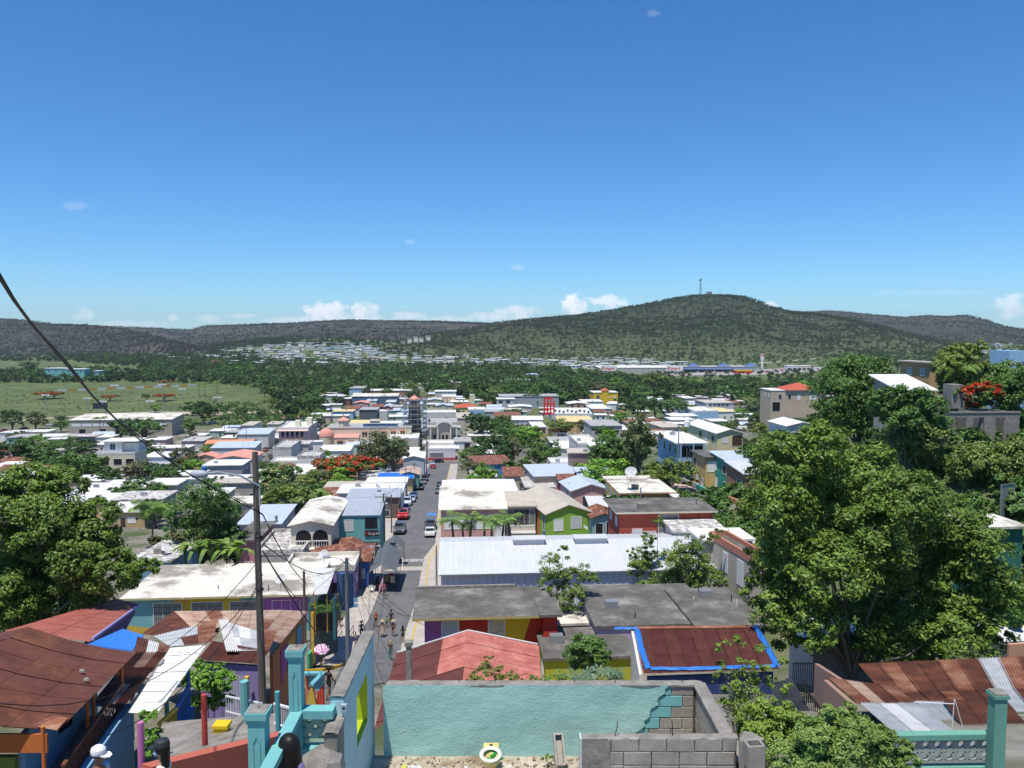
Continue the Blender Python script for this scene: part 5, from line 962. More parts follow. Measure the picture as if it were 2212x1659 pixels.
# ---------------------------------------------------------------- poles, lamps, wires
TOPS={}
def pole(key,u,vb,vt,label,r=.13,m=None,arm=False,trafo=False,p=None,base=None,lamp=0,cat='utility pole',step=False):
 p=p or G(u,vb);top=P(u,vt,p.y).z;h=top-p.z;T=thing('utility_pole' if cat=='utility pole' else 'lamp_post',label,cat,p,RN.uniform(-.05,.05),'poles along the streets')
 s=MB();s.tube([(0,0,-.5),(0,0,h*.5),(0,0,h)],[r*1.15,r,r*.8],8);s.build('shaft',m or WOOD,T)
 if base:s=MB();s.tube([(0,0,.05),(0,0,h*.28)],[r*1.22,r*1.14],8);s.build('painted_base',plain('green_paint',(.12,.32,.06)),T)
 if arm:s=MB();s.bar((-1.2,-.12,h-.5),(1.2,-.12,h-.5),.09,.11);s.build('crossarm',WOOD,T);I=MB().lathe([(.05,0),(.07,.06),(.03,.12),(.05,.18),(0,.2)],n=6).mesh('insulator',plain('insulator',(.12,.06,.04),.2));[put('insulator',I,T,(x,-.12,h-.45))for x in(-1.1,-.4,.4,1.1)]
 if trafo:s=MB();s.lathe([(0,0),(.27,0),(.28,.8),(.2,.86),(0,.88)],(.4,0,h-2.2),10);s.build('transformer',STEEL,T)
 if lamp:s=MB();s.tube([(0,0,h-.6),(lamp*.4,0,h-.1),(lamp*1.2,0,h+.1)],.04,5);s.build('lamp_arm',STEEL,T);s=MB();s.lathe([(0,.1),(.14,.05),(.2,-.08),(.1,-.14),(0,-.15)],(lamp*1.4,0,h+.08),8,sx=1.9);s.build('lamp_head',STEEL,T)
 TOPS[key]=Vector((p.x,p.y,top-.2));return T
PL=[('a',895,1056,1000,0,1,0,'wooden pole with crossarm by the left kerb near the tarp'),('b',877,1066,1009,0,1,0,'wooden pole with crossarm behind the black parked cars'),('c',921.5,1030,943,0,0,1,'thick dark pole at the far left corner of the street'),('d',924,1002,960,0,0,0,'thin dark pole in front of the shop'),('e',830,1188,1066,0,1,1,'black pole with crossarm and transformer beside the bar'),('f',846,1153,1068,0,0,0,'dark pole leaning by the white off-road car'),('g',779,1275,1181,0,0,0,'dark pole beside the blue shack'),('h',659,1388,1233,0,0,0,'old wooden pole between the flat roof and the mural steps'),('i',1248,1076,1020,0,0,0,'dark pole in front of the pink gabled house'),('j',1383,1145,1053,1,0,0,'grey pole in front of the brick red house'),('k',1228,1017,984,0,0,0,'thin pole with antennas above the long metal roof'),('l',1464.5,1051,915,1,0,0,'tall steel pole with green base on the stair street'),('m',1483,1040,968,0,0,0,'wooden pole right of the green based pole'),('n',1247,960,926,0,0,0,'wooden pole behind the slate roof'),('o',1251,960,927,1,0,0,'steel pole right beside a wooden pole behind the slate roof'),('q',250,1058,1014,0,0,0,'dark pole on the white roofs at the left'),('r',533,978,922,0,1,0,'pole in front of the orange tile roof'),('s',523,1024,972,0,0,0,'dark pole beside the coral roof'),('t',1469,890,843,1,0,0,'thin pole in the wooded end of town'),('u',943,1272,1180,1,0,0,'dark steel pole at the warehouse corner'),('v',317,1050,1022,1,0,0,'thin lamp post on the left white roofs'),('w',1005,930,905,0,0,0,'pole in front of the theatre'),('x',575,960,917,0,1,0,'pole beside the row of cars')]
for(k,u,vb,vt,st,ar,tr,lb)in PL:pole(k,u,vb,vt,lb,.14 if k in 'ceh' else .11,STEEL if st else WOOD,bool(ar),bool(tr),base=k=='l' or k=='e',lamp=(-1 if k in 'ov' else(1 if k in 'g' else 0)))
pole('M',752,1446,1205,'grey steel lamp post standing on the left pavement',.17,plain('grey_steel_pole',(.16,.18,.20),.5),lamp=-1.1,cat='lamp post')
pw=P(568,1590,24);pw.z=H(pw.x,pw.y)
T=thing('utility_pole','tall weathered wooden pole in the left foreground','utility pole',pw);tz=P(568,976,24).z-pw.z
s=MB();s.tube([(0,0,-.6),(.02,0,tz*.3),(-.02,0,tz*.6),(-.06,0,tz)],[.13,.12,.105,.085],14);s.build('shaft',WOOD,T)
s=MB();[s.lathe([(.118,0),(.122,.02),(.118,.05)],(0,0,q),12)for q in(tz*.63,tz*.77)];s.build('steel_band',IRON,T)
a=P(560,1050,24)-pw;b=P(520,1028,23.6)-pw;c=P(470,1020,23.2)-pw;d=P(442,1023,23)-pw
s=MB();s.tube([a+Vector((0,0,-.6)),a,b,c,d],[.04,.035,.03,.03,.03],8);s.build('lamp_arm',plain('lamp_grey',(.40,.43,.46),.4),T)
s=MB();s.lathe([(0,-.13),(.10,-.12),(.14,-.02),(.12,.06),(.05,.10),(0,.105)],tuple(d-Vector((.16,0,0))),14,sx=2.0);s.build('lamp_head',plain('lamp_grey',(.40,.43,.46),.4),T,smooth=True)
s=MB();s.lathe([(.04,0),(.05,.06),(.03,.1),(.05,.15),(.04,.2)],tuple(P(597,1128,23.8)-pw),10);s.bar(P(570,1128,24)-pw,P(597,1133,23.8)-pw,.03);s.build('insulator',plain('grey_insulator',(.3,.3,.31)),T)
def wire(pts,r,label,name='power_line',sag=0,n=10,grp='overhead wires',m=None):
 pts=[Vector(p)for p in pts];q=[]
 if len(pts)==2:q=[pts[0].lerp(pts[1],i/n)-Vector((0,0,sag*4*(i/n)*(1-i/n)))for i in range(n+1)]
 else:q=pts
 s=MB();s.tube(q,r,5);return tag(s.build(name,m or IRON),label,'cable',grp)
cps=[(-60,500,6.4),(0,600,7),(30,648,7.6),(65,695,8.4),(105,742,9.6),(150,795,11),(200,855,12.8),(250,905,14.8),(300,948,17),(350,985,19),(410,1025,21),(470,1060,22.6),(530,1092,23.6),(568,1112,23.85)]
wire([P(*c)for c in cps],.017,'thick twisted cable sweeping in from the upper left to the wooden pole','cable',grp='cable from the upper left');wire([P(c[0]+2*math.sin(i*1.7),c[1]-3+2*math.cos(i*1.9),c[2])for i,c in enumerate(cps)],.012,'thinner line wound round the thick cable','cable',grp='cable from the upper left')
PW=lambda v:P(568,v,23.85)
M_=TOPS['M'];Hh=TOPS['h']
for(a,b,r,sg,lb)in((PW(1112),P(662,1260,40),.02,.3,'cable from the wooden pole to the flat roof pole'),(PW(1190),P(757,1440,44),.022,.5,'heavy cable slanting down past the mural steps'),(PW(1190),P(660,1300,58),.02,.4,'cable dropping from the wooden pole over the cream roof'),(PW(1175),M_,.018,1.0,'drooping cable between wooden pole and steel lamp post'),(M_,Hh,.018,.6,'cable between the lamp post and the old pole'),(M_,TOPS['g'],.018,.5,'cable from the lamp post to the pole by the blue shack'),(M_,TOPS['e'],.02,2,'long cable from the lamp post towards the bar'),(M_,P(905,1345,62),.015,.8,'wire crossing the street to the mural house'),(M_,P(1010,1395,60),.015,.9,'wire crossing the street above the salmon roof'),(M_,P(862,1455,52),.015,.4,'wire falling towards the concrete post'),(M_,P(700,1225,80),.015,.3,'short wire to the white metal canopy'),(P(885,1420,50),P(1205,1300,70),.014,.6,'wire before the red and yellow house'),(Hh,P(700,1420,55),.014,.3,'wire dropping beside the steps'),(Hh,TOPS['g'],.016,.8,'wire along the flat roofs'),(TOPS['e'],TOPS['a'],.02,1.5,'line along the left kerb towards the tarp'),(TOPS['e'],TOPS['b'],.02,1.5,'second line along the left kerb'),(TOPS['a'],TOPS['c'],.02,1,'line between the far left kerb poles'),(TOPS['i'],TOPS['k'],.02,.8,'wire above the pink gabled house'),(TOPS['l'],TOPS['m'],.02,.5,'short wire between the stair street poles'),(TOPS['m'],P(1620,1160,95),.04,1.8,'thick sagging cable in front of the ochre and sea green houses'),(TOPS['m'],P(1625,1145,97),.03,2.4,'second sagging cable in front of the sea green house'),(TOPS['l'],P(1275,1085,120),.02,1.2,'wire from the hillside down to the pink gabled house'),(TOPS['j'],TOPS['l'],.02,2,'wire between grey pole and green based pole'),(TOPS['r'],TOPS['s'],.02,.8,'wire over the orange tile roof'),(P(862,1470,40),P(1140,1455,30),.012,.3,'thin wire low over the salmon roof'),(M_,P(830,1480,40),.012,.5,'thin wire to the ruin wall'),(P(0,1520,17),PW(1260),.012,1.2,'thin wire above the brown roof'),(P(230,1590,16),PW(1240),.012,.8,'second thin wire above the pale strip roof'),(P(250,1440,30),PW(1200),.012,.7,'third thin wire above the rusty roofs')):wire([a,b],r,lb,sag=sg)
for i,(u,v,d_)in enumerate(((640,1300,58),(690,1240,66),(735,1262,68),(700,1330,58),(665,1400,52),(800,1290,90),(770,1215,92),(905,1330,64),(720,1360,52),(610,1345,45))):wire([M_-Vector((0,0,.1*i)),P(u,v,d_)],.013,'thin service wire fanning out from the steel lamp post',sag=.3+.12*i,grp='service wires from the lamp post')
# tents, barrier, flag
def tent(k,x0,x1,ye,yg,dep,label,hgt=2.3,rise=.9):
 a=GZ(k,x0,yg);b=GZ(k,x1,yg);wd=(b-a).length;T=thing('market_tent',label,'tent',(a+b)/2,ROT);m=plain('grey_canvas',(.115,.125,.14),.8)
 s=MB();h=hgt;A=[(-wd/2,0,h),(wd/2,0,h),(wd/2,dep,h),(-wd/2,dep,h)];r0,r1=(0,.0,h+rise),(0,dep,h+rise)
 n=8
 for i in range(n):
  y0,y1=dep*i/n,dep*(i+1)/n;z=lambda y:h+rise-.12*math.sin(math.pi*4*y/dep)**2
  s.poly([(-wd/2-.15,y0,h),(0,y0,z(y0)),(0,y1,z(y1)),(-wd/2-.15,y1,h)]);s.poly([(0,y0,z(y0)),(wd/2+.15,y0,h),(wd/2+.15,y1,h),(0,y1,z(y1))])
 s.build('canopy',m,T)
 lg=MB().tube([(0,0,0),(0,0,h)],.03,6).mesh('leg',IRON)
 for y in np.linspace(0.1,dep-.1,4 if dep>5 else 2):put('leg',lg,T,(-wd/2,y,0));put('leg',lg,T,(wd/2,y,0))
 return T,wd
T,wd=tent('F',1236,1452,1490,1640,9,'long dark grey stall tent standing on the left of the street',2.6,.9)
K=thing('stall_table','dark stall table with goods under the grey tent','table',T.location+Vector((.2,1.5,0)),ROT);s=MB();s.box(-1.4,0,.75,1.2,3,.8);s.build('tabletop',IRON,K);s=MB();[s.box(x,y,0,x+.06,y+.06,.75)for x in(-1.3,1.1)for y in(.1,2.8)];s.build('trestle',IRON,K)
for i,(x,y,z,c)in enumerate(((-.3,.5,.8,(.3,.2,.12)),(.4,.2,.8,(.5,.45,.35)),(.1,1.4,.8,(.4,.1,.08)),(-.9,.3,.8,(.1,.2,.3)))):s=MB();s.box(x,y,z,x+.5,y+.08,z+.8);o=s.build('framed_picture',cl('goods%d'%i,c));o.location=K.location;tag(o,('brown','cream','red','blue')[i]+' framed picture propped on the stall table','picture','pictures on the stall table')
ch=thing('plastic_chair','white plastic chair inside the grey tent','chair',T.location+Vector((-1.4,.6,0)),.4);s=MB();s.box(-.24,-.24,.42,.24,.24,.46);s.build('seat',WHITE,ch);s=MB();s.box(-.24,.21,.46,.24,.25,.85);s.build('backrest',WHITE,ch);lg=MB().box(-.02,-.02,0,.02,.02,.42).mesh('leg',WHITE);[put('leg',lg,ch,(x,y,0))for x in(-.21,.21)for y in(-.21,.21)]
tent('F',1352,1518,1310,1392,3.2,'small grey tent with peaked roof behind the long one',2.4,1.0)
p=(GZ('F',1567,1400)+GZ('F',1665,1400))/2;T=thing('barrier','white wooden barrier across the street','barrier',p,ROT);s=MB();s.box(-1.5,-.03,.75,1.5,.03,1.05);s.build('board',WHITE,T);s=MB();[s.poly([(x,-.034,.76),(x+.25,-.034,.76),(x+.45,-.034,1.04),(x+.2,-.034,1.04)])for x in(-1.4,-.9,.5,1.0)];s.build('stripes',plain('faded_stripe',(.5,.5,.5)),T);s=MB().box(-.05,-.05,0,.05,.05,1.3).mesh('post',WHITE);[put('post',s,T,(x,0,0))for x in(-1.5,1.5)]
p=GZ('B',1010,330);T=thing('flag','flag with red and white stripes and a blue triangle with white star by the tent','flag',p,0);s=MB();s.tube([(0,0,0),(.25,0,2.9)],.02,6);s.build('flagpole',WHITE,T)
s=MB();FW,FH=1.5,1.0;fl=lambda x,z:(.25-x*.35,-.02-.06*math.sin(x*7),2.85-x*.8-z*.9)
for i in range(5):
 for j in range(8):x0,x1=FW*j/8,FW*(j+1)/8;s.poly([fl(x0,FH*i/5),fl(x1,FH*i/5),fl(x1,FH*(i+1)/5),fl(x0,FH*(i+1)/5)],i%2)
s.build('cloth',[cl('flag_red',(.55,.03,.04)),cl('flag_white',(.75,.75,.75))],T)
q=lambda x,z:tuple(Vector(fl(x,z))+Vector((0,-.02,0)));s=MB();s.poly([q(0,0),q(0,FH),q(.75,FH/2)]);s.build('blue_triangle',cl('flag_blue',(.02,.06,.4)),T);s=MB();s.poly([tuple(Vector(q(.25+.14*(1 if i%2==0 else .4)*math.cos(i*math.pi/5),FH/2+.14*(1 if i%2==0 else .4)*math.sin(i*math.pi/5)))+Vector((0,-.01,0)))for i in range(10)]);s.build('star',cl('flag_white',(.75,.75,.75)),T)
# red tubular rail on the left pavement
p=GZ('B',690,715);T=thing('railing','red tubular railing on the left pavement','railing',p,0);s=MB();[s.tube([(x,y,0),(x,y,1.1)],.03,5)for x in(-.55,.55)for y in(0,3)];[s.tube([(x,0,z),(x,3,z)],.03,5)for x in(-.55,.55)for z in(.55,1.1)];s.tube([(-.55,0,1.1),(.55,0,1.1)],.03,5);s.build('rail',plain('red_rail',(.5,.08,.04)),T)
# ---------------------------------------------------------------- far woods and scrub
def scatter_region(n,uv_poly,hr=(7,12),dens=None):
 """random ground points seen inside a picture polygon"""
 us=[a for a,b in uv_poly];vs=[b for a,b in uv_poly];out=[]
 def inside(x,y):
  c=False;j=len(uv_poly)-1
  for i in range(len(uv_poly)):
   xi,yi=uv_poly[i];xj,yj=uv_poly[j]
   if(yi>y)!=(yj>y)and x<(xj-xi)*(y-yi)/(yj-yi)+xi:c=not c
   j=i
  return c
 t=0
 while len(out)<n and t<n*20:
  t+=1;u,v=RN.uniform(min(us),max(us)),RN.uniform(min(vs),max(vs))
  if inside(u,v):p=G(u,v,2600);out.append((p.x,p.y,p.z-.6,RN.uniform(*hr)))
 return out
def visible_trees(pts,keys,grp,labels):
 for i,(x,y,z,h)in enumerate(pts):
  T=thing('tree',labels[i%len(labels)],'tree',(x,y,z),RN.uniform(0,6.28),grp);w=h*RN.uniform(.9,1.3);T.scale=(w,w,h);k=keys[i%len(keys)];put('crown',PROTO[k][0],T);put('trunk',PROTO[k][1],T)
BELT=[(-60,829),(300,826),(470,830),(600,842),(640,862),(700,858),(900,838),(1010,862),(1060,880),(1300,870),(1480,862),(1620,868),(1760,850),(1790,832),(1640,830),(1500,834),(1420,826),(1290,812),(1120,786),(960,790),(700,780),(560,775),(470,768),(330,765),(180,768),(160,786),(330,790),(300,800),(0,806),(-60,808)]
wood('woodland','dark evergreen wood between the town and the far suburb',scatter_region(2300,BELT,(6,11)),'far1')
wood('woodland','mid green trees mixed through the valley wood',scatter_region(1500,BELT,(6,12)),'far2')
wood('woodland','scattered trees between the far suburb and the hills',scatter_region(520,[(0,768),(340,772),(470,745),(700,738),(1000,752),(1150,765),(1400,772),(1560,786),(1500,800),(1100,792),(800,786),(560,780),(300,775)],(3,6)),'far3')
wood('woodland','green scrub spread over the slope at the foot of the big hill',scatter_region(520,[(1000,792),(1150,782),(1400,772),(1700,765),(1900,762),(2212,768),(2260,800),(2000,800),(1800,795),(1600,792),(1400,798),(1200,800)],(4,8)),'far2')
wood('woodland','trees at the right end of the valley',scatter_region(500,[(1830,745),(2260,742),(2260,790),(1900,790)],(5,9)),'far1')
wood('bushes','low bushes dotted over the open green field',scatter_region(420,[(-60,846),(300,838),(560,865),(640,885),(560,893),(300,888),(-60,905)],(.8,2.0)),'far2')
wood('bushes','weeds and bushes on the left field edge',scatter_region(300,[(420,880),(640,862),(640,905),(600,935),(500,935),(440,900)],(1.5,4)),'far2')
wood('woodland','dense thicket right behind the left part of town',scatter_region(200,[(580,850),(640,835),(700,880),(690,905),(625,898)],(7,11)),'far1')
wood('bushes','dry green scrub over the right hillside',[(x,y,H(x,y)-.5,RN.uniform(2.2,4.5))for x,y in[(RN.uniform(40,130),RN.uniform(60,210))for _ in range(900)]if x-road_x(y)>52 and not(48<x<66 and 88<y<99)]+[(x,y,H(x,y)-.4,RN.uniform(2,4))for x,y in[(RN.uniform(22,80),RN.uniform(52,118))for _ in range(560)]if x-road_x(y)>34 and not(x>42 and y>76)]+[(x,y,H(x,y)-.4,RN.uniform(1,2))for x,y in[(RN.uniform(42,90),RN.uniform(74,120))for _ in range(700)]],'far3')
def hill_scrub(o,n,key,label,hr):
 me=o.data;co_=np.empty(len(me.vertices)*3,np.float32);me.vertices.foreach_get('co',co_);co_=co_.reshape(-1,3);idx=NP.randint(0,len(co_),n);jj=NP.normal(size=(n,3))*np.array([9,9,0]);pts=co_[idx]+jj
 pts=[(p[0],p[1],p[2]-1.5,RN.uniform(*hr))for p in pts if p[2]>(0 if o is not HM else RN.uniform(-25,50))];wood('hill_scrub',label,pts,key)
hill_scrub(HM,30000,'hs1','green brown scrub covering the big hill',(3,7));hill_scrub(HM,2500,'far1','darker trees on the big hill',(4,7))
hill_scrub(HL1,15000,'hs2','scrub on the dark left hills',(3,7));hill_scrub(HL2,20000,'hs2','scrub on the long grey ridge',(4,9));hill_scrub(HR,16000,'hs1','scrub on the right hill range',(4,8));hill_scrub(HL3,1400,'far1','trees covering the dark knoll',(5,9))
wood('woodland','dark trees at the foot of the left hills',scatter_region(900,[(-60,768),(560,762),(560,802),(330,796),(160,782),(-60,780)],(6,10)),'far1')
wood('woodland','trees scattered round the stores',scatter_region(130,[(1420,806),(1760,800),(1790,830),(1640,828),(1500,832),(1430,824)],(4,7)),'far1')
wood('woodland','trees above the far suburb',scatter_region(420,[(560,728),(900,728),(1000,748),(880,752),(600,748)],(6,10)),'far1')
# belt trees one can tell apart
KP=['dark1','mid1','dark2','mid2','olive1','dark1','mid1','bright2','grey1']
def ridge_trees(rng,n,v0,v1,hr,grp,lab):
 for i in range(n):
  u=rng[0]+(rng[1]-rng[0])*(i+RN.random())/n;v=RN.uniform(v0,v1);tree(RN.choice(KP),u,v,RN.uniform(*hr),lab,grp,wid=RN.uniform(.9,1.35))
ridge_trees((560,1080),16,848,872,(24,38),'trees at the near edge of the valley wood','broad dark tree at the near edge of the valley wood')
ridge_trees((1010,1340),10,846,868,(28,42),'trees behind the grey green warehouse','dense round tree behind the grey green warehouse')
ridge_trees((1280,1760),16,838,866,(28,44),'trees in the wood right of the yellow building','tall tree in the wood right of the yellow building')
ridge_trees((1780,2100),6,800,830,(18,30),'trees below the right hill range','dark tree below the right hill range')
ridge_trees((-10,600),16,804,828,(16,28),'trees along the far side of the field','dark tree along the far side of the field')
# town trees: key, u, v base, height px, width factor, label
TT=[('dark1',27,930,50,1.15,'round dark tree at the left beside the parking lot'),('brown1',78,928,44,1.2,'round tree with reddish leaves beside the parking lot'),('dark1',438,916,54,1.6,'broad dark tree with flat base at the edge of the field'),('mid1',312,960,62,1.7,'green tree in front of the sports building'),('dark2',262,955,52,1.3,'darker tree left of the tree before the sports building'),('mid2',408,945,44,1.3,'leafy tree below the broad dark tree'),('dark1',28,1012,72,1.3,'dense dark tree at the left edge below the white roofs'),('mid1',88,1010,62,1.3,'leafy tree behind the left foreground tree'),('dark1',178,998,55,1.5,'dark tree left of the roof terrace house'),('mid1',190,1052,88,1.2,'tall green tree before the arched galleries'),('dark2',235,1060,62,1.2,'dark green tree right of the arched galleries'),('brown1',300,1050,62,1.3,'tree with orange tinged leaves before the terrace house'),('brown1',395,1030,72,1.1,'thin brownish tree before the coral roof'),('brown2',355,1045,40,1.6,'low bushy tree near the thin lamp post'),('bright1',350,1070,28,1.5,'bright bush beside the dirty white roof'),('mid1',668,890,46,1.5,'big green tree at the edge of the crowded block'),('flower1',672,945,48,1.1,'pale flowering tree behind the tall palm'),('grey1',790,925,20,1.2,'small tree behind the lantern'),('brown1',812,1030,110,.95,'tall brown green tree in front of the church'),('grey1',850,1045,118,.72,'dark bronze tree right of the brown green tree'),('mid1',775,1035,60,1.0,'dark tree behind the flame tree'),('flower1',602,1078,88,.95,'tree with cream flowers right of the wooden pole'),('bright1',745,1072,42,1.9,'bright green spreading tree under the flame tree'),('mid1',700,1070,36,1.5,'leafy tree below the flame tree'),('mid2',640,1100,58,1.2,'green bush beside the tree with cream flowers'),('bright1',690,1105,48,1.3,'bright bush before the old concrete roof'),('mid1',725,1090,44,1.3,'round bush left of the grey metal roof'),('dark1',1040,950,64,1.5,'big dark tree right of the theatre'),('mid1',1092,952,52,1.3,'green tree right of the big dark tree'),('olive1',1130,958,34,1.4,'low olive tree behind the plaza'),('grey2',1130,955,46,.9,'slim grey tree beside the arcade'),('dark1',1065,1020,88,1.25,'dense mound shaped tree beside the street'),('mid1',1020,1015,44,1.2,'dark green tree near the end of the street'),('brown1',1105,1010,72,.9,'reddish brown tree right of the mound shaped tree'),('mid1',1172,1040,100,.95,'tall leafy tree above the grey metal roofs'),('grey1',1015,1040,52,1.0,'blue grey tree beside the street'),('bright1',1048,1080,82,1.05,'bright round tree over the white canopy'),('olive1',1215,945,46,1.4,'olive tree before the ochre building'),('grey1',1270,945,42,1.4,'greyish tree before the grey roof'),('grey1',1380,1040,148,.68,'tall thin leaved tree rising over the town'),('mid1',1365,1030,70,.9,'leafy tree below the tall thin leaved tree'),('dark1',1305,960,46,1.3,'dark tree left of the tall thin leaved tree'),('dark1',1375,910,66,1.4,'dark bulky tree behind the tall tree'),('bright1',1342,920,34,1.2,'bright round tree right of the grey roof'),('mid1',1450,905,50,1.3,'green tree in front of the wooded end of town'),('dark2',1415,905,48,1.2,'dark tree with hanging fronds behind town'),('flower1',1618,888,34,1.6,'yellowish flowering tree near the rooftop room house'),('dark1',1650,880,44,1.2,'dark tree left of the red roofed hilltop house'),('brown1',1278,1050,48,1.0,'small tree before the brown house'),('mid1',1332,1060,28,1.5,'bush on the slope below the blue house'),('bright1',1325,1063,16,1.6,'bright weeds above the orange roof'),('olive1',1372,1050,34,1.5,'overgrown bushes left of the blue house'),('mid2',1420,1030,40,.9,'ivy green bush beside the blue house'),('mid1',1185,870,50,1.2,'tree left of the yellow building'),('mid1',1110,905,26,1.5,'tree behind the rust red shed'),('dark1',1150,880,36,1.3,'dark tree behind the red sign wall'),('mid1',508,1225,62,1.2,'round bush beside the pink house'),('bright2',800,1215,36,1.1,'leafy bush at the corner of the bar'),('brown2',1128,1060,20,1.1,'little tree beside the small stained roof'),('olive1',1640,948,40,1.9,'wide olive tree on the hill below the red roofed house'),('olive2',1560,945,30,1.9,'wide olive bush above the cream hillside house'),('mid1',1905,965,0,1,'')]
for(k,u,v,h,w_,lb)in TT[:-1]:tree(k,u,v,h,lb,wid=w_*.92)
p=G(745,1048);T=tree('flame1',745,1050,66,'flame tree covered with orange red blossom in the middle of town',p=p,wid=1.3,name='flame_tree',cat='flame tree')
for(u,v,h,lb)in((97,862,18,'red flame tree in the field at the far left'),(117,861,16,'second red flame tree in the field at the far left'),(355,866,17,'lone orange flame tree in the field'),(238,866,14,'orange shrub in the field behind the cable'),(356,832,12,'red flame tree beyond the painted wall'),(470,788,10,'far red tree at the edge of the suburb'),(380,790,9,'far red tree in front of the suburb'),(810,783,10,'far red tree before the suburb houses'),(1290,838,12,'orange tree in the wood before the store')):tree('flame1',u,v,h,lb,'flame trees far off','flame_tree',1.5,cat='flame tree')
palm(495,938,42,'coconut palm beside the broad dark tree at the field edge',nf=14);palm(486,945,30,'lower coconut palm by the field edge');palm(216,948,44,'slim coconut palm in front of the sports building');palm(693,945,56,'tall royal palm between colonial house and church',fr=.26);palm(716,962,46,'palm in front of the church apse',fr=.3)
palm(688,946,50,'second royal palm beside the tall one',fr=.24);palm(1500,868,46,'tall palm at the wooded end of town');palm(1392,905,52,'palm with hanging fronds behind the bulky tree',fr=.3);palm(330,1190,92,'coconut palm with long drooping fronds left of the dense green tree',fr=.55,nf=18)
for i,(u,vb,h)in enumerate(((985,1172,58),(1010,1172,66),(1046,1174,72),(1080,1172,62),(1106,1172,74),(1002,1170,40),(1062,1170,44))):palm(u,0,h,('leftmost palm','second palm','tall middle palm','fourth palm','tallest right hand palm','short palm at the left','short palm in the middle')[i]+' in the clump behind the white warehouse roof','palms behind the white warehouse',fr=.21,nf=12,p=Vector((P(u,1130,WB+2.5+i%3).x,WB+2.5+i%3,H(P(u,1130,WB+2.5).x,WB+3))),vt=1142-h*.3)
for(u,v)in((430,855),(444,858),(470,850),(540,856),(560,850),(590,862),(1130,852),(985,840),(960,838),(860,845)):palm(u,v,RN.uniform(20,28),'small far coconut palm sticking out of the valley wood','far coconut palms',fr=.4,nf=9)
# hillside trees at the right
tree_px('tree','large rounded tree between the red and the white roofs on the hill',112,(1850,960),[(1850,820,62),(1800,855,50),(1905,850,50),(1845,880,66),(1880,910,50),(1810,905,38),(1930,895,34),(1870,790,34),(1905,800,34),(1830,800,40),(1790,820,30)],.42,26000,LM['mid'],.4,sub=.3)
tree_px('tree','leafy windblown tree at the top right of the hill',105,(2060,880),[(2060,780,34),(2090,765,26),(2045,800,30),(2085,810,34),(2110,790,22),(2050,830,26),(2120,745,14),(2070,752,18),(2110,820,20)],.4,14000,LM['olive'],.3)
for i in range(1):palm(2065,880,72,'palm whose fronds hang below the windblown tree',p=P(2068,868,103),fr=.6,nf=12)
tree_px('tree','broad green tree above the concrete ruin',104,(2150,930),[(2140,815,34),(2180,810,38),(2210,830,40),(2160,850,40),(2120,860,28),(2195,865,36),(2240,820,40)],.4,18000,LM['mid'],.3)
tree_px('flame_tree','flame tree with red flower clusters in front of the ruin wall',97,(2110,930),[(2110,838,20),(2080,850,18),(2100,880,18),(2140,838,20),(2075,870,14),(2160,845,16)],.35,4200,LM['flame'],.2,cat='flame tree')
for i,(d,b,ls,mk,n,lb)in enumerate(((86,(2010,1010),[(1990,945,46),(2030,1000,40),(1955,965,40),(2070,1000,40),(2000,1000,48)],'olive',16000,'olive scrub tree on the slope below the ruin'),(80,(2130,1060),[(2110,1000,48),(2160,1005,52),(2212,985,44),(2080,1020,40),(2150,1040,40),(2212,1010,44)],'olive',19000,'wide feathery tree on the right slope'),(84,(1960,940),[(1900,862,26),(1915,886,32),(1935,856,28),(1985,862,30),(2015,880,28),(1950,905,36),(1990,915,36),(1965,945,40),(2020,925,34)],'mid',24000,'low bush below the sagging white roof'),(74,(2190,1090),[(2190,1085,30),(2215,1070,26),(2170,1075,20)],'mid',5000,'bush beside the grey panel on the right slope'),(96,(1920,960),[(1900,945,30),(1935,950,30),(1880,975,30),(1920,985,36)],'dark',9000,'dark thicket behind the big tree'))):tree_px('tree',lb,d,b,ls,.36,n,LM[mk],.18)
# ---------------------------------------------------------------- houses just below the viewpoint
def sheets(T,k,c,nx,ny,mats,amp=.02,wv=10,name='roof_sheet',sag=0,lift=.0):
 """corrugated sheets, each its own part; c = four (x, y, distance): ridge start, ridge end, eave end, eave start; waves run along the ridge"""
 p=[(PZ(k,*q)if len(q)==3 and not isinstance(q,Vector)else q)for q in c]
 g=lambda a,b:p[0]*(1-a)*(1-b)+p[1]*a*(1-b)+p[2]*a*b+p[3]*(1-a)*b-Vector((0,0,sag*4*b*(1-b)))
 for j in range(ny):
  for i in range(nx):
   e=.015*(j+(i%2)*.5);z=Vector((0,0,-e));a0,a1=i/nx-.004,(i+1)/nx+.004
   s=MB();s.corr(g(a0,j/ny)+z,g(a1,j/ny)+z,g(a1,(j+1)/ny+.02)+z,g(a0,(j+1)/ny+.02)+z,wv,amp,3 if sag else 1)
   s.build(name,mats[RN.randrange(len(mats))]if not callable(mats)else mats(i,j),T,world=True)
def pq(T,name,m,k,pts,th=.12,world=True):
 s=MB();s.slab([PZ(k,*q)for q in pts],th);return s.build(name,m,T,world=True)
def wallq(T,name,m,a,b,z0,th=.15):
 """vertical wall between two top points down to z0"""
 a,b=Vector(a),Vector(b);n=(b-a).cross(Vector((0,0,1))).normalized()*th;s=MB();s.prism([a,b,Vector((b.x,b.y,z0)),Vector((a.x,a.y,z0))],n);return s.build(name,m,T,world=True)
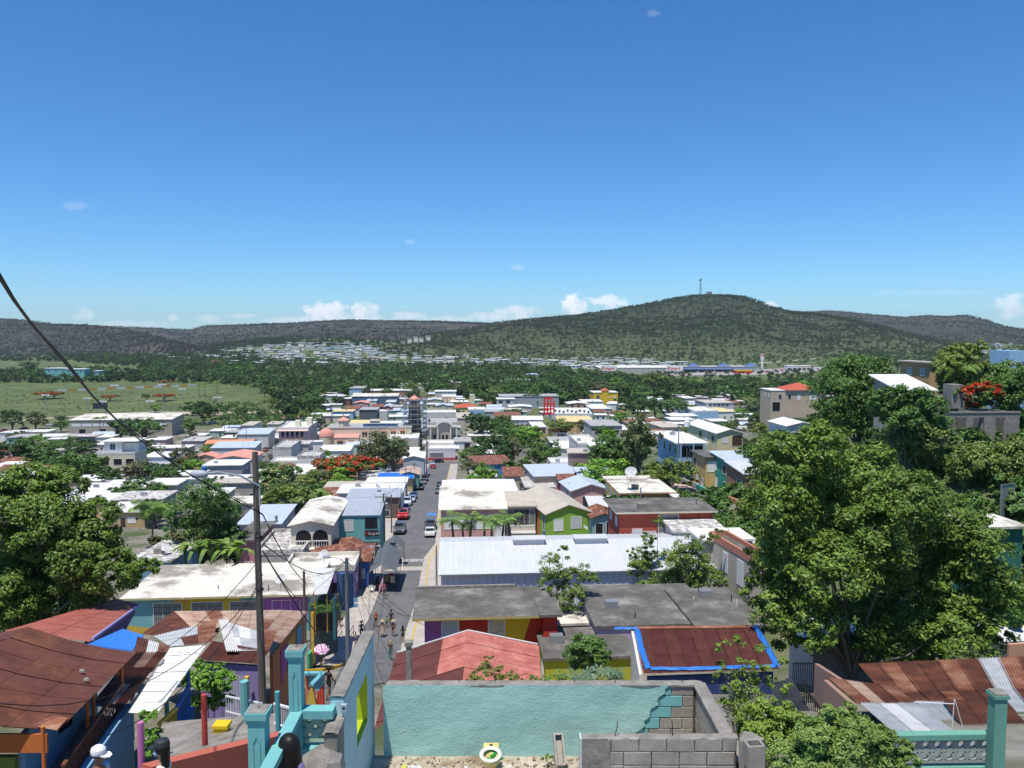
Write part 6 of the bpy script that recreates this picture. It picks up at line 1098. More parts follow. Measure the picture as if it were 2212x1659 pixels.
def rustm(n,c1,c2,c3):
 def f(t,b):
  n1=noi(t,1.1,8,.7);n2=noi(t,7,5,.7);n3=noi(t,.5,5)
  a=ramp(t,n1,[(.35,c1),(.52,c2),(.68,c3)]);a=mx(t,ramp(t,n2,[(.4,0),(.75,.4)]),a,c1);a=mx(t,ramp(t,n3,[(.5,0),(.62,.35)]),a,c3);L(t,a,b.inputs['Base Color']);b.inputs['Roughness'].default_value=.75;bump(t,b,n2,.01,.4)
 return mat(n,f)
MAR=rustm('maroon_sheet',(.085,.030,.024),(.125,.045,.034),(.155,.058,.040));RU1=rustm('rust_sheet',(.16,.055,.03),(.27,.11,.06),(.42,.26,.17));RU2=rustm('dark_rust_sheet',(.07,.03,.022),(.14,.05,.03),(.24,.09,.045))
BGR=rustm('beige_rust_sheet',(.36,.19,.13),(.50,.37,.28),(.58,.48,.38));GRY=rustm('grey_sheet',(.36,.38,.39),(.48,.50,.51),(.55,.56,.56));PAL=rustm('pale_painted_sheet',(.58,.58,.56),(.68,.68,.67),(.74,.74,.72));SAL=rustm('salmon_sheet',(.30,.085,.065),(.44,.15,.12),(.52,.23,.18));MRD=rustm('plum_sheet',(.085,.026,.024),(.115,.036,.032),(.15,.05,.045))
LBL=paint((.20,.36,.52),.2);ORP=paint((.50,.15,.035),.25)
T=thing('house','light blue house under a wide maroon corrugated roof at the left edge','house',(-13,21,36.5),0)
sheets(T,'A',[(220,545,24),(-900,1150,17.5),(440,1345,18.9),(1060,738,24.5)],6,3,[MAR,MAR,MAR,RU2],.018,12,sag=.12)
sheets(T,'A',[(220,545,24),(-900,1150,17.5),(-1400,1180,20),(-220,640,26)],5,1,[MAR],.018,10)
sheets(T,'A',[(270,1215,19.6),(120,1310,18.8),(440,1362,18.75),(530,1262,19.5)],1,1,[RU1],.018,8)
ea,eb=PZ('A',440,1345,18.9),PZ('A',1060,738,24.5);zf=ea.z-2.9
a0=Vector((ea.x-1.0,ea.y+.1,ea.z-.25));b0=Vector((eb.x-1.2,eb.y-.3,ea.z-.15));wallq(T,'wall',LBL,a0,b0,zf)
n0=PZ('A',-900,1150,17.5);wallq(T,'front_wall',paint((.42,.04,.02),.2),Vector((n0.x,a0.y,a0.z-.45)),a0-Vector((.6,0,.45)),zf);wallq(T,'front_wall',paint((.16,.22,.04),.2),a0-Vector((.6,0,.45)),a0-Vector((0,0,.45)),zf)
wallq(T,'fascia',ORP,Vector((n0.x,a0.y-.25,ea.z-.02)),Vector((ea.x-.1,a0.y-.25,ea.z-.04)),ea.z-.5,.06)
dr=a0-Vector((1.5,.2,.5));s=MB();s.prism([dr,dr+Vector((.85,0,0)),dr+Vector((.85,0,-2.3)),dr+Vector((0,0,-2.3))],(0,.06,0));s.build('door',DARK,T,world=True)
wn=a0.lerp(b0,.35);s=MB();s.prism([wn+Vector((.02,0,-.35)),wn+Vector((.1,.9,-.35)),wn+Vector((.1,.9,-1.1)),wn+Vector((.02,0,-1.1))],(.05,0,0));s.build('window',DARK,T,world=True)
for(x,y0,d0)in((338,1330,18.7),(688,1110,21),(962,850,23.6),(738,1085,21.8)):t_=PZ('A',x,y0,d0);s=MB();s.tube([t_,Vector((t_.x,t_.y,t_.z-1.9 if x!=738 else t_.z-.7))],.05,8);s.build('post',ORP,T,world=True)
fa=PZ('A',500,1640,18.8);fb=PZ('A',970,1180,23.3);fb.z=fa.z+.02
s=MB();s.bar(fa,fb,.10,.07);s.bar(fa-Vector((0,0,.62)),fb-Vector((0,0,.62)),.07,.05);s.build('rail',plain('brown_rail',(.16,.06,.035)),T,world=True)
nb=16
for i in range(nb):
 q0,q1=fa.lerp(fb,i/nb),fa.lerp(fb,(i+1)/nb);dn=Vector((0,0,.6));s=MB();s.bar(q0,q1-dn,.02);s.bar(q1,q0-dn,.02);s.bar(q0,q0-dn,.02);s.build('grille_panel',plain('brown_rail',(.16,.06,.035)),T,world=True)
wallq(T,'parapet',LBL,fa+Vector((.10,-.6,-.62)),fb+Vector((.10,0,-.62)),zf-.8,.2);c_=PZ('A',992,1150,23.4);wallq(T,'corner_post',LBL,c_-Vector((.14,0,0)),c_+Vector((.14,0,0)),zf-.8,.28);c2=PZ('A',722,1150,23.8);wallq(T,'back_rail',LBL,c2,c_,c_.z-.12,.1);wallq(T,'balcony_end',LBL,c2-Vector((0,0,1.2)),c_-Vector((0,0,1.2)),zf,.1);s=MB();s.poly([fa+Vector((-1.2,0,-1.0)),fa+Vector((0,0,-1.0)),fb+Vector((0,0,-1.0)),fb+Vector((-1.5,0,-1.0))]);s.build('balcony_floor',CONC,T,world=True)
for i,(x,y)in enumerate(((650,880),(685,948),(272,1135))):p=PZ('A',x,y,(22.2,21.7,20.3)[i]);s=MB();s.lathe([(0,-.04),(.07,-.02),(.055,.03),(.02,.05),(0,.05)],(0,0,-.1),6,sx=1.3);o=s.build('stone',CONC,None);o.location=p+Vector((0,0,.07));tag(o,('pale stone lying highest on the maroon roof','smaller stone below the pale stone on the maroon roof','yellowish stone near the lower edge of the maroon roof')[i],'stone','stones weighing down the maroon roof')
T=thing('house','blue and yellow house with a pale corrugated strip roof over its balcony','house',PZ('A',1300,1300,23)-Vector((0,0,2)),0)
sheets(T,'A',[(1345,712,28),(1015,1222,22),(1235,1232,21.6),(1620,690,27.6)],7,1,[PAL,PAL,GRY],.02,8)
sheets(T,'A',[(1060,740,27.5),(1330,735,28.2),(1010,1130,22.4),(740,1125,22)],3,3,lambda i,j:(RU2,RU2,BGR,RU2,RU1,RU2,MAR,RU2,BGR)[(i*2+j*3)%9],.02,8);sheets(T,'A',[(1090,615,31),(1345,690,31),(1330,745,28.3),(1060,740,27.6)],3,1,lambda i,j:(RU2,PAL,RU1)[i],.02,6)
BLP=paint((.06,.16,.40),.2);YLP=paint((.62,.38,.05),.2)
p0,p1,p2=PZ('A',1262,1310,21.8),PZ('A',1395,1190,23.4),PZ('A',1500,1000,26);zb=p0.z-1.9
for(a,b,m)in((p0,p1,YLP),(p1,p2,BLP)):
 s=MB();s.bar(a,b,.12,.09);s.build('rail',m,T,world=True);n_=7;me=MB().lathe([(.03,0),(.06,.2),(.03,.38),(.06,.6),(.03,.75)],n=6).mesh('baluster',m)
 for i in range(n_):q=a.lerp(b,(i+.5)/n_);put('baluster',me,T,q-T.location-Vector((0,0,.77)))
 wallq(T,'parapet',m,a-Vector((0,0,.76)),b-Vector((0,0,.76)),a.z-1.6,.12)
wallq(T,'wall',BLP,PZ('A',1430,1190,25.2),PZ('A',1520,1170,25.4),zb-1.2,.3)
for(x,y,d_,m)in((1487,870,26.2,BLP),(1318,1085,23.6,paint((.15,.36,.36)))):t_=PZ('A',x,y,d_);s=MB();s.tube([t_,t_-Vector((0,0,1.5))],.07,8);s.build('post',m,T,world=True)
s=MB();s.tube([PZ('A',1265,1130,21.6),PZ('A',1400,970,23.2)],.045,8);s.build('gutter_pipe',WHITE,T,world=True)
for(x,y,d_)in((1278,845,26),(1188,952,24.8),(1062,1118,23)):a_=PZ('A',x-18,y+22,d_);s=MB();s.bar(a_+Vector((0,0,.1)),PZ('A',x+18,y-22,d_+.35)+Vector((0,0,.1)),.09,.07);o=s.build('wooden_batten',plain('grey_board',(.3,.29,.27)),None);tag(o,{1278:'topmost',1188:'middle',1062:'lowest'}[x]+' short board lying on the pale strip roof','board','boards on the pale strip roof')
T=thing('house','small house whose roof is covered with a bright blue tarpaulin at the left','house',PZ('A',900,700,33)-Vector((0,0,3)),0);p=pq(T,'tarpaulin',plain('blue_tarpaulin',(.04,.20,.66),.4),'A',[(690,678,33),(970,555,36),(1140,605,34.5),(1046,728,31)],.06);wallq(T,'wall',paint((.3,.3,.3)),PZ('A',690,690,33),PZ('A',1046,740,31),PZ('A',900,700,33).z-3)
T=thing('house','house with a brick red sheet roof edged by a lilac gutter and purple walls','house',PZ('A',900,500,44)-Vector((0,0,4)),0);RDS=rustm('brick_red_sheet',(.30,.085,.06),(.38,.12,.09),(.44,.16,.12));sheets(T,'A',[(925,318,50),(1110,360,49),(720,640,37),(60,560,40)],2,4,[RDS],.02,10)
a,b=PZ('A',1108,362,49),PZ('A',725,640,37);s=MB();s.bar(a+Vector((.05,0,.02)),b+Vector((.05,0,.02)),.12,.12);s.build('gutter',plain('lilac_paint',(.32,.28,.55)),T,world=True);wallq(T,'wall',paint((.14,.07,.22)),a-Vector((.3,0,.2)),b-Vector((.3,0,.2)),b.z-3)
T=thing('house','old house under a patched roof of rusty and grey sheets beside the wooden pole','house',PZ('A',1800,700,38)-Vector((0,0,4)),0)
sheets(T,'A',[(1380,415,46),(2240,405,46),(2110,560,40),(1560,585,39)],7,2,lambda i,j:(BGR,RU1)[(i+j)%5==2],.02,8);sheets(T,'A',[(1380,418,46),(1560,588,39),(1345,612,38),(1130,592,41)],3,2,[RU1,RU2],.02,8)
sheets(T,'A',[(2240,405,46),(2431,415,46),(2151,750,36),(2090,590,39)],2,4,[BGR],.02,8)
sheets(T,'A',[(1215,612,38),(1725,485,40.5),(1680,655,36),(1340,690,34.5)],3,2,lambda i,j:(GRY,GRY,RU1,GRY,RU2,RU1)[i+3*j],.02,8);sheets(T,'A',[(1800,500,40),(2075,580,38),(2070,722,34.4),(1830,722,34.6)],3,2,lambda i,j:(GRY,PAL)[(i+j)%3==1],.015,8)
sheets(T,'A',[(1728,478,40.3),(1806,474,40.3),(1887,724,34.2),(1788,724,34.2)],1,1,[PAL],.045,6);sheets(T,'A',[(1690,650,36),(2130,728,34.3),(2060,835,33),(1570,800,34)],6,1,[RU2,MAR],.02,8,sag=.3);sheets(T,'A',[(2075,560,38.2),(2200,565,38),(2130,730,34.2),(2072,725,34.3)],1,2,[RU1],.02,8)
zg=PZ('A',1800,700,38).z-5;wallq(T,'side_wall',paint((.45,.16,.06)),PZ('A',2405,440,45.5),PZ('A',2160,760,36),zg+.5);wallq(T,'front_wall',paint((.25,.20,.42)),PZ('A',1600,810,34.3),PZ('A',2060,840,33.3),zg+.8);wallq(T,'porch_pillar',YLP,PZ('A',1945,925,33),PZ('A',1975,925,33),zg+.8,.2)
for i in range(12):a=PZ('A',1780+13*i,925,32.6);s=MB();s.tube([a,a-Vector((0,0,2.0))],.015,4);s.build('iron_bar',WHITE,T,world=True)
for i,(c,f0,f1)in enumerate((((.10,.35,.40),.1,.3),((.55,.30,.05),.35,.6),((.35,.08,.30),.62,.8))):a,b=PZ('A',2405,440,45.5),PZ('A',2160,760,36);q0,q1=a.lerp(b,f0),a.lerp(b,f1);s=MB();s.poly([q0+Vector((.03,0,-.3)),q1+Vector((.03,0,-.3)),q1+Vector((.03,0,-2)),q0+Vector((.03,0,-1.2))]);s.build('mural_patch',paint(c,.1),T,world=True)
T=hh('bigcream','A',1010,2420,40,300,'flat','cream',(.16,.38,.40),'long mural painted house with a wide stained cream flat roof',h=3.7,over=.5,fascia=(.45,.40,.22),wins=[(.145,-2.9,2.6,2.2,'grille'),(.355,-2.9,2.9,2.2,'grille'),(.565,-2.9,3.1,2.2,'grille'),(.80,-2.9,2.6,2.2,'dark')])
Wd,Ln,hz=dims(T)
for(f0,f1,g0,g1,c)in((.18,.52,.26,.49,(.58,.33,.05)),(.33,.62,.33,.62,(.60,.42,.04)),(.70,.98,.76,1.0,(.36,.12,.40)),(.02,.17,0,.25,(.50,.36,.06))):s=MB();z_=0 if f0!=.02 else 0;s.poly([(Wd*f0,-.006-f0*.01,0),(Wd*f1,-.006-f0*.01,0),(Wd*g1,-.006-f0*.01,hz-.3 if f0!=.02 else 1.4),(Wd*g0,-.006-f0*.01,hz-.3 if f0!=.02 else 2.1)]);s.build('mural_patch',paint(c,.15),T)
for i in range(3):s=MB();s.tube([(0,0,0),(0,-.45,.06)],.05,6);o=s.build('drain_pipe',WHITE,T);o.location=(Wd*(.32+.3*i),-.3,hz-.1)
hh('bigcream2','F',480,1090,1292,1425,'par','cream',(.20,.14,.34),'flat roofed annex with stained cream roof behind the long mural house',h=3.6,over=.4)
hh('bluemini','F',1085,1215,1322,1345,'shed','rust',(.05,.14,.42),'small royal blue house with louvered windows by the left pavement',h=3.4,rise=.5,Lm=6,wins=[(.1,-2.2,1.1,1.1,'louver')])
hh('slabE','E',1130,1470,1165,1345,'flat','mott',(.14,.28,.36),'small teal house with a stained white slab roof left of the banana plants',h=4,rot=ROT-.1)
T=thing('canopy','white corrugated canopy jutting out beside the cream roofs','canopy',PZ('B',560,180,66)-Vector((0,0,3)),0);sheets(T,'B',[(480,78,72),(648,70,72),(580,270,62),(478,282,62)],2,1,[PAL],.03,7)
for(x,y,d_)in((482,282,62),(578,272,62)):a=PZ('B',x,y,d_);s=MB();s.tube([a,a-Vector((0,0,3.2))],.06,6);s.build('post',paint((.45,.25,.05)),T,world=True)
T=thing('house','blue house with patterned blocks and tangled wires beside the white canopy','house',PZ('B',700,200,70)-Vector((0,0,4)),0);a,b=PZ('B',655,110,72),PZ('B',748,100,73);wallq(T,'wall',paint((.04,.10,.22)),a,b,a.z-3.4,.8);s=MB();s.box(-1.1,-.03,-.8,1.0,0,.6);o=s.build('window',DARK,T);o.location=(a+b)/2-T.location+Vector((0,-.02,-1.6));s=MB()
for i in range(6):
 for j in range(2):s.box(-1.5+.5*i,-.08,-.1+.5*j,-1.15+.5*i,-.01,.25+.5*j)
s.m=[0]*len(s.m);o=s.build('patterned_blocks',plain('sky_blue',(.16,.40,.62)),T);o['kind']='stuff';o.location=(a+b)/2-T.location+Vector((0,-.05,-3.2))
T=thing('mural_wall','low slanting wall painted in coloured triangles beside the left pavement','wall',GZ('B',520,800),0);a,b=GZ('B',436,890),GZ('B',640,640);ta,tb=PZ('B',436,755,a.y),PZ('B',628,548,b.y);MUR=[(.08,.40,.20),(.62,.45,.04),(.07,.20,.45),(.55,.08,.05),(.50,.16,.42),(.16,.42,.50),(.60,.30,.04),(.35,.15,.45)]
for i in range(8):q0,q1=ta.lerp(tb,i/8),ta.lerp(tb,(i+1)/8);g0,g1=a.lerp(b,max(0,i/8-.04)),a.lerp(b,(i+1)/8-.04 if i<7 else 1);s=MB();s.prism([q0,q1,g1-Vector((0,0,.4)),g0-Vector((0,0,.4))],(-.18,.0,0));s.build('painted_segment',paint(MUR[i],.1),T,world=True)
T=thing('mural_house','house corner with teal and yellow columns behind the mural wall','house',PZ('B',500,450,62)-Vector((0,0,3)),0)
for(x,y,m)in((455,420,YLP),(628,310,paint((.03,.14,.16)))):a=PZ('B',x,y,62);wallq(T,'column',m,a,a+Vector((.2,0,0)),a.z-3.3,.2)
a,b=PZ('B',440,430,64),PZ('B',640,330,66);wallq(T,'wall',paint((.10,.16,.15),.5),a,b,a.z-4,.3)
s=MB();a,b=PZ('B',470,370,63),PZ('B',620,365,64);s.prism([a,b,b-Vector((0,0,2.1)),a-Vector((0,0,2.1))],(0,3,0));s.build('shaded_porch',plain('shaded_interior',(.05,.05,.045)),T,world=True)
C,D_=crown_pts([(p_.x,p_.y,p_.z,.8,.5)for p_ in(PZ('B',500,385,62.5),PZ('B',560,380,62.5),PZ('B',600,385,62.5))],4000,.4);o=put('hedge',leaf_mesh('hedge',C,D_,.12*(.6+NP.rand(len(C))),LM['mid']),None);tag(o,'clipped green creeper on top of the shaded porch','hedge')
T=hh('muralb','C',285,397,335,445,'flat','conc',(.46,.035,.02),'red end bay attached to the right of the mural house',h=5.0,over=.35,wins=[])
T=hh('muralh','B',1350,2290,238,462,'flat','conc',(.33,.11,.34),'purple, red and yellow mural house with a dark concrete flat roof',h=5.1,over=.9,fascia=(.45,.35,.15),wins=[(.15,-1.75,1.25,1.1,'louver'),(.545,-1.75,1.25,1.15,'louver')])
Wd,Ln,hz=dims(T)
for(p_,c)in(([(.19,0),(.60,0),(.60,1),(.27,1)],(.46,.035,.02)),([(.46,0),(.80,0),(.915,1),(.60,1)],(.66,.43,.02)),([(.80,0),(1.0,0),(1.0,1),(.915,1)],(.46,.035,.02)),([(.44,0),(.58,0),(.54,.55),(.52,.5)],(.12,.36,.45))):s=MB();s.poly([(Wd*x,-.006-.004*c[1]*10,max(.05,hz-3.6)if z==0 else hz-3.6+3.4*z)for x,z in p_]);s.build('mural_patch',paint(c,.15),T)
s=MB();s.box(-.9,Ln+.6,hz,Wd*.82,Ln+.85,hz+.25);s.build('roof_kerb',CONC,T)
T=thing('house','house with a salmon and plum red sheet roof right behind the turquoise wall','house',PZ('B',1600,800,40)-Vector((0,0,3.5)),0);R0,R1=PZ('B',1695,575,44),PZ('B',1695,575,44)
R1=Vector((R0.x+.15,33,R0.z-.05));E0=PZ('B',1135,750,44);E1=Vector((E0.x+.3,33,E0.z));F0=PZ('B',2246,685,44);F1=Vector((F0.x-.1,33,F0.z))
sheets(T,'B',[R1,R0,E0,E1],7,3,lambda i,j:SAL if(i>4 and j<1)or(i==4 and j==0)else MRD,.018,12);sheets(T,'B',[R1,R0,F0,F1],7,3,[SAL],.018,12)
s=MB();s.bar(R0+Vector((0,.05,.05)),E0+Vector((0,.05,.05)),.06);s.bar(R0+Vector((0,.05,.05)),F0+Vector((0,.05,.05)),.06);s.build('verge_trim',WHITE,T,world=True);wallq(T,'wall',paint((.42,.17,.15)),E0+Vector((.2,0,-.1)),E1+Vector((.2,0,-.1)),E0.z-3);wallq(T,'wall',paint((.42,.17,.15)),F0-Vector((.2,0,.1)),F1-Vector((.2,0,.1)),F0.z-3)
hh('lavroof','C',700,1690,205,522,'flat','conc',(.46,.38,.54),'large dark flat concrete roof over lavender walls',h=3.6,over=.15,Lm=None);hh('lowconc','C',300,1010,545,780,'flat','conc',(.42,.42,.03),'lower stained concrete roof over yellow and green walls',h=1.9,over=.2,d=56.5,wins=[])
hh('rconc','C',1500,2050,232,535,'flat','conc',(.3,.3,.28),'dark concrete roof with white patches half hidden by the big tree',h=3.3,over=.15);hh('strip_','C',395,700,440,512,'flat','cream',(.2,.2,.2),'narrow cream slab between the red wall and the lavender house',h=2.4,d=64,over=.1,wins=[])
T=thing('house','house with a maroon corrugated roof bordered by crumpled blue tarpaulin','house',PZ('C',1500,800,42)-Vector((0,0,3.4)),0);Q=[PZ('C',1010,556,45.5),PZ('C',1965,545,45.5),PZ('C',2140,868,41),PZ('C',1078,902,41)]
sheets(T,'C',[Q[0],Q[1],Q[2],Q[3]],9,1,lambda i,j:(MAR,MRD)[i%2],.03,9);s=MB();s.slab([Q[0]+Vector((0,.3,.04)),Q[1]+Vector((0,.3,.04)),Q[1]+Vector((0,-.1,.06)),Q[0]+Vector((0,-.1,.06))],.05);s.build('ridge_cap',RU1,T,world=True)
def crumple(pts,w,h,name='tarpaulin_edge'):
 s=MB();k=len(pts)*5;ring=[]
 for i in range(k):
  t=i/(k-1)*(len(pts)-1);j=min(int(t),len(pts)-2);c=Vector(pts[j]).lerp(Vector(pts[j+1]),t-j);tn=(Vector(pts[j+1])-Vector(pts[j])).normalized();sd=tn.cross(Vector((0,0,1))).normalized()
  for a in range(7):q=(a/6-.5)*2;s.v.append(tuple(c+sd*(q*w*(.8+.3*noise.noise(Vector((i*.9,a,2)))))+Vector((0,0,h*(1-q*q)*(.5+.8*abs(noise.noise(Vector((i*.8,a*.9,7)))))))))
 for i in range(k-1):
  for a in range(6):s.f.append((i*7+a,i*7+a+1,(i+1)*7+a+1,(i+1)*7+a));s.m.append(0)
 return s.build(name,plain('bright_blue_tarp',(.03,.17,.55),.4),T,world=True)
crumple([Q[0]+Vector((-1.2,.2,-.05)),Q[0]+Vector((.1,0,.05)),Q[0].lerp(Q[3],.5)+Vector((.1,0,.05)),Q[3]+Vector((.3,.3,.05))],.2,.1);crumple([Q[3]+Vector((.4,.3,.1)),Q[3].lerp(Q[2],.35)+Vector((0,.2,.05)),Q[3].lerp(Q[2],.7)+Vector((0,.2,.05)),Q[2]+Vector((0,.2,.05))],.24,.1);crumple([Q[1]+Vector((0,0,.05)),Q[1].lerp(Q[2],.6)+Vector((0,0,.05)),Q[2]+Vector((0,0,.05))],.22,.18)
wallq(T,'wall',paint((.03,.05,.16),.1),Q[3]+Vector((.2,.3,-.3)),Q[2]+Vector((-.2,.3,-.3)),Q[2].z-3);wallq(T,'side_wall',paint((.6,.58,.5)),Q[0]+Vector((-.1,0,-.1)),Q[3]+Vector((-.1,0,-.1)),Q[2].z-3)
T=thing('ramp_wall','painted wall with orange, yellow and blue triangles at the steps','wall',PZ('B',480,1050,33)-Vector((0,0,1)),0)
tq=lambda x,y,d:PZ('B',x,y,d)
for(pts,c)in(([(400,905,34),(545,903,34),(548,1000,34),(500,1060,34)],(.20,.42,.50)),([(400,910,34.01),(500,1062,34.01),(410,1180,34.01)],(.52,.20,.12)),([(548,1000,34),(552,1175,34),(490,1175,34),(500,1060,34)],(.50,.06,.03)),([(410,1178,33.98),(455,990,33.98),(495,1175,33.98)],(.55,.42,.08))):s=MB();s.prism([tq(*p_)for p_ in pts],(0,.18,0));s.build('painted_segment',paint(c,.1),T,world=True)
s=MB();s.bar(tq(398,908,33.9),tq(548,906,33.9),.22,.10);s.bar(tq(548,906,33.9),tq(455,1000,32),.2,.1);s.build('coping',paint((.15,.42,.46)),T,world=True)
# right hand roofs
T=thing('shed','shed with rusty, beige and grey corrugated sheets in the lower right','shed',PZ('D',1100,1150,23)-Vector((0,0,2.5)),0);sheets(T,'D',[(655,942,27),(1190,1010,27),(1335,1140,24),(885,1142,24)],4,1,lambda i,j:(RU1,BGR,RU2,RU1)[i],.03,7);sheets(T,'D',[(905,1140,24),(1345,1140,24),(1665,1375,20.5),(1190,1388,20.5)],3,1,lambda i,j:(GRY,PAL,GRY)[i],.025,8);a=PZ('D',660,960,26.8);wallq(T,'wall',paint((.36,.22,.16)),a,PZ('D',890,1160,23.8),a.z-3);wallq(T,'wall',paint((.33,.20,.15)),PZ('D',585,830,30),PZ('D',790,960,27.2),a.z-3)
T=thing('house','wide rusty red corrugated roof in the shade of the big tree','house',PZ('D',1800,1000,30)-Vector((0,0,3)),0);sheets(T,'D',[(900,830,36),(2500,760,35),(2700,1215,27),(1330,1235,27)],10,2,lambda i,j:GRY if(i==6 and j==0)or(i==6)else((RU2,RU1,RU2)[(i+j)%3]),.03,7,sag=.25);sheets(T,'D',[(1345,1125,27),(1570,1130,27),(1850,1385,22.5),(1620,1385,22.5)],2,1,[GRY],.03,7);sheets(T,'D',[(1560,1110,26.8),(2060,1130,26.5),(2300,1390,22),(1760,1380,22)],3,1,[RU2],.03,7);wallq(T,'wall',paint((.26,.24,.21)),PZ('D',2050,1235,25.5),PZ('D',2500,1225,25.5),36);wallq(T,'wall',paint((.5,.28,.18)),PZ('D',2080,670,36),PZ('D',2400,650,36),33)
T=thing('shed','low shed with a dark blue grey sheet roof beside the iron fence','shed',PZ('D',350,1100,30)-Vector((0,0,2)),0);sheets(T,'D',[(195,1010,33),(375,945,34),(560,1285,26),(330,1290,26)],3,3,[rustm('slate_sheet',(.05,.055,.07),(.08,.085,.10),(.11,.12,.14))],.03,6)
T=thing('fence','black iron bar fence under the big tree','fence',PZ('D',550,1000,30)-Vector((0,0,3)),0);a,b=PZ('D',465,1010,29),PZ('D',640,1235,26);c,e=PZ('D',385,830,34),PZ('D',560,830,33)
for(p0_,p1_,n_)in((a,b,13),(c,e,13)):
 for i in range(n_):q=p0_.lerp(p1_,i/(n_-1));s=MB();s.tube([q+Vector((0,0,.05)),q-Vector((0,0,1.7))],.018,4);s.build('iron_bar',IRON,T,world=True)
 s=MB();s.bar(p0_,p1_,.05);s.build('top_rail',IRON,T,world=True)
for i,(k,x1,x2,yb,ye,lb)in enumerate((('D',1700,2212,190,330,'white'),('D',560,1000,590,660,'clean'),('D',2080,2400,560,650,'clean'))):hh('bt%d'%i,k,x1,x2,yb,ye,'flat',lb,(.6,.5,.45),('white roof seen through gaps in the big tree','pale roof behind the lower left of the big tree','white roof at the right edge below the big tree')[i],h=3,d=(75,48,50)[i],wins=[])
hh('rd','R',1560,2060,1180,1310,'flat','cream',(.03,.16,.12),'house with a cluttered cream roof deck at the right edge',h=4,d=62)
T=thing('mesh_screen','grey mesh panel standing on the right slope','panel',PZ('R',1850,1030,72),0);a,b=PZ('R',1778,855,72),PZ('R',1920,840,74);s=MB();s.prism([a,b,b-Vector((0,0,3)),a-Vector((0,0,3))],(0,.05,0));s.build('mesh_sheet',plain('mesh_grey',(.30,.30,.29)),T,world=True);s=MB();s.bar(a,b,.08);s.bar(a,a-Vector((0,0,3.5)),.08);s.bar(b,b-Vector((0,0,3)),.08);s.build('frame',STEEL,T,world=True)
# stair street on the right hillside
T=thing('retaining_wall','sea green and orange parapets stepping down beside the hillside houses','wall',PZ('H',800,800,92),0);SGP=paint((.10,.42,.36))
for(x0,y0,d0,x1,y1,d1,m,h_)in((550,705,108,735,790,98,SGP,.9),(690,790,98,790,785,98,SGP,.7),(735,800,97,975,905,88,paint((.48,.22,.12)),1.3),(380,640,112,560,705,107,paint((.40,.36,.30)),1.0),(210,660,120,500,550,128,SIDE,.8),(250,700,118,500,600,126,SIDE,.6),(525,790,104,760,830,96,CONC,.8)):a,b=GZ('H',x0,y0+20)+Vector((0,0,h_)),GZ('H',x1,y1+20)+Vector((0,0,h_));wallq(T,'parapet',m,a,b,min(a.z,b.z)-h_*1.6,.4)
for i in range(9):a=GZ('H',330+15*i,690+6*i)+Vector((0,0,.3));s=MB();s.box(-1.5,-.4,-.6,1.5,.4,.1);o=s.build('step',paint((.5,.34,.28)),T);o.location=a-T.location
hh('whiteq','H',378,420,765,805,'flat','clean',(.6,.6,.6),'small white hut beside a brown water drum',h=2.0,Lm=1.5,wins=[(.1,-1.6,.7,1.2,'open')])
for i in range(26):p=GZ('H',RN.uniform(560,960),RN.uniform(820,930));s=MB();s.box(-.6,-.3,-.2,.5,.3,.25);o=s.build('rubble_block',CONC,None);p.z=H(p.x,p.y)+.1;o.location=p;o.rotation_euler=(RN.random(),RN.random(),RN.random()*3);tag(o,'loose concrete lump fallen below the orange parapet','rubble','rubble below the orange parapet')
# dishes and tanks
DISH=MB().lathe([(0,0),(.3,.04),(.55,.14),(.57,.14),(.3,.02),(0,-.02)],n=16).mesh('reflector',plain('dish_grey',(.5,.5,.5)));ARM=MB().tube([(0,0,.02),(.25,0,.5)],.02,5).mesh('feed_arm',STEEL);STD=MB().tube([(0,0,0),(0,0,1)],.03,6).mesh('mast',STEEL)
for(k,x,y,d_,sc_,lb)in(('F',455,1530,73,1.3,'satellite dish in the middle of the cream roof'),('F',830,1310,78,1.2,'satellite dish at the far edge of the annex roof'),('F',692,1095,104,1.2,'satellite dish on the corner of the mottled roof'),('F',1300,715,148,1.5,'dark dish on the long white roof'),('G',1735,600,116,2.2,'big mesh satellite dish on the orange house'),('G',1335,1068,97,.9,'satellite dish behind the warehouse roof'),('E',1445,1250,92,1.3,'white dish on the slab roof by the banana plants'),('H',1020,1190,79,.8,'bent antenna on the beige corner house')):
 T=thing('satellite_dish',lb,'satellite dish',PZ(k,x,y,d_)-Vector((0,0,.5*sc_)),RN.uniform(-1,1),'satellite dishes on the roofs');T.scale=(sc_*.7,)*3;o=put('mast',STD,T);r_=put('reflector',DISH,T,(0,0,1),(.7,.3,0));put('feed_arm',ARM,T,(0,0,1),(.7,.3,0))
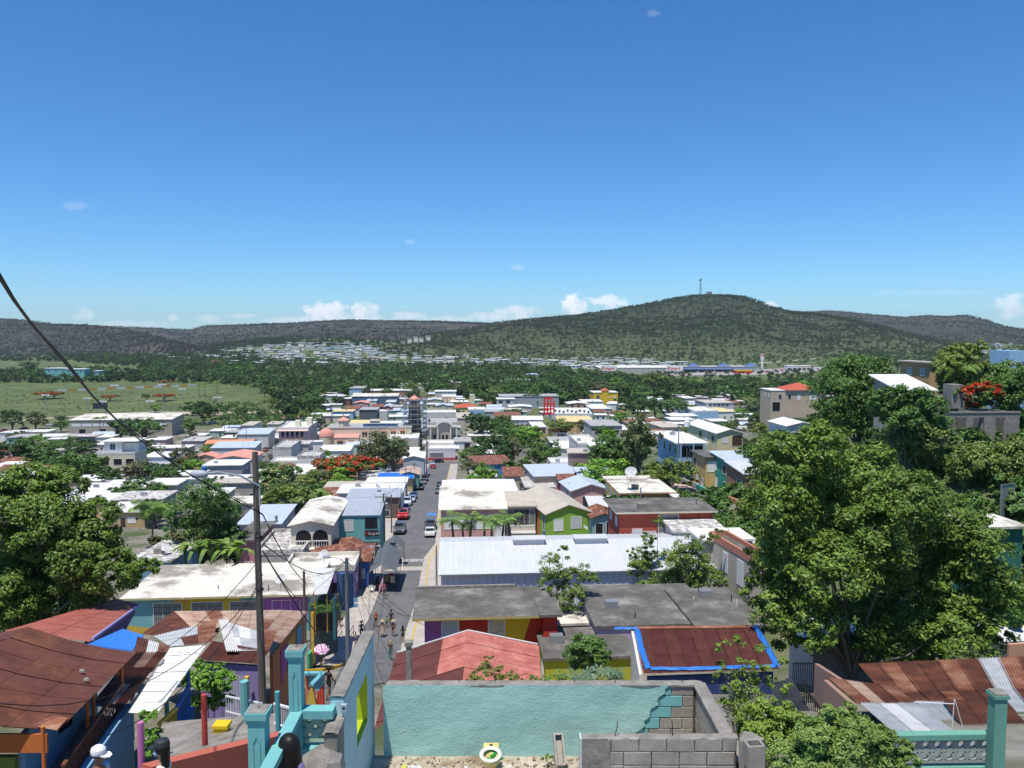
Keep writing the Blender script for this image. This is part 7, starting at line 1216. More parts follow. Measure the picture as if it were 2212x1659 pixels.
 # banana clump, near shrubs
BL=MB();[BL.poly([(.1*i,-.11*math.sin(math.pi*(i+.3)/10.5)**.5,.5*math.sin(i*.28)-.012*i*i*.3),(.1*(i+1),-.11*math.sin(math.pi*min(1,(i+1.3)/10.5))**.5 if i<9 else 0,.5*math.sin((i+1)*.28)-.012*(i+1)**2*.3),(.1*(i+1),.11*math.sin(math.pi*min(1,(i+1.3)/10.5))**.5 if i<9 else 0,.5*math.sin((i+1)*.28)-.012*(i+1)**2*.3),(.1*i,.11*math.sin(math.pi*(i+.3)/10.5)**.5,.5*math.sin(i*.28)-.012*i*i*.3)])for i in range(10)]
BL=BL.mesh('leaf',LM['mango'])
for i,(u,v,d_,lb)in enumerate(((400,1205,90,'left banana plant behind the cream roof'),(430,1203,91,'tallest banana plant behind the cream roof'),(455,1206,89,'banana plant in the middle of the clump'),(490,1208,88,'banana plant beside the wooden pole'),(515,1212,87,'right banana plant next to the pink house'),(690,1085,122,'banana plant among the bushes left of the bar'))):
 b=P(u,v,d_);T=thing('banana_plant',lb,'banana plant',b-Vector((0,0,2.2)),RN.uniform(0,6),'banana plants');s=MB();s.tube([(0,0,-1),(0,0,2.4)],[.16,.1],7);s.build('stem',LM['mid'],T)
 for j in range(9):put('leaf',BL,T,(0,0,2.3),(0,RN.uniform(-1.0,-.1),j*2.4),(2.6*RN.uniform(.8,1.15),)*3)
tree_px('tree','huge dense tree filling the right side of the picture',45,(1840,1490),[(1700,1000,80),(1775,965,62),(1860,1030,85),(1680,1100,75),(1770,1110,90),(1950,1090,90),(2040,1130,80),(1880,1150,95),(2110,1180,75),(2150,1270,70),(2060,1250,90),(1960,1230,90),(1690,1200,75),(1790,1230,90),(1670,1290,68),(1740,1340,75),(1850,1340,85),(1950,1350,80),(2050,1360,75),(2130,1360,62),(1690,1365,45),(1880,1400,45),(1990,1410,40)],.25,125000,LM['mango'],.34,sub=.24,fork=.5)
tree_px('tree','large leafy tree filling the left side above the maroon roof',48,(60,1470),[(60,1055,62),(140,1045,46),(0,1100,85),(100,1130,85),(205,1120,52),(180,1190,75),(60,1220,95),(240,1230,55),(290,1235,36),(150,1275,75),(0,1290,85),(60,1335,66),(190,1315,52),(330,1222,22),(110,1360,36)],.25,90000,LM['mango'],.32,sub=.25,fork=.6)
tree_px('tree','dense rounded dark green tree left of the wooden pole',100,(430,1240),[(440,1078,48),(405,1105,42),(480,1110,44),(450,1148,54),(390,1150,36),(498,1160,34),(425,1180,40),(470,1185,38)],.34,26000,LM['mid'],.3,sub=.26)
tree_px('tree','open leafy tree in front of the grey warehouse wall',67,(1218,1330),[(1195,1225,30),(1215,1195,16),(1180,1260,22),(1230,1250,26),(1262,1240,20),(1210,1290,34),(1240,1290,28),(1275,1255,18),(1190,1300,20)],.2,8500,LM['mango'],.16,sub=.3,flat=1)
tree_px('tree','spindly tall tree before the right half of the warehouse',77,(1385,1300),[(1385,1205,22),(1420,1130,14),(1400,1165,20),(1370,1230,24),(1405,1210,22),(1390,1250,28),(1362,1195,12)],.22,7000,LM['mango'],.16,sub=.3,flat=1)
tree_px('tree','bushy tree at the right end of the warehouse roof',74,(1490,1310),[(1485,1190,30),(1455,1215,30),(1510,1215,30),(1480,1245,40),(1530,1240,28),(1450,1255,26),(1540,1165,16),(1555,1150,12),(1515,1175,18),(1500,1265,32),(1560,1262,18)],.22,15000,LM['mango'],.2,sub=.3,flat=1)
tree_px('bush','round dark green bush in front of the lower concrete roof',47,(1268,1462),[(1265,1400,36),(1240,1410,26),(1295,1415,26),(1265,1430,34),(1290,1390,20)],.17,9000,LM['mid'],.1,sub=.26)
tree_px('bush','bright leafy bush in the yard beside the blue and yellow house',30,(450,1560),[(450,1460,32),(420,1470,26),(485,1470,26),(455,1500,34),(430,1520,22),(480,1505,24),(425,1440,16)],.16,6500,LM['bright'],.08,sub=.34)
tree_px('bush','small clipped bush behind the pink post',17.5,(325,1650),[(312,1548,18),(330,1545,14),(318,1590,20),(335,1585,16),(325,1615,22)],.08,3000,LM['bright'],.03)
tree_px('bush','upright sapling with yellow green leaves before the maroon roof',16,(1600,1640),[(1553,1400,12),(1560,1440,12),(1598,1385,12),(1600,1430,13),(1640,1400,12),(1655,1440,14),(1600,1480,26),(1565,1500,16),(1640,1480,20),(1670,1470,13),(1690,1430,12),(1600,1530,34),(1570,1390,8),(1625,1440,12),(1700,1490,14),(1545,1465,9)],.062,5200,leafmat('leaf_lime',(.14,.24,.03),(.34,.46,.07)),.035,sub=.5,flat=1.3)
tree_px('bush','lush lime green shrub behind the block wall corner',13,(1650,1659),[(1650,1540,34),(1690,1540,34),(1630,1575,34),(1720,1560,30),(1680,1590,40),(1650,1610,36),(1740,1600,30),(1610,1545,18)],.075,9000,leafmat('leaf_lime',(.14,.24,.03),(.34,.46,.07)),.04,sub=.32)
FE=leafmat('leaf_feathery',(.16,.27,.05),(.30,.42,.10))
tree_px('bush','feathery green shrub in the bottom right',10.5,(1830,1750),[(1760,1590,40),(1800,1560,36),(1850,1580,40),(1900,1600,36),(1830,1620,50),(1760,1640,46),(1900,1640,44),(1700,1640,40),(1950,1620,26),(1965,1650,24),(1830,1535,18),(1790,1540,18)],.045,48000,FE,.03,sub=.3)
tree_px('bush','feathery shrub behind the turquoise wall near the salmon roof',19,(1060,1520),[(1050,1450,20),(1055,1425,12),(1030,1462,16),(1080,1455,18),(1100,1462,16),(1015,1470,12),(1120,1465,10)],.05,5000,leafmat('leaf_yellowish',(.16,.20,.04),(.34,.36,.09)),.02)
tree_px('bush','fine leaved weeds along the back of the turquoise wall',18,(1200,1520),[(1180,1468,14),(1210,1462,16),(1150,1470,12),(1240,1468,12)],.04,3500,FE,.015)
CL=MB();[CL.poly([(0,0,0),(.16*math.cos(a-.2),.16*math.sin(a-.2),.02),(.30*math.cos(a),.30*math.sin(a),-.06),(.16*math.cos(a+.2),.16*math.sin(a+.2),.02)])for a in[2*math.pi*k/8 for k in range(8)]];CLm=CL.mesh('leaf',leafmat('leaf_castor',(.10,.17,.09),(.16,.24,.14)))
T=thing('castor_plant','large star leaved castor plant behind the turquoise wall','plant',P(1290,1510,18),0);s=MB();s.tube([(0,0,-1),(0,0,.5)],.03,5);s.build('stem',BARK,T)
for i in range(24):q=P(RN.uniform(1240,1335),RN.uniform(1448,1478),RN.uniform(17.2,18.8));put('leaf',CLm,T,q-T.location,(RN.uniform(-.5,.5),RN.uniform(-.5,.5),RN.uniform(0,6)),(RN.uniform(.7,1.1),)*3)
# ---------------------------------------------------------------- the roofless room in the foreground
TQ=(.20,.52,.49)
def _tq(t,b):
 n=noi(t,1.1,6,.6);n2=noi(t,2.2,7,.6,sc3=(1,1,1.6));n3=noi(t,28,4,.6)
 a=mx(t,ramp(t,n,[(.35,0),(.7,.6)]),(.30,.53,.48),(.40,.62,.57));a=mx(t,ramp(t,noi(t,.7,5),[(.6,0),(.75,.35)]),a,(.35,.62,.60));L(t,a,b.inputs['Base Color']);b.inputs['Roughness'].default_value=.55
 bp=N(t,'ShaderNodeBump');bp.inputs['Strength'].default_value=.5;bp.inputs['Distance'].default_value=.02;L(t,n3,bp.inputs['Height']);bp2=N(t,'ShaderNodeBump');bp2.inputs['Strength'].default_value=.4;bp2.inputs['Distance'].default_value=.05;L(t,n2,bp2.inputs['Height']);L(t,bp.outputs[0],bp2.inputs['Normal']);L(t,bp2.outputs[0],b.inputs['Normal'])
TQM=mat('turquoise_plaster',_tq);TQP=paint((.17,.44,.43),.3)
def _blk(t,b):
 n=noi(t,2.0,7,.7,coord='World');n2=noi(t,60,3,.7,coord='World');a=ramp(t,n,[(.3,(.23,.215,.18)),(.55,(.36,.335,.29)),(.75,(.46,.435,.385))]);a=mx(t,ramp(t,n2,[(.45,0),(.7,.5)]),a,(.15,.13,.10));L(t,a,b.inputs['Base Color']);bump(t,b,n2,.006,.8)
BLK=mat('concrete_block',_blk);MORT=plain('mortar',(.12,.105,.085),.95)
YB=13.7;zt_=P(1300,1478,YB).z;zf_=P(1100,1650,13.4).z;xl,xr_=P(828,1480,YB).x,P(1500,1480,YB).x
FRED=MB()
T=thing('ruin_wall','turquoise back wall of the roofless room with bare blocks at its right end','wall',((xl+xr_)/2,YB,zf_),0)
s=MB();s.box(xl,YB+.03,zf_-1.2,xr_+.16,YB+.16,zt_-.02);s.build('mortar_core',MORT,T,world=True)
xe=lambda z:P(1345,1600,YB).x+(z-zf_)*.62+.05*math.sin(z*31)
nxp,nzp=90,26;s=MB();zs=[zf_-.6+(zt_-zf_+.6)*j/nzp for j in range(nzp+1)]
for j in range(nzp+1):
 x1=xe(zs[j])+.06*noise.noise(Vector((0,zs[j]*6,1)))
 for i in range(nxp+1):x=xl+(x1-xl)*i/nxp;s.v.append((x,YB-.035-.022*noise.noise(Vector((x*1.1,zs[j]*1.6,5)))-.006*noise.noise(Vector((x*4,zs[j]*5,9))),zs[j]))
for j in range(nzp):
 for i in range(nxp):a=j*(nxp+1)+i;s.f.append((a,a+1,a+nxp+2,a+nxp+1));s.m.append(0)
for i in(nxp,):
 for j in range(nzp):a=j*(nxp+1)+i;b0,b1=s.v[a],s.v[a+nxp+1];s.poly([b0,(b0[0],YB+.01,b0[2]),(b1[0],YB+.01,b1[2]),b1])
s.build('plaster',TQM,T,smooth=True,world=True)
def blockmesh(w_,h_=.19,t_=.15,seed=0):
 r=random.Random(seed);s=MB();j=lambda:r.uniform(-.004,.004);e=.008;i0=0
 v=[(e,0,e),(w_-e,0,e),(w_-e,0,h_-e),(e,0,h_-e)];o=[(0,e,0),(w_,e,0),(w_,e,h_),(0,e,h_)];k=[(0,t_,0),(w_,t_,0),(w_,t_,h_),(0,t_,h_)]
 s.v=[(x+j(),y+j(),z+j())for x,y,z in v+o+k];s.f=[(0,1,2,3)]+[(a,b,b+4,a+4)for a,b in((0,1),(1,2),(2,3),(3,0))]+[(a+4,b+4,b+8,a+8)for a,b in((0,1),(1,2),(2,3),(3,0))]+[(11,10,9,8)];s.m=[0]*len(s.f);return s
BKM={}
def brick(T,x,y,z,w_,m,rz=0,name='block'):
 k=(round(w_,2),m.name,RN.randrange(3))
 if k not in BKM:BKM[k]=blockmesh(w_-.012,seed=len(BKM)).mesh('block',m)
 return put(name,BKM[k],T,Vector((x,y,z))-T.location,(0,0,rz))
row=0;z=zt_-.2
while z>zf_-.7:
 x=xr_;first=.2 if row%2 else .4
 while x>xe(z+.1)-(.5 if row>0 else .1):
  w_=first;first=.4;x0=x-w_;painted=x0<xe(z+.1)+.1 and row<5;brick(T,x0,YB-.008-(.004 if painted else 0),z,w_,TQP if painted else BLK);x=x0
 z-=.2;row+=1
def cope(T,a,b,w_,label='coping',m=CONC,seg=None,h=.05):
 a,b=Vector(a),Vector(b);n=seg or max(4,int((b-a).length/.12));sd=(b-a).cross(Vector((0,0,1))).normalized()*w_/2;s=MB()
 for i in range(n+1):
  c=a.lerp(b,i/n)
  for q in(-1,-.5,0,.5,1):s.v.append(tuple(c+sd*q*(1+.08*noise.noise(Vector((i*1.3,q,4))))+Vector((0,0,(.022*noise.noise(Vector((i*.9,q*2,8)))+h*(1 if abs(q)<1 else .35))))))
  s.v.append(tuple(c+sd-Vector((0,0,.03))));s.v.append(tuple(c-sd-Vector((0,0,.03))))
 for i in range(n):
  for k in range(4):s.f.append((i*7+k,i*7+k+1,(i+1)*7+k+1,(i+1)*7+k));s.m.append(0)
  s.f+=[(i*7+4,i*7+5,(i+1)*7+5,(i+1)*7+4),(i*7,(i+1)*7,(i+1)*7+6,i*7+6)];s.m+=[0,0]
 return s.build(label,m,T,world=True)
cope(T,(xl+.05,YB+.07,zt_-.01),(xr_+.16,YB+.07,zt_-.01),.2,h=.012)
def rebar(T,u,v0,v1,d,lean=0):a=P(u,v0,d);b=P(u+lean,v1,d);s=MB();s.tube([a,a.lerp(b,.6)+Vector((.01,0,0)),b],.007,5);s.build('rebar',plain('rusty_rebar',(.06,.03,.02)),T,world=True)
for(u,v0,v1)in((990,1478,1464),(1240,1480,1466),(1328,1480,1464),(1473,1480,1466),(1070,1478,1455)):rebar(T,u,v0,v1,YB+.07)
# right wall
T=thing('ruin_wall','grey block wall on the right side of the roofless room','wall',(xr_+.1,12.4,zf_),0);s=MB();s.box(xr_+.035,11.25,zf_-1,xr_+.16,YB+.02,zt_-.03);s.build('mortar_core',MORT,T,world=True)
row=0;z=zt_-.2
while z>zf_-.2:
 y=11.25+(.2 if row%2 else 0)
 while y<YB-.05:w_=min(.4,YB-.012-y);brick(T,xr_+.02,y+w_,z,w_,BLK,-math.pi/2);y+=.4
 z-=.2;row+=1
cope(T,(xr_+.1,YB+.1,zt_-.02),(xr_+.12,11.2,zt_-.02),.22,h=.015);rebar(T,1583,1600,1560,11.6,-1)
# front wall
YF=11.1;z1=P(1300,1594,YF).z;xa_,xb_=P(1258,1600,YF).x,P(1592,1600,YF).x
T=thing('ruin_wall','front wall of grey concrete blocks with rough broken end','wall',((xa_+xb_)/2,YF,zf_),0);s=MB();s.box(xa_+.02,YF+.02,zf_-.8,xb_,YF+.145,z1-.03);s.build('mortar_core',MORT,T,world=True)
row=0;z=z1-.2
while z>zf_-.6:
 x=xb_-(.2 if row==0 else .02);
 if row==0:brick(T,x,YF-.006,z,.2,BLK)
 while x>xa_+.42:x0=max(xa_+.36,x-.4);brick(T,x0,YF-.006-RN.uniform(0,.008),z,x-x0,BLK);x=x0
 z-=.2;row+=1
s=MB();n=14
for j in range(n+1):
 for i in range(9):x=xa_-.01+.40*i/8;zz=z1-.02-(z1-zf_+.4)*j/n;s.v.append((x,YF-.015-.03*abs(noise.noise(Vector((x*14,zz*14,3)))),zz))
for j in range(n):
 for i in range(8):a=j*9+i;s.f.append((a,a+1,a+10,a+9));s.m.append(0)
s.build('broken_concrete',CONC,T,world=True);s=MB();s.box(xa_-.035,YF-.02,zf_-.5,xa_-.012,YF+.15,z1);s.build('end_plaster',paint((.55,.56,.52),.3),T,world=True)
cope(T,(xa_,YF+.07,z1-.02),(xb_+.02,YF+.07,z1-.01),.15,h=.012);rebar(T,1328,1590,1558,YF+.07,6);rebar(T,1452,1588,1556,YF+.07,-1)
# rough corner column
a=P(1625,1600,11.0);s=MB();
for k in range(7):
 for q in range(10):an=2*math.pi*q/10;rr=.17*(1+.25*noise.noise(Vector((math.cos(an)*2,math.sin(an)*2,k*.8))));s.v.append((rr*math.cos(an)*1.1,rr*math.sin(an),-.28*k+(.0 if k else .02*q%.1)))
for k in range(6):
 for q in range(10):b=(q+1)%10;s.f.append((k*10+q,k*10+b,(k+1)*10+b,(k+1)*10+q));s.m.append(0)
s.f.append(tuple(range(10)));s.m.append(0);o=s.build('concrete_column',CONC,None);o.location=a;tag(o,'rough stub of aggregate concrete at the right corner of the room','column')
def hollow(name,label,loc,rot=(0,0,0),n=2,w_=.4,h_=.2,d_=.2,m=None):
 s=MB();t=.03;s.box(0,0,0,w_,t,h_);s.box(0,d_-t,0,w_,d_,h_)
 for i in range(n+1):x=(w_-t)*i/n;s.box(x,t+.001,0,x+t,d_-t-.001,h_)
 s.box(t,t,.004,w_-t,d_-t,.02);o=s.build(name,m or BLK,None);o.location=loc;o.rotation_euler=rot;return tag(o,label,'concrete block')
hollow('loose_block','hollow concrete block standing at the right corner beside the shrub',P(1640,1655,10.6)+Vector((-.15,0,-.05)),(0,0,.1),1,.24,.32,.2)
hollow('loose_block','upright hollow block leaning on the turquoise wall beside the bare block wall',P(1199,1656,12.9),(1.25,0,.12),1,.0+.17,.12,.5).rotation_euler=(.9,.0,.1)
# left wall with the window opening
xw=P(745,1600,11.35).x;zL=P(812,1368,YB).z;LT=.19;XO=xw-LT
T=thing('ruin_wall','tall left wall of the room, pale turquoise with a lime green window opening','wall',(xw,12.5,zf_),0);y0,y1=11.3,YB+.12;wy0,wy1=12.25,13.15;wz1=P(795,1451,13.2).z;wz0=P(772,1612,12.3).z
s=MB();s.box(XO,y0,zf_-1.5,xw,wy0,zL-.03);s.box(XO,wy1,zf_-1.5,xw,y1,zL-.03);s.box(XO,wy0+.0005,wz1,xw,wy1-.0005,zL-.03);s.box(XO,wy0+.0005,zf_-1.5,xw,wy1-.0005,wz0);s.build('masonry',paint((.42,.62,.63),.2),T,world=True)
LG=plain('lime_green_paint',(.42,.50,.02));s=MB();s.box(XO-.004,wy1-.012,wz0+.012,xw+.004,wy1-.001,wz1-.012);s.box(XO-.004,wy0+.001,wz0+.001,xw+.004,wy1-.001,wz0+.012);s.box(XO-.004,wy0+.001,wz1-.012,xw+.004,wy1-.001,wz1-.001);s.build('window_reveal',LG,T,world=True)
cope(T,(xw-LT/2,y1,zL-.02),(xw-LT/2,y0-.02,zL-.02),.21,h=.02);s=MB();s.box(XO+.01,10.85,zf_-1.5,xw-.005,y0-.003,zL-.34);s.build('broken_stub',CONC,T,world=True);cope(T,(xw-LT/2,y0,zL-.34),(xw-LT/2,10.82,zL-.36),.22)
s=MB();a=P(722,1485,11.35);s.tube([a,a+Vector((.02,0,.12))],.006,5);s.build('rebar',plain('rusty_rebar',(.06,.03,.02)),T,world=True);rebar(T,806,1362,1346,YB)
o=MB().box(-.04,-.03,-.05,.04,.03,.06).build('socket_box',plain('pale_blue_box',(.35,.42,.46)),T);o.location=Vector((xw+.01,11.28,zL-.18))-T.location;o=MB().box(-.02,-.034,.0,.02,-.031,.03).build('socket_face',DARK,T);o.location=Vector((xw+.01,11.28,zL-.18))-T.location
s=MB();s.lathe([(.09,0),(.085,3),(.12,3.02),(.13,3.12),(0,3.14)],n=4);b=P(883,1370+15,18);o=s.build('concrete_post',CONC,None);o.location=b-Vector((0,0,3.12));o.rotation_euler=(0,0,.8);tag(o,'old concrete post standing behind the turquoise wall before the salmon roof','post')
# floor, debris
s=MB();nf=30
for j in range(nf+1):
 for i in range(nf+1):x=xw+(xr_+.3-xw)*i/nf;y=9.2+(YB-9.2)*j/nf;s.v.append((x,y,zf_-.01+.018*noise.noise(Vector((x*3,y*3,0)))))
for j in range(nf):
 for i in range(nf):a=j*(nf+1)+i;s.f.append((a,a+1,a+nf+2,a+nf+1));s.m.append(0)
def _fl(t,b):
 n=noi(t,1.8,7,.7,coord='World');n2=noi(t,25,4,coord='World');a=ramp(t,n,[(.35,(.22,.16,.10)),(.5,(.42,.36,.27)),(.65,(.55,.50,.42))]);a=mx(t,ramp(t,n2,[(.5,0),(.7,.5)]),a,(.18,.12,.07));L(t,a,b.inputs['Base Color']);bump(t,b,n2,.02,.6)
tag(s.build('floor',mat('room_floor',_fl),smooth=True),'dusty concrete floor of the roofless room',kind='structure')
s=MB()
for _ in range(420):
 x,y=RN.uniform(xl+.1,xr_-.1),YB-.1-abs(RN.gauss(0,.5));q=RN.uniform(.006,.03);s.lathe([(0,0),(q,q*.3),(q*.7,q),(0,q*1.1)],(x,y,zf_),5)
tag(s.build('debris',rustm('debris_brown',(.16,.08,.04),(.32,.24,.16),(.5,.46,.38))),'small rubble and dead leaves swept against the turquoise wall',kind='stuff')
for i,(u,v,c,l,sz)in enumerate(((890,1652,(.7,.7,.68),'crumpled white paper at the foot of the left corner',.12),(905,1641,(.75,.75,.72),'small white cup lying in the left corner of the room',.06),(872,1657,(.5,.5,.1),'yellowish wrapper on the floor in the left corner',.08),(1010,1648,(.75,.75,.73),'white scrap left of the toilet',.06),(1068+30,1656,(.7,.7,.66),'white scrap right of the toilet',.07),(958,1655,(.45,.47,.5),'grey crushed can left of the toilet',.06))):
 p=P(u,v,13.2);s=MB();[s.v.append((RN.uniform(-sz,sz),RN.uniform(-sz,sz),RN.uniform(0,sz*.7)))for _ in range(8)];[s.f.append((a,(a+1)%8,(a+3)%8))or s.m.append(0)for a in range(8)];o=s.build('litter',plain('litter%d'%i,c));o.location=(p.x,13.2,zf_+.02);tag(o,l,'litter','litter on the room floor')
p=P(1160,1659,12.6);s=MB();s.box(-.32,-.2,0,.32,.2,.05);o=s.build('paving_slab',plain('pinkish_slab',(.50,.42,.36)));o.location=(p.x,12.75,zf_);tag(o,'pinkish slab lying flat right of the toilet','slab')
tree_px('weed','small weed growing at the foot of the turquoise wall',13.3,(1185,1652),[(1185,1637,10),(1175,1642,7),(1195,1640,8)],.03,700,FE,.006,zb=zf_,cat='weed')
# toilet
p=P(1060,1640,13.0);T=thing('toilet','old pale yellow toilet bowl without tank, seat white, bottles thrown in','toilet',(p.x,12.95,zf_),0);CRT=plain('yellow_ceramic',(.62,.54,.20),.25)
def ell(mb,prof,cy,n=24,m=0):
 i=len(mb.v)
 for(rx,ry,z,oy)in prof:
  for a in range(n):q=2*math.pi*a/n;mb.v.append((rx*math.cos(q),cy+oy+ry*math.sin(q),z))
 for j in range(len(prof)-1):
  for a in range(n):b=(a+1)%n;mb.f.append((i+j*n+a,i+j*n+b,i+(j+1)*n+b,i+(j+1)*n+a));mb.m.append(m)
s=MB();ell(s,[(.13,.22,0,.06),(.125,.21,.05,.06),(.09,.16,.14,.07),(.10,.16,.22,.05),(.16,.22,.32,.01),(.185,.245,.38,0),(.185,.245,.40,0),(.15,.20,.40,0),(.12,.16,.33,0),(.05,.07,.24,0),(0,0,.23,0)],0);s.build('bowl',CRT,T,smooth=True)
s=MB();s.box(-.13,.20,.30,.13,.40,.405);s.build('tank_ledge',CRT,T);s=MB();s.lathe([(.028,0),(.028,.006),(0,.006)],(0,.32,.407),12);s.build('flush_hole',DARK,T)
s=MB();ell(s,[(.19,.25,.408,0),(.19,.25,.428,0),(.17,.23,.434,0),(.125,.165,.43,0),(.12,.16,.41,0)],0);s.build('seat',plain('toilet_seat',(.68,.67,.58),.3),T,smooth=True)
for i,(x,y,r)in enumerate(((-.04,.02,.4),(.05,-.03,1.6),(0,.07,2.3))):s=MB();s.lathe([(0,0),(.028,.005),(.03,.12),(.012,.16),(.012,.18),(0,.18)],n=8);o=s.build('bottle',plain('green_bottle',(.02,.30,.05),.1));o.location=T.location+Vector((x,y,.33));o.rotation_euler=(1.35,0,r);tag(o,('green bottle lying left in the toilet bowl','green bottle lying right in the toilet bowl','green bottle at the back of the toilet bowl')[i],'bottle','bottles in the toilet bowl')
# turquoise balustrade at the left
T=thing('balustrade','turquoise balustrade with two square posts, sloping rail and patterned panel','balustrade',P(640,1620,11.2),0)
def post(u,vt,d,hgt,w_=.21,m=TQP,name='post'):
 a=P(u,vt,d);s=MB();h=hgt;s.box(-w_/2,-w_/2,-h,w_/2,w_/2,-.16);c=w_/2+.035;s.box(-c,-c,-.10,c,c,-.012);s.prism([(-w_/2,-w_/2,-.159),(w_/2,-w_/2,-.159),(c,-c,-.10),(-c,-c,-.10)],(0,.001,0));s.box(-w_/2-.015,-w_/2-.015,-.159,w_/2+.015,w_/2+.015,-.101)
 o=s.build(name,m,T);o.location=a-T.location;s=MB();s.box(-c+.02,-c+.02,-.011,c-.02,c-.02,.0);t_=s.build('cap_top',CONC,o)
 s=MB();hw=w_*.2
 for pts in(((-hw,-h*.8),(-hw,-.42),(0,-.32),(hw,-.42),(hw,-h*.8),(0,-h*.8-.06)),):
  for i in range(len(pts)):a0_,b0_=pts[i],pts[(i+1)%len(pts)];s.bar((a0_[0],-w_/2-.004,a0_[1]),(b0_[0],-w_/2-.004,b0_[1]),.014,.016)
 s.build('moulding',m,o);s=MB();s.tube([(0,0,0),(.01,0,.03),(.035,0,.03)],.005,5);s.build('rebar_hook',plain('rusty_rebar',(.06,.03,.02)),o);return a
pa_=post(558,1530,10.2,2.2,.22);pb_=post(639,1398,11.2,1.7,.18);a=P(576,1668,9.6);b=P(640,1545,11.1);s=MB();s.bar(a,b,.17,.10);s.bar(a-Vector((0,0,.5)),b-Vector((0,0,.75)),.13,.10);s.build('sloping_rail',TQP,T,world=True)
a,b=P(650,1538,11.2),P(722,1538,11.2);s=MB();s.bar(a,b,.2,.12);s.build('top_rail',TQP,T,world=True);c,e=P(645,1618,11.2),P(722,1618,11.2);s=MB();s.bar(c,e,.2,.10);s.build('bottom_rail',TQP,T,world=True)
s=MB();wv_=P(654,1580,11.2);PGM=paint((.42,.56,.44),.5);px=.024
for i in range(16):
 for j in range(15):
  hole=((i%8)in(2,3)and(j in(2,3,10,11,12)))or((i%8)in(5,6)and(j in(5,6,7)))or((i%8)==0 and j in(5,6,12))
  if not hole:s.box(i*.0275,0,-j*.0255,i*.0275+.0276,.07,-j*.0255+.0256)
o=s.build('patterned_panel',PGM,T);o.location=P(655,1551,11.2)-T.location;o['kind']='stuff'
def slat_bar(T,name,pts,w_,h_,m):s=MB();[s.bar(pts[i],pts[i+1],w_,h_)for i in range(len(pts)-1)];return s.build(name,m,T,world=True)
T=thing('ramp_parapet','long salmon red parapet sloping up behind the left balustrade','wall',P(450,1620,15),0);SRD=paint((.50,.13,.08),.2);a,b=P(305,1650,13.2),P(608,1578,16.5);wallq(T,'wall',SRD,a,b,min(a.z,b.z)-1.2,.25)
for(u,v0,v1,d_,m,nm)in((440,1500,1600,14.8,paint((.42,.06,.05),.2),'red round post on the salmon parapet'),(303,1560,1672,13.4,paint((.48,.16,.34),.2),'pink round post left of the parapet'),(599,1494,1640,17,paint((.08,.34,.36),.2),'teal pipe post beside the wooden pole'),(527,1471,1550,23,TQP,'short turquoise post at the white gate')):t_=P(u,v0,d_);o_=P(u+3,v1+8,d_);s=MB();s.tube([t_,o_],.055 if d_<20 else .13,10);q=s.build('post',m);tag(q,nm,'post','coloured posts along the ramp')
T=thing('gate','white iron railing and gate in the yard below the wooden pole','gate',P(510,1520,24),0);a,b=P(488,1504,24.5),P(566,1520,22.8)
for(q0,q1,n_)in((a,b,15),(P(592,1520,19),P(628,1530,18.5),10)):
 s=MB();s.bar(q0,q1,.05);s.bar(q0-Vector((0,0,.5)),q1-Vector((0,0,.5)),.04);s.build('rail',WHITE,T,world=True)
 for i in range(n_):q=q0.lerp(q1,i/(n_-1));s=MB();s.tube([q,q-Vector((0,0,.5))],.012,4);s.build('bar',WHITE,T,world=True)
s=MB();A_=[P(350,1560,22),P(600,1540,21),P(610,1600,17),P(330,1650,17)];s.slab(A_,.2);tag(s.build('yard_floor',rustm('yard_concrete',(.14,.12,.095),(.27,.245,.20),(.38,.35,.30))),'pale concrete yard and ramp below the wooden pole',kind='structure')
s=MB();s.box(-.16,-.14,0,.16,.14,.3);s.box(-.19,-.17,.301,.19,.17,.38);o=s.build('yellow_seat',plain('yellow_block',(.70,.50,.02)));o.location=P(480,1598,19.2)+Vector((0,0,.05));tag(o,'yellow painted concrete seat in the yard','seat')
p=P(640,1650,10);s=MB();[s.v.append((RN.uniform(-.2,.2),RN.uniform(-.15,.15),RN.uniform(-.1,.2)))for _ in range(8)]
s=MB();s.lathe([(0,-.3),(.3,-.2),(.33,0),(.22,.16),(0,.22)],n=7);o=s.build('concrete_rubble',CONC);o.location=P(700,1650,10.8);o.rotation_euler=(.2,.3,.5);tag(o,'lump of broken concrete beside the left wall','rubble')
# green parapet with patterned blocks at the lower right
T=thing('balustrade','peeling green parapet with patterned blocks in the lower right corner','balustrade',P(2060,1620,13),0);GNP=paint((.14,.34,.26),.6);GP2=paint((.34,.38,.34),.7)
a,b=P(1935,1590,13),P(2140,1587,13);slat_bar(T,'top_rail',[a,b],.16,.09,GNP);slat_bar(T,'bottom_rail',[P(1960,1660,13),P(2145,1658,13)],.14,.09,GNP)
bw=(b-a).length/8;RG=MB();RG.lathe([(.058,-.03),(.085,-.03),(.085,.03),(.058,.03),(.058,-.03)],n=12)
for q in((-.1,-.1,.1,-.082),(-.1,.082,.1,.1),(-.1,-.082,-.082,.082),(.082,-.082,.1,.082)):RG.box(q[0],q[1],-.03,q[2],q[3],.03)
RG=RG.mesh('patterned_block',GP2)
for i in range(8):
 for j in range(2):q=a.lerp(b,(i+.5)/8);put('patterned_block',RG,T,q-T.location+Vector((0,0,-.15-j*.2)),(math.pi/2,0,0),(bw/.205,1,1))
pq_=P(2156,1497,12.8);s=MB();s.box(-.10,-.10,-1.6,.10,.10,-.06);s.box(-.125,-.125,-.059,.125,.125,0);o=s.build('post',GNP,T);o.location=pq_-T.location;o=MB().box(-.11,-.11,.001,.11,.11,.03).build('cap_top',CONC,T);o.location=pq_-T.location
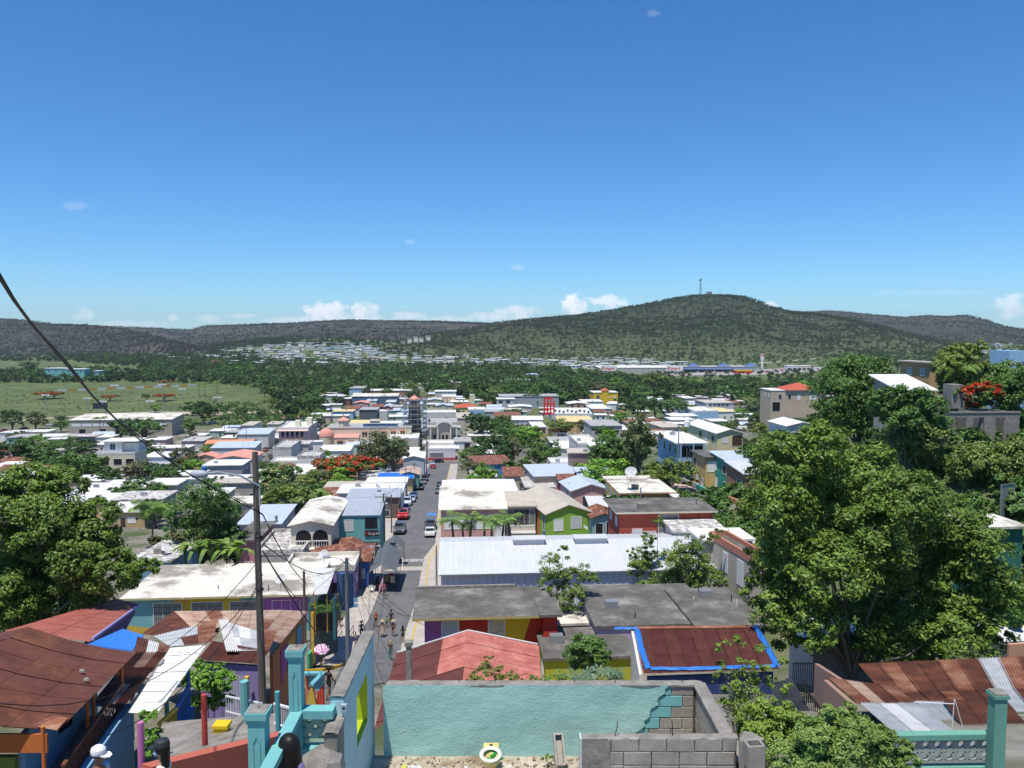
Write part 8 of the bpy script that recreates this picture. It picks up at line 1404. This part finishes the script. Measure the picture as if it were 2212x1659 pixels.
for(a,b)in(((1661,1115),(1640,1385)),((1665,1115),(1740,1380)),((1340,1135),(1660,1150))):wire([PZ('D',*a,15),PZ('D',*b,15)],.008,{1385:'left white cord tied above the green parapet',1380:'right white cord tied above the green parapet',1150:'thin line stretched over the grey sheets'}[b[1]],'cord',grp='cords above the green parapet',m=WHITE)
# people close to the camera
p=P(212,1631,12.6);person(p-Vector((0,0,1.66)),1.78,1.3,cl('sky',(.35,.48,.60)),cl('black',(.02,.02,.025)),'man with white cap and dark beard at the lower left',hat=None,walk=.1,group='people close to the camera')
s=MB();s.lathe([(.112,-.01),(.118,.03),(.11,.075),(.07,.11),(0,.12)],n=16);i0=len(s.v);s.slab([(.05,-.085,.0),(.16,-.09,-.01),(.215,-.04,-.02),(.215,.04,-.02),(.16,.09,-.01),(.05,.085,.0)],.015);o=s.build('cap',plain('cap_white',(.74,.74,.76)),None,smooth=False);o.location=p+Vector((0,0,.04));o.rotation_euler=(0,.12,.0);tag(o,'white baseball cap on the man at the lower left','cap')
p=P(350,1620,11.6);T=person(p-Vector((0,0,1.58)),1.68,-1.5,cl('whitetee',(.72,.74,.78)),cl('denim',(.12,.16,.22)),'woman with dark cap and pale blue face mask turned left',skin=1,walk=.2,long_=True,arms='one',group='people close to the camera');s=MB();s.lathe([(.11,-.01),(.117,.03),(.1,.09),(.06,.115),(0,.12)],n=14);s.slab([(-.07,-.08,0),(-.19,-.06,-.01),(-.19,.06,-.01),(-.07,.08,0)],.015);o=s.build('cap',plain('cap_dark',(.03,.035,.04)));o.location=p+Vector((0,0,.06));tag(o,'dark cap worn by the masked woman','cap');s=MB();s.lathe([(0,-.06),(.05,-.045),(.07,0),(.05,.04),(0,.05)],n=10,sy=.7);o=s.build('face_mask',plain('mask_blue',(.35,.5,.62)));o.location=p+Vector((-.085,0,-.03));o.rotation_euler=(0,math.pi/2*0,math.pi/2);tag(o,'pale blue face mask on the woman with the dark cap','mask')
p=P(628,1609,10.2);T=person(p-Vector((0,0,1.60)),1.70,2.7,cl('printed',(.16,.14,.26)),cl('black',(.02,.02,.025)),'woman with long straight dark hair seen from behind at the bottom edge',skin=1,walk=.1,group='people close to the camera');s=MB();s.lathe([(.10,-.46),(.17,-.32),(.168,-.14),(.145,.02),(.125,.075),(.075,.12),(0,.135)],n=18,sy=.85);o=s.build('long_hair',HAIR,T,smooth=True,world=False);o.location=(0,.03,1.63);
for k in range(14):s=MB();s.lathe([(0,0),(.03,.0),(0,.004)],n=5);o=s.build('print_flower',plain('print_white',(.6,.58,.66)),T);an=k*.7;o.location=(.17*math.cos(an),.125*math.sin(an),1.12+.02*k);o.rotation_euler=(math.pi/2,0,an+math.pi/2)
# ---------------------------------------------------------------- far suburb, stores, field furniture, hill top
VARM=[]
for i in range(6):
 s=MB();w_,l_=(11,9,13,10,8,14)[i],(8,9,8,11,8,9)[i];h_=(3.1,3.2,3,3.3,5.8,3.1)[i];s.box(-w_/2,-l_/2,-2,w_/2,l_/2,h_,0,skip='b');s.box(-w_/2-.4,-l_/2-.4,h_+.01,w_/2+.4,l_/2+.4,h_+.25,1)
 for k in range(3):x=-w_/2+w_*(k+.5)/3;s.box(x-.7,-l_/2-.05,h_-2.2,x+.7,-l_/2-.005,h_-1.0,2)
 if i in(2,5):s.box(w_*.1,-l_/2-2.4,h_-.1,w_/2,-l_/2-.42,h_+.05,1)
 VARM.append(s.mesh('house',[paint(((.80,.77,.70),(.74,.66,.56),(.8,.8,.78),(.68,.74,.74),(.8,.74,.62),(.76,.62,.54))[i],.1),roofmat(('clean','clean','white','clean','cream','clean')[i]),DARK]))
def spots(n,band,far=2600,mind=15,taken=[]):
 out=[]
 for q in scatter_region(n*4,band,(1,1)):
  if len(out)>=n:break
  if all(abs(q[0]-o[0])+abs(q[1]-o[1])*.7>mind for o in taken):out.append(q);taken.append(q)
 return out
BAND=[([(560,748),(640,742),(760,744),(800,748),(830,768),(830,786),(700,790),(560,784)],120,'white flat roofed house in the dense suburb across the valley'),([(840,752),(980,750),(1010,762),(1010,790),(840,788)],46,'white roofed house on the right side of the far suburb'),([(340,762),(560,752),(560,792),(420,788),(340,780)],50,'white roofed house at the left end of the far suburb'),([(1015,768),(1480,780),(1480,797),(1015,796)],74,'pale roofed house in the long row at the foot of the big hill')]
for(poly,n,lb)in BAND:
 for k,(x,y,z,_)in enumerate(spots(n,poly)):o=put('far_house',VARM[(k*7)%6],None,(x,y,z+.8),(0,0,RN.choice((0,.12,-.1,.25))));o.scale=(RN.uniform(1.15,1.6),)*2+(1.15,);tag(o,lb,'house',lb.replace('house','houses'))
UP=[(885,735,'white'),(898,731,'blue grey'),(910,733,'white'),(870,742,'pale'),(858,748,'pink grey'),(925,729,'pale green'),(845,755,'cream'),(905,738,'cream')]
for(u,v,c)in UP:d_=1780;p=P(u,v,d_);o=put('far_house',VARM[4],None,(p.x,p.y,p.z-5),(0,0,.3));o.scale=(1,1,1.6);tag(o,c+' house on the spur above the highway, at its '+('left','middle','right')[UP.index((u,v,c))%3]+' '+('top','edge','foot')[UP.index((u,v,c))//3],'house','houses on the spur above the highway')
TH=[(1885,752,1700,(.10,.38,.36),'teal house on the slope right of the big hill'),(1900,744,1720,(.12,.40,.40),'second teal house above the first on the slope'),(1638,727,1900,W,'white ranch house on the shoulder of the big hill'),(1660,728,1900,TN,'brown ranch building on the shoulder of the big hill'),(122,806,860,(.16,.42,.40),'turquoise building at the left edge of the field woods'),(162,808,850,(.18,.45,.42),'second turquoise building right of the first'),(208,812,840,(.16,.42,.40),'narrow turquoise tower at the field woods')]
for(u,v,d_,c,lb)in TH:p=P(u,v,d_);T=thing('house',lb,'house',p,0);s=MB();ww_=24 if 'first' not in lb else 20;ww_=5 if 'narrow' in lb else ww_;s.box(-ww_/2,0,-12,ww_/2,12,5);s.build('wall',paint(c),T);s=MB();s.box(-ww_/2-.5,-.5,5.01,ww_/2+.5,12.5,5.4);s.build('roof',roofmat('clean'),T);[window(T,-ww_/2+ww_*(k+.3)/3,1.6,2,1.6,'dark')for k in range(3 if ww_>6 else 1)]
for i in range(16):p=G(RN.uniform(2080,2212),RN.uniform(742,775));o=put('far_house',VARM[i%6],None,(p.x,p.y,p.z+1),(0,0,.1));tag(o,'pale house in the settlement at the right end of the valley','house','houses at the right end of the valley')
def shed(name,lb,u1,u2,vt,vb,wc,rm,dep=30,cat='store',signs=(),hgt=None,bays=0):
 p,q=G((u1+u2)/2,vb),None;d_=p.y;a,b=P(u1,vb,d_),P(u2,vb,d_);hgt=hgt or(P(u1,vt,d_).z-p.z);T=thing(name,lb,cat,(a.x,d_,p.z),0);wd=b.x-a.x
 s=MB();s.box(0,0,-2,wd,dep,hgt,skip='b');s.build('wall',paint(wc,.15),T);s=MB();s.box(-.3,-.3,hgt+.01,wd+.3,dep+.3,hgt+.4);s.build('roof',roofmat(rm),T)
 for k in range(bays):s=MB();x=wd*(k+.5)/bays;s.box(x-wd/bays*.35,-.12,.3,x+wd/bays*.35,-.02,hgt*.55);s.build('shop_window',GLASS,T)
 for(f,txt,c,sz)in signs:s=MB();s.box(wd*f-1,-.5,hgt*.45,wd*f+sz*3.1,-.02,hgt*1.35);s.build('sign_panel',WHITE,T);lettering(T,txt,(wd*f,-.56,hgt*.62),sz,plain('sign_'+c,{'red':(.6,.02,.02),'white':(.8,.8,.8)}[c]),name='sign_lettering',bold=True)
 return T,wd,hgt
shed('store','long low grey store with a red lettered sign at each end',1294,1474,797,807,(.42,.40,.36),'white',60,signs=((.03,'Kmart','red',6),(.82,'Kmart','red',6)),hgt=7)
T,wd,hg=shed('shopping_centre','shopping centre with blue canopies and three blue peaked roofs',1476,1628,793,804,(.35,.34,.32),'grey',40,bays=9,hgt=6.5);BCN=plain('canopy_blue',(.09,.15,.32));s=MB();s.prism([(0,-.2,4.6),(wd,-.2,4.6),(wd,-3,3.6),(0,-3,3.6)],(0,0,.25));s.build('awning',BCN,T)
for f in(.17,.60,.99):s=MB();x=wd*f;A=[(x-8,3,7),(x+8,3,7),(x+8,17,7),(x-8,17,7)];[s.poly([A[i],A[(i+1)%4],(x,10,11.5)])for i in range(4)];s.build('peaked_roof',BCN,T)
T,wd,hg=shed('restaurant','bright yellow and red restaurant at the edge of the parking lot',1590,1625,801,807,(.62,.05,.02),'yellow',12,'restaurant',hgt=4);s=MB();s.box(-.2,-.4,3,wd+.2,-.02,5);s.build('fascia',plain('signal_yellow',(.75,.5,.02)),T)
shed('store','long maroon and grey store below the slope of the big hill',1579,1657,755,766,(.28,.04,.07),'grey',30,bays=8,hgt=12);shed('warehouse','long low white warehouse beside the maroon store',1570,1602,766,769,W,'clean',14,'warehouse',hgt=3)
shed('store','big white and grey warehouse store at the foot of the right hills',1863,1937,735,751,(.46,.48,.52),'clean',60,bays=5,hgt=17);shed('store','cream single storey shop at the right of the parking lot',1722,1752,792,800,(.6,.52,.42),'clean',12,hgt=6,bays=3);shed('store','small pale shop left of the cream shop',1700,1722,793,800,(.6,.6,.6),'clean',12,hgt=6,bays=2)
s=MB();A=[G(1430,812),G(1640,810),G(1700,806),G(1790,800),G(1790,792),G(1640,798),G(1560,803),G(1440,808)];strip(s,[Vector((A[i].x,A[i].y,0))for i in(0,1,2,3)],[Vector((A[i].x,A[i].y,0))for i in(7,6,5,4)],.2,1,6);s.m=[0]*len(s.m);tag(s.build('parking_lot',plain('worn_parking',(.36,.33,.30))),'pale parking lot in front of the stores',kind='structure')
fc={}
for i in range(110):
 c=RN.choice(((.6,.6,.6),(.6,.6,.6),(.05,.05,.06),(.3,.3,.32),(.4,.03,.03),(.05,.1,.3)));
 if c not in fc:b_=car_meshes('sedan')['b'];m_=MB();m_.v=list(b_.v);m_.f=list(b_.f);m_.m=[0]*len(b_.f);m_.box(-1.2,-.7,.98,.9,.7,1.3,1);[m_.lathe([(0,-.1),(.33,-.1),(.33,.1),(0,.1)],(x,y,.33),8,1)for x in(-1.4,1.4)for y in(-.7,.7)];fc[c]=m_.mesh('far_car',[plain('car_%d%d%d'%tuple(int(q*100)for q in c),c,.3),CGL])
 p=G(RN.uniform(1500,1780),RN.uniform(797,806));o=put('far_car',fc[c],None,p+Vector((0,0,.2)),(0,0,RN.choice((1.5,1.6,.1))));tag(o,'car in the crowded parking lot before the shopping centre','car','cars in the far parking lot')
T=thing('sign_tower','tall white totem sign rising over the parking lot','sign',G(1646,796),0);s=MB();s.box(-1.2,-.6,0,1.2,.6,12);s.box(-2.2,-.8,12.01,2.2,.8,20);s.build('pylon',WHITE,T);s=MB();s.box(-1.8,-.9,17,1.8,-.81,19);s.build('red_panel',plain('signal_red',(.62,.02,.02),.5),T)
# antenna and block on the hill
p=P(1513,640,2330);T=thing('antenna_mast','lattice antenna mast on top of the big hill','antenna',p,0);h_=P(1513,602,2330).z-p.z;s=MB();n=12
for k in range(n):
 z0,z1_=h_*k/n,h_*(k+1)/n;r0,r1=3.4*(1-.72*k/n),3.4*(1-.72*(k+1)/n)
 for i in range(4):a0_,a1_=math.pi/4+i*math.pi/2,math.pi/4+(i+1)*math.pi/2;s.bar((r0*math.cos(a0_),r0*math.sin(a0_),z0),(r1*math.cos(a0_),r1*math.sin(a0_),z1_),.55);s.bar((r0*math.cos(a0_),r0*math.sin(a0_),z0),(r1*math.cos(a1_),r1*math.sin(a1_),z1_),.35)
s.build('lattice',plain('mast_grey',(.12,.13,.15)),T);s=MB();[s.box(-3+2.2*i,-1,h_*.86,-1.8+2.2*i,1,h_*.98)for i in range(3)];s.build('antenna_panels',plain('mast_grey',(.12,.13,.15)),T)
T=thing('hilltop_block','square grey block building beside the antenna mast','building',P(1532,637,2320),0);s=MB();s.box(-7,-5,-8,7,5,9);s.build('wall',paint((.22,.23,.24)),T)
# field: painted wall, scoreboard, floodlights
T=thing('painted_wall','long low wall with white and orange panels across the field','wall',G(280,840),0);A_,B_=G(124,846),G(425,834);n=30
for i in range(n):
 a,b=A_.lerp(B_,i/n),A_.lerp(B_,(i+.96)/n);s=MB();s.prism([a+Vector((0,0,1.9)),b+Vector((0,0,1.9)),b-Vector((0,0,.5)),a-Vector((0,0,.5))],(0,.4,0));s.build('wall_panel',plain('wall_white',(.66,.66,.62))if i%4<2 else plain('wall_orange',(.60,.33,.06)),T,world=True)
p=G(217,892);T=thing('scoreboard','dark scoreboard on posts in the field','scoreboard',p,0);s=MB();s.box(-4.4,-.3,2.6,4.4,.3,6.2);s.build('board',plain('board_dark',(.03,.04,.06)),T);s=MB().box(-.15,-.15,0,.15,.15,2.6).mesh('post',STEEL);[put('post',s,T,(x,0,0))for x in(-2.4,2.4)]
for i,(u,vt,vb)in enumerate(((189,862,885),(249,834,880),(222,869,898),(325,868,893),(352,832,884),(470,860,880),(395,842,866),(100,855,880))):
 p=G(u,vb);top=P(u,vt,p.y).z-p.z;T=thing('floodlight_mast',('shortest','tallest','second tallest','slim','tall central','right hand','far','leftmost')[i]+' floodlight mast of the sports field','floodlight',p,0,'floodlight masts of the field');s=MB();s.tube([(0,0,0),(0,0,top)],[.28,.18],6);s.build('mast',STEEL,T);lm=MB().box(-.5,-.3,0,.5,.3,.9).mesh('lamp',WHITE);s=MB();s.box(-2.6,-.1,top-.2,2.6,.1,top);s.build('crossbar',STEEL,T);[put('lamp',lm,T,(x,0,top))for x in(-2.2,-.8,.8,2.2)]
 # filler houses and shrubs between the listed ones, in the parts of town the photograph shows crowded
foot=[]
for T in HS.values():
 w_=[c for c in T.children if c.name.startswith('wall')]
 if w_:bb=[T.matrix_basis@Vector(c)for c in w_[0].bound_box];foot.append((min(b.x for b in bb),max(b.x for b in bb),min(b.y for b in bb),max(b.y for b in bb)))
def near_(x,y):
 b=min((T for T in HS.values()),key=lambda T:(T.location.x+5-x)**2+(T.location.y+4-y)**2);dx,dy=x-b.location.x-5,y-b.location.y-4
 return('right of' if dx>0 else 'left of')if abs(dx)>abs(dy)else('behind' if dy>0 else 'before'),' '.join(b['label'].split()[:10]).rstrip(',')
def free(x,y,w_,l_,g=1.0):
 if abs(x-road_x(y))<w_/2+6.5 and y<300:return False
 return all(x+w_/2+g<f[0]or x-w_/2-g>f[1]or y+l_/2+g<f[2]or y-l_/2-g>f[3]for f in foot)
CN=['cream','grey','pale blue','pink','white','ochre','mint'];CC=[(.62,.55,.40),(.42,.42,.41),(.30,.44,.55),(.55,.36,.32),(.62,.62,.6),(.5,.36,.18),(.36,.5,.42)];RK=['clean','white','mott','bluemetal','cream','rust','white'];RNM=['bright white','stained white','mottled','pale blue metal','cream','rusty','weathered white']
FC=[]
for k in range(12000):
 if len(FC)>=250:break
 if k%3:y=RN.uniform(130,640);x=RN.uniform(-.64,.42)*y
 else:y=RN.uniform(380,640);x=RN.uniform(-.42,.5)*y
 if(x>14 and y<230)or(y>400 and x<-.28*y)or(x-road_x(y)>30 and y<330):continue
 w_,l_=RN.uniform(6.5,11),RN.uniform(7,11)
 if free(x,y,w_,l_,.6):foot.append((x-w_/2,x+w_/2,y-l_/2,y+l_/2));FC.append((y,x,w_,l_))
FC.sort();JW=MB();JM=[paint(c)for c in CC]+[roofmat(r)for r in RK]+[DARK]
for k,(y,x,w_,l_)in enumerate(FC):
 i,j=RN.randrange(7),RN.randrange(7);z=H(x,y);hg=RN.choice((2.9,3.1,3.3,3.3));hz=hg+.5;gab=RK[j]in('rust','bluemetal');o_=.35
 if k<104:
  T=thing('house','%s house %s the %s'%((CN[i],)+near_(x,y)),'house',(x-w_/2,y-l_/2,z-.5),ROT,'small houses filling the town');s=MB();s.box(0,0,0,w_,l_,hz-.19,skip='tb');s.build('wall',paint(CC[i]),T);s=MB();X0=Y0=Z0=0;m_=0
 else:s=JW;X0,Y0,Z0,m_=x-w_/2,y-l_/2,z-.5,7+j;s.box(X0,Y0,Z0,X0+w_,Y0+l_,Z0+hz-.19,i,'tb');[s.box(X0+w_*f,Y0-.05,Z0+1.6,X0+w_*f+1.1,Y0-.004,Z0+2.6,14)for f in(.15,.6)]
 q=lambda*p:[(X0+a,Y0+b,Z0+c)for a,b,c in p]
 if gab:s.slab(q((-o_,-o_,hz-.1),(w_+o_,-o_,hz-.1),(w_+o_,l_/2,hz+.9),(-o_,l_/2,hz+.9)),.1,m_);s.slab(q((-o_,l_/2+.002,hz+.9),(w_+o_,l_/2+.002,hz+.9),(w_+o_,l_+o_,hz-.1),(-o_,l_+o_,hz-.1)),.1,m_)
 else:s.slab(q((-o_,-o_,hz),(w_+o_,-o_,hz),(w_+o_,l_+o_,hz),(-o_,l_+o_,hz)),.18,m_)
 if k<104:s.build('roof',roofmat(RK[j]),T);window(T,w_*.15,1.6,1.1,1.0,'louver');window(T,w_*.6,1.6,1.3,1.0,RN.choice(('dark','white')));window(T,w_*.42,.5,.9,2.0,'door')
tag(JW.build('houses',JM),'small flat and gabled houses packed between the far blocks of town',kind='stuff')
ns=0
for k in range(9000):
 if ns>=190:break
 y=RN.uniform(85,600);x=RN.uniform(-.62,.5)*y
 if y>400 and x<-.3*y and RN.random()<.7:continue
 if not free(x,y,3,3,-.3):continue
 foot.append((x-1.5,x+1.5,y-1.5,y+1.5));hg=RN.uniform(3,7.5);kk=RN.choice(('mid1','mid2','dark1','bright1','olive1','mid1','brown2'));u=CX+F*x/y
 T=thing('tree','%s yard tree %s the %s'%(({'m':'green','d':'dark','b':'bright','o':'olive'}[kk[0]],)+near_(x,y)),'tree',(x,y,H(x,y)-.3),RN.uniform(0,6.28),'yard trees between the houses');w_=hg*RN.uniform(.9,1.5);T.scale=(w_,w_,hg);put('crown',PROTO[kk][0],T);put('trunk',PROTO[kk][1],T);ns+=1
for k,poly in enumerate(([(0,950),(200,960),(330,985),(330,1075),(0,1040)],)*16+([(600,1050),(700,1060),(730,1110),(560,1130)],)*5+([(1290,1000),(1370,990),(1360,1060),(1300,1070)],)*4+([(980,930),(1180,930),(1130,1000),(1010,1000)],)*5+([(1480,860),(1700,870),(1560,960),(1480,950)],)*10):
 q=scatter_region(1,poly,(5,9))[0];kk=RN.choice(('mid1','dark1','olive1','mid2','bright1'));T=thing('tree','%s broad tree %s the %s'%(({'m':'green','d':'dark','b':'bright','o':'olive'}[kk[0]],)+near_(q[0],q[1])),'tree',q[:3],RN.uniform(0,6),'yard trees between the houses');T.scale=(q[3]*1.5,q[3]*1.5,q[3]);put('crown',PROTO[kk][0],T);put('trunk',PROTO[kk][1],T)
 # rooftop water tanks
for(k,x,y,d_,lb)in(('H',455,145,160,'white water tank on the beige hillside house'),('E',1780,540,185,'blue water drum beside the slate walled house'),('L',990,1440,520,'white roof tank on the rooftop room house'),('N',935,600,420,'blue drum in the crowded block')):
 o=MB().lathe([(0,0),(.6,0),(.62,1),(.3,1.25),(0,1.3)],n=12).build('water_tank',plain('tank_'+('blue' if 'blue' in lb else 'white'),(.04,.14,.40)if 'blue' in lb else(.7,.7,.7)));p=PZ(k,x,y,d_);o.location=p-Vector((0,0,.7));tag(o,lb,'water tank')
 # ---------------------------------------------------------------- haze
s=MB();s.box(-9400,-80,-10,9400,9650,262);m=bpy.data.materials.new('haze');m.use_nodes=True;t=m.node_tree;t.nodes.clear();o=N(t,'ShaderNodeOutputMaterial');v=N(t,'ShaderNodeVolumePrincipled');v.inputs['Color'].default_value=(.74,.87,1,1);v.inputs['Density'].default_value=5.5e-5;v.inputs['Anisotropy'].default_value=.2;L(t,v.outputs[0],o.inputs['Volume'])
tag(s.build('haze',m),'thin pale haze over the valley',kind='stuff')
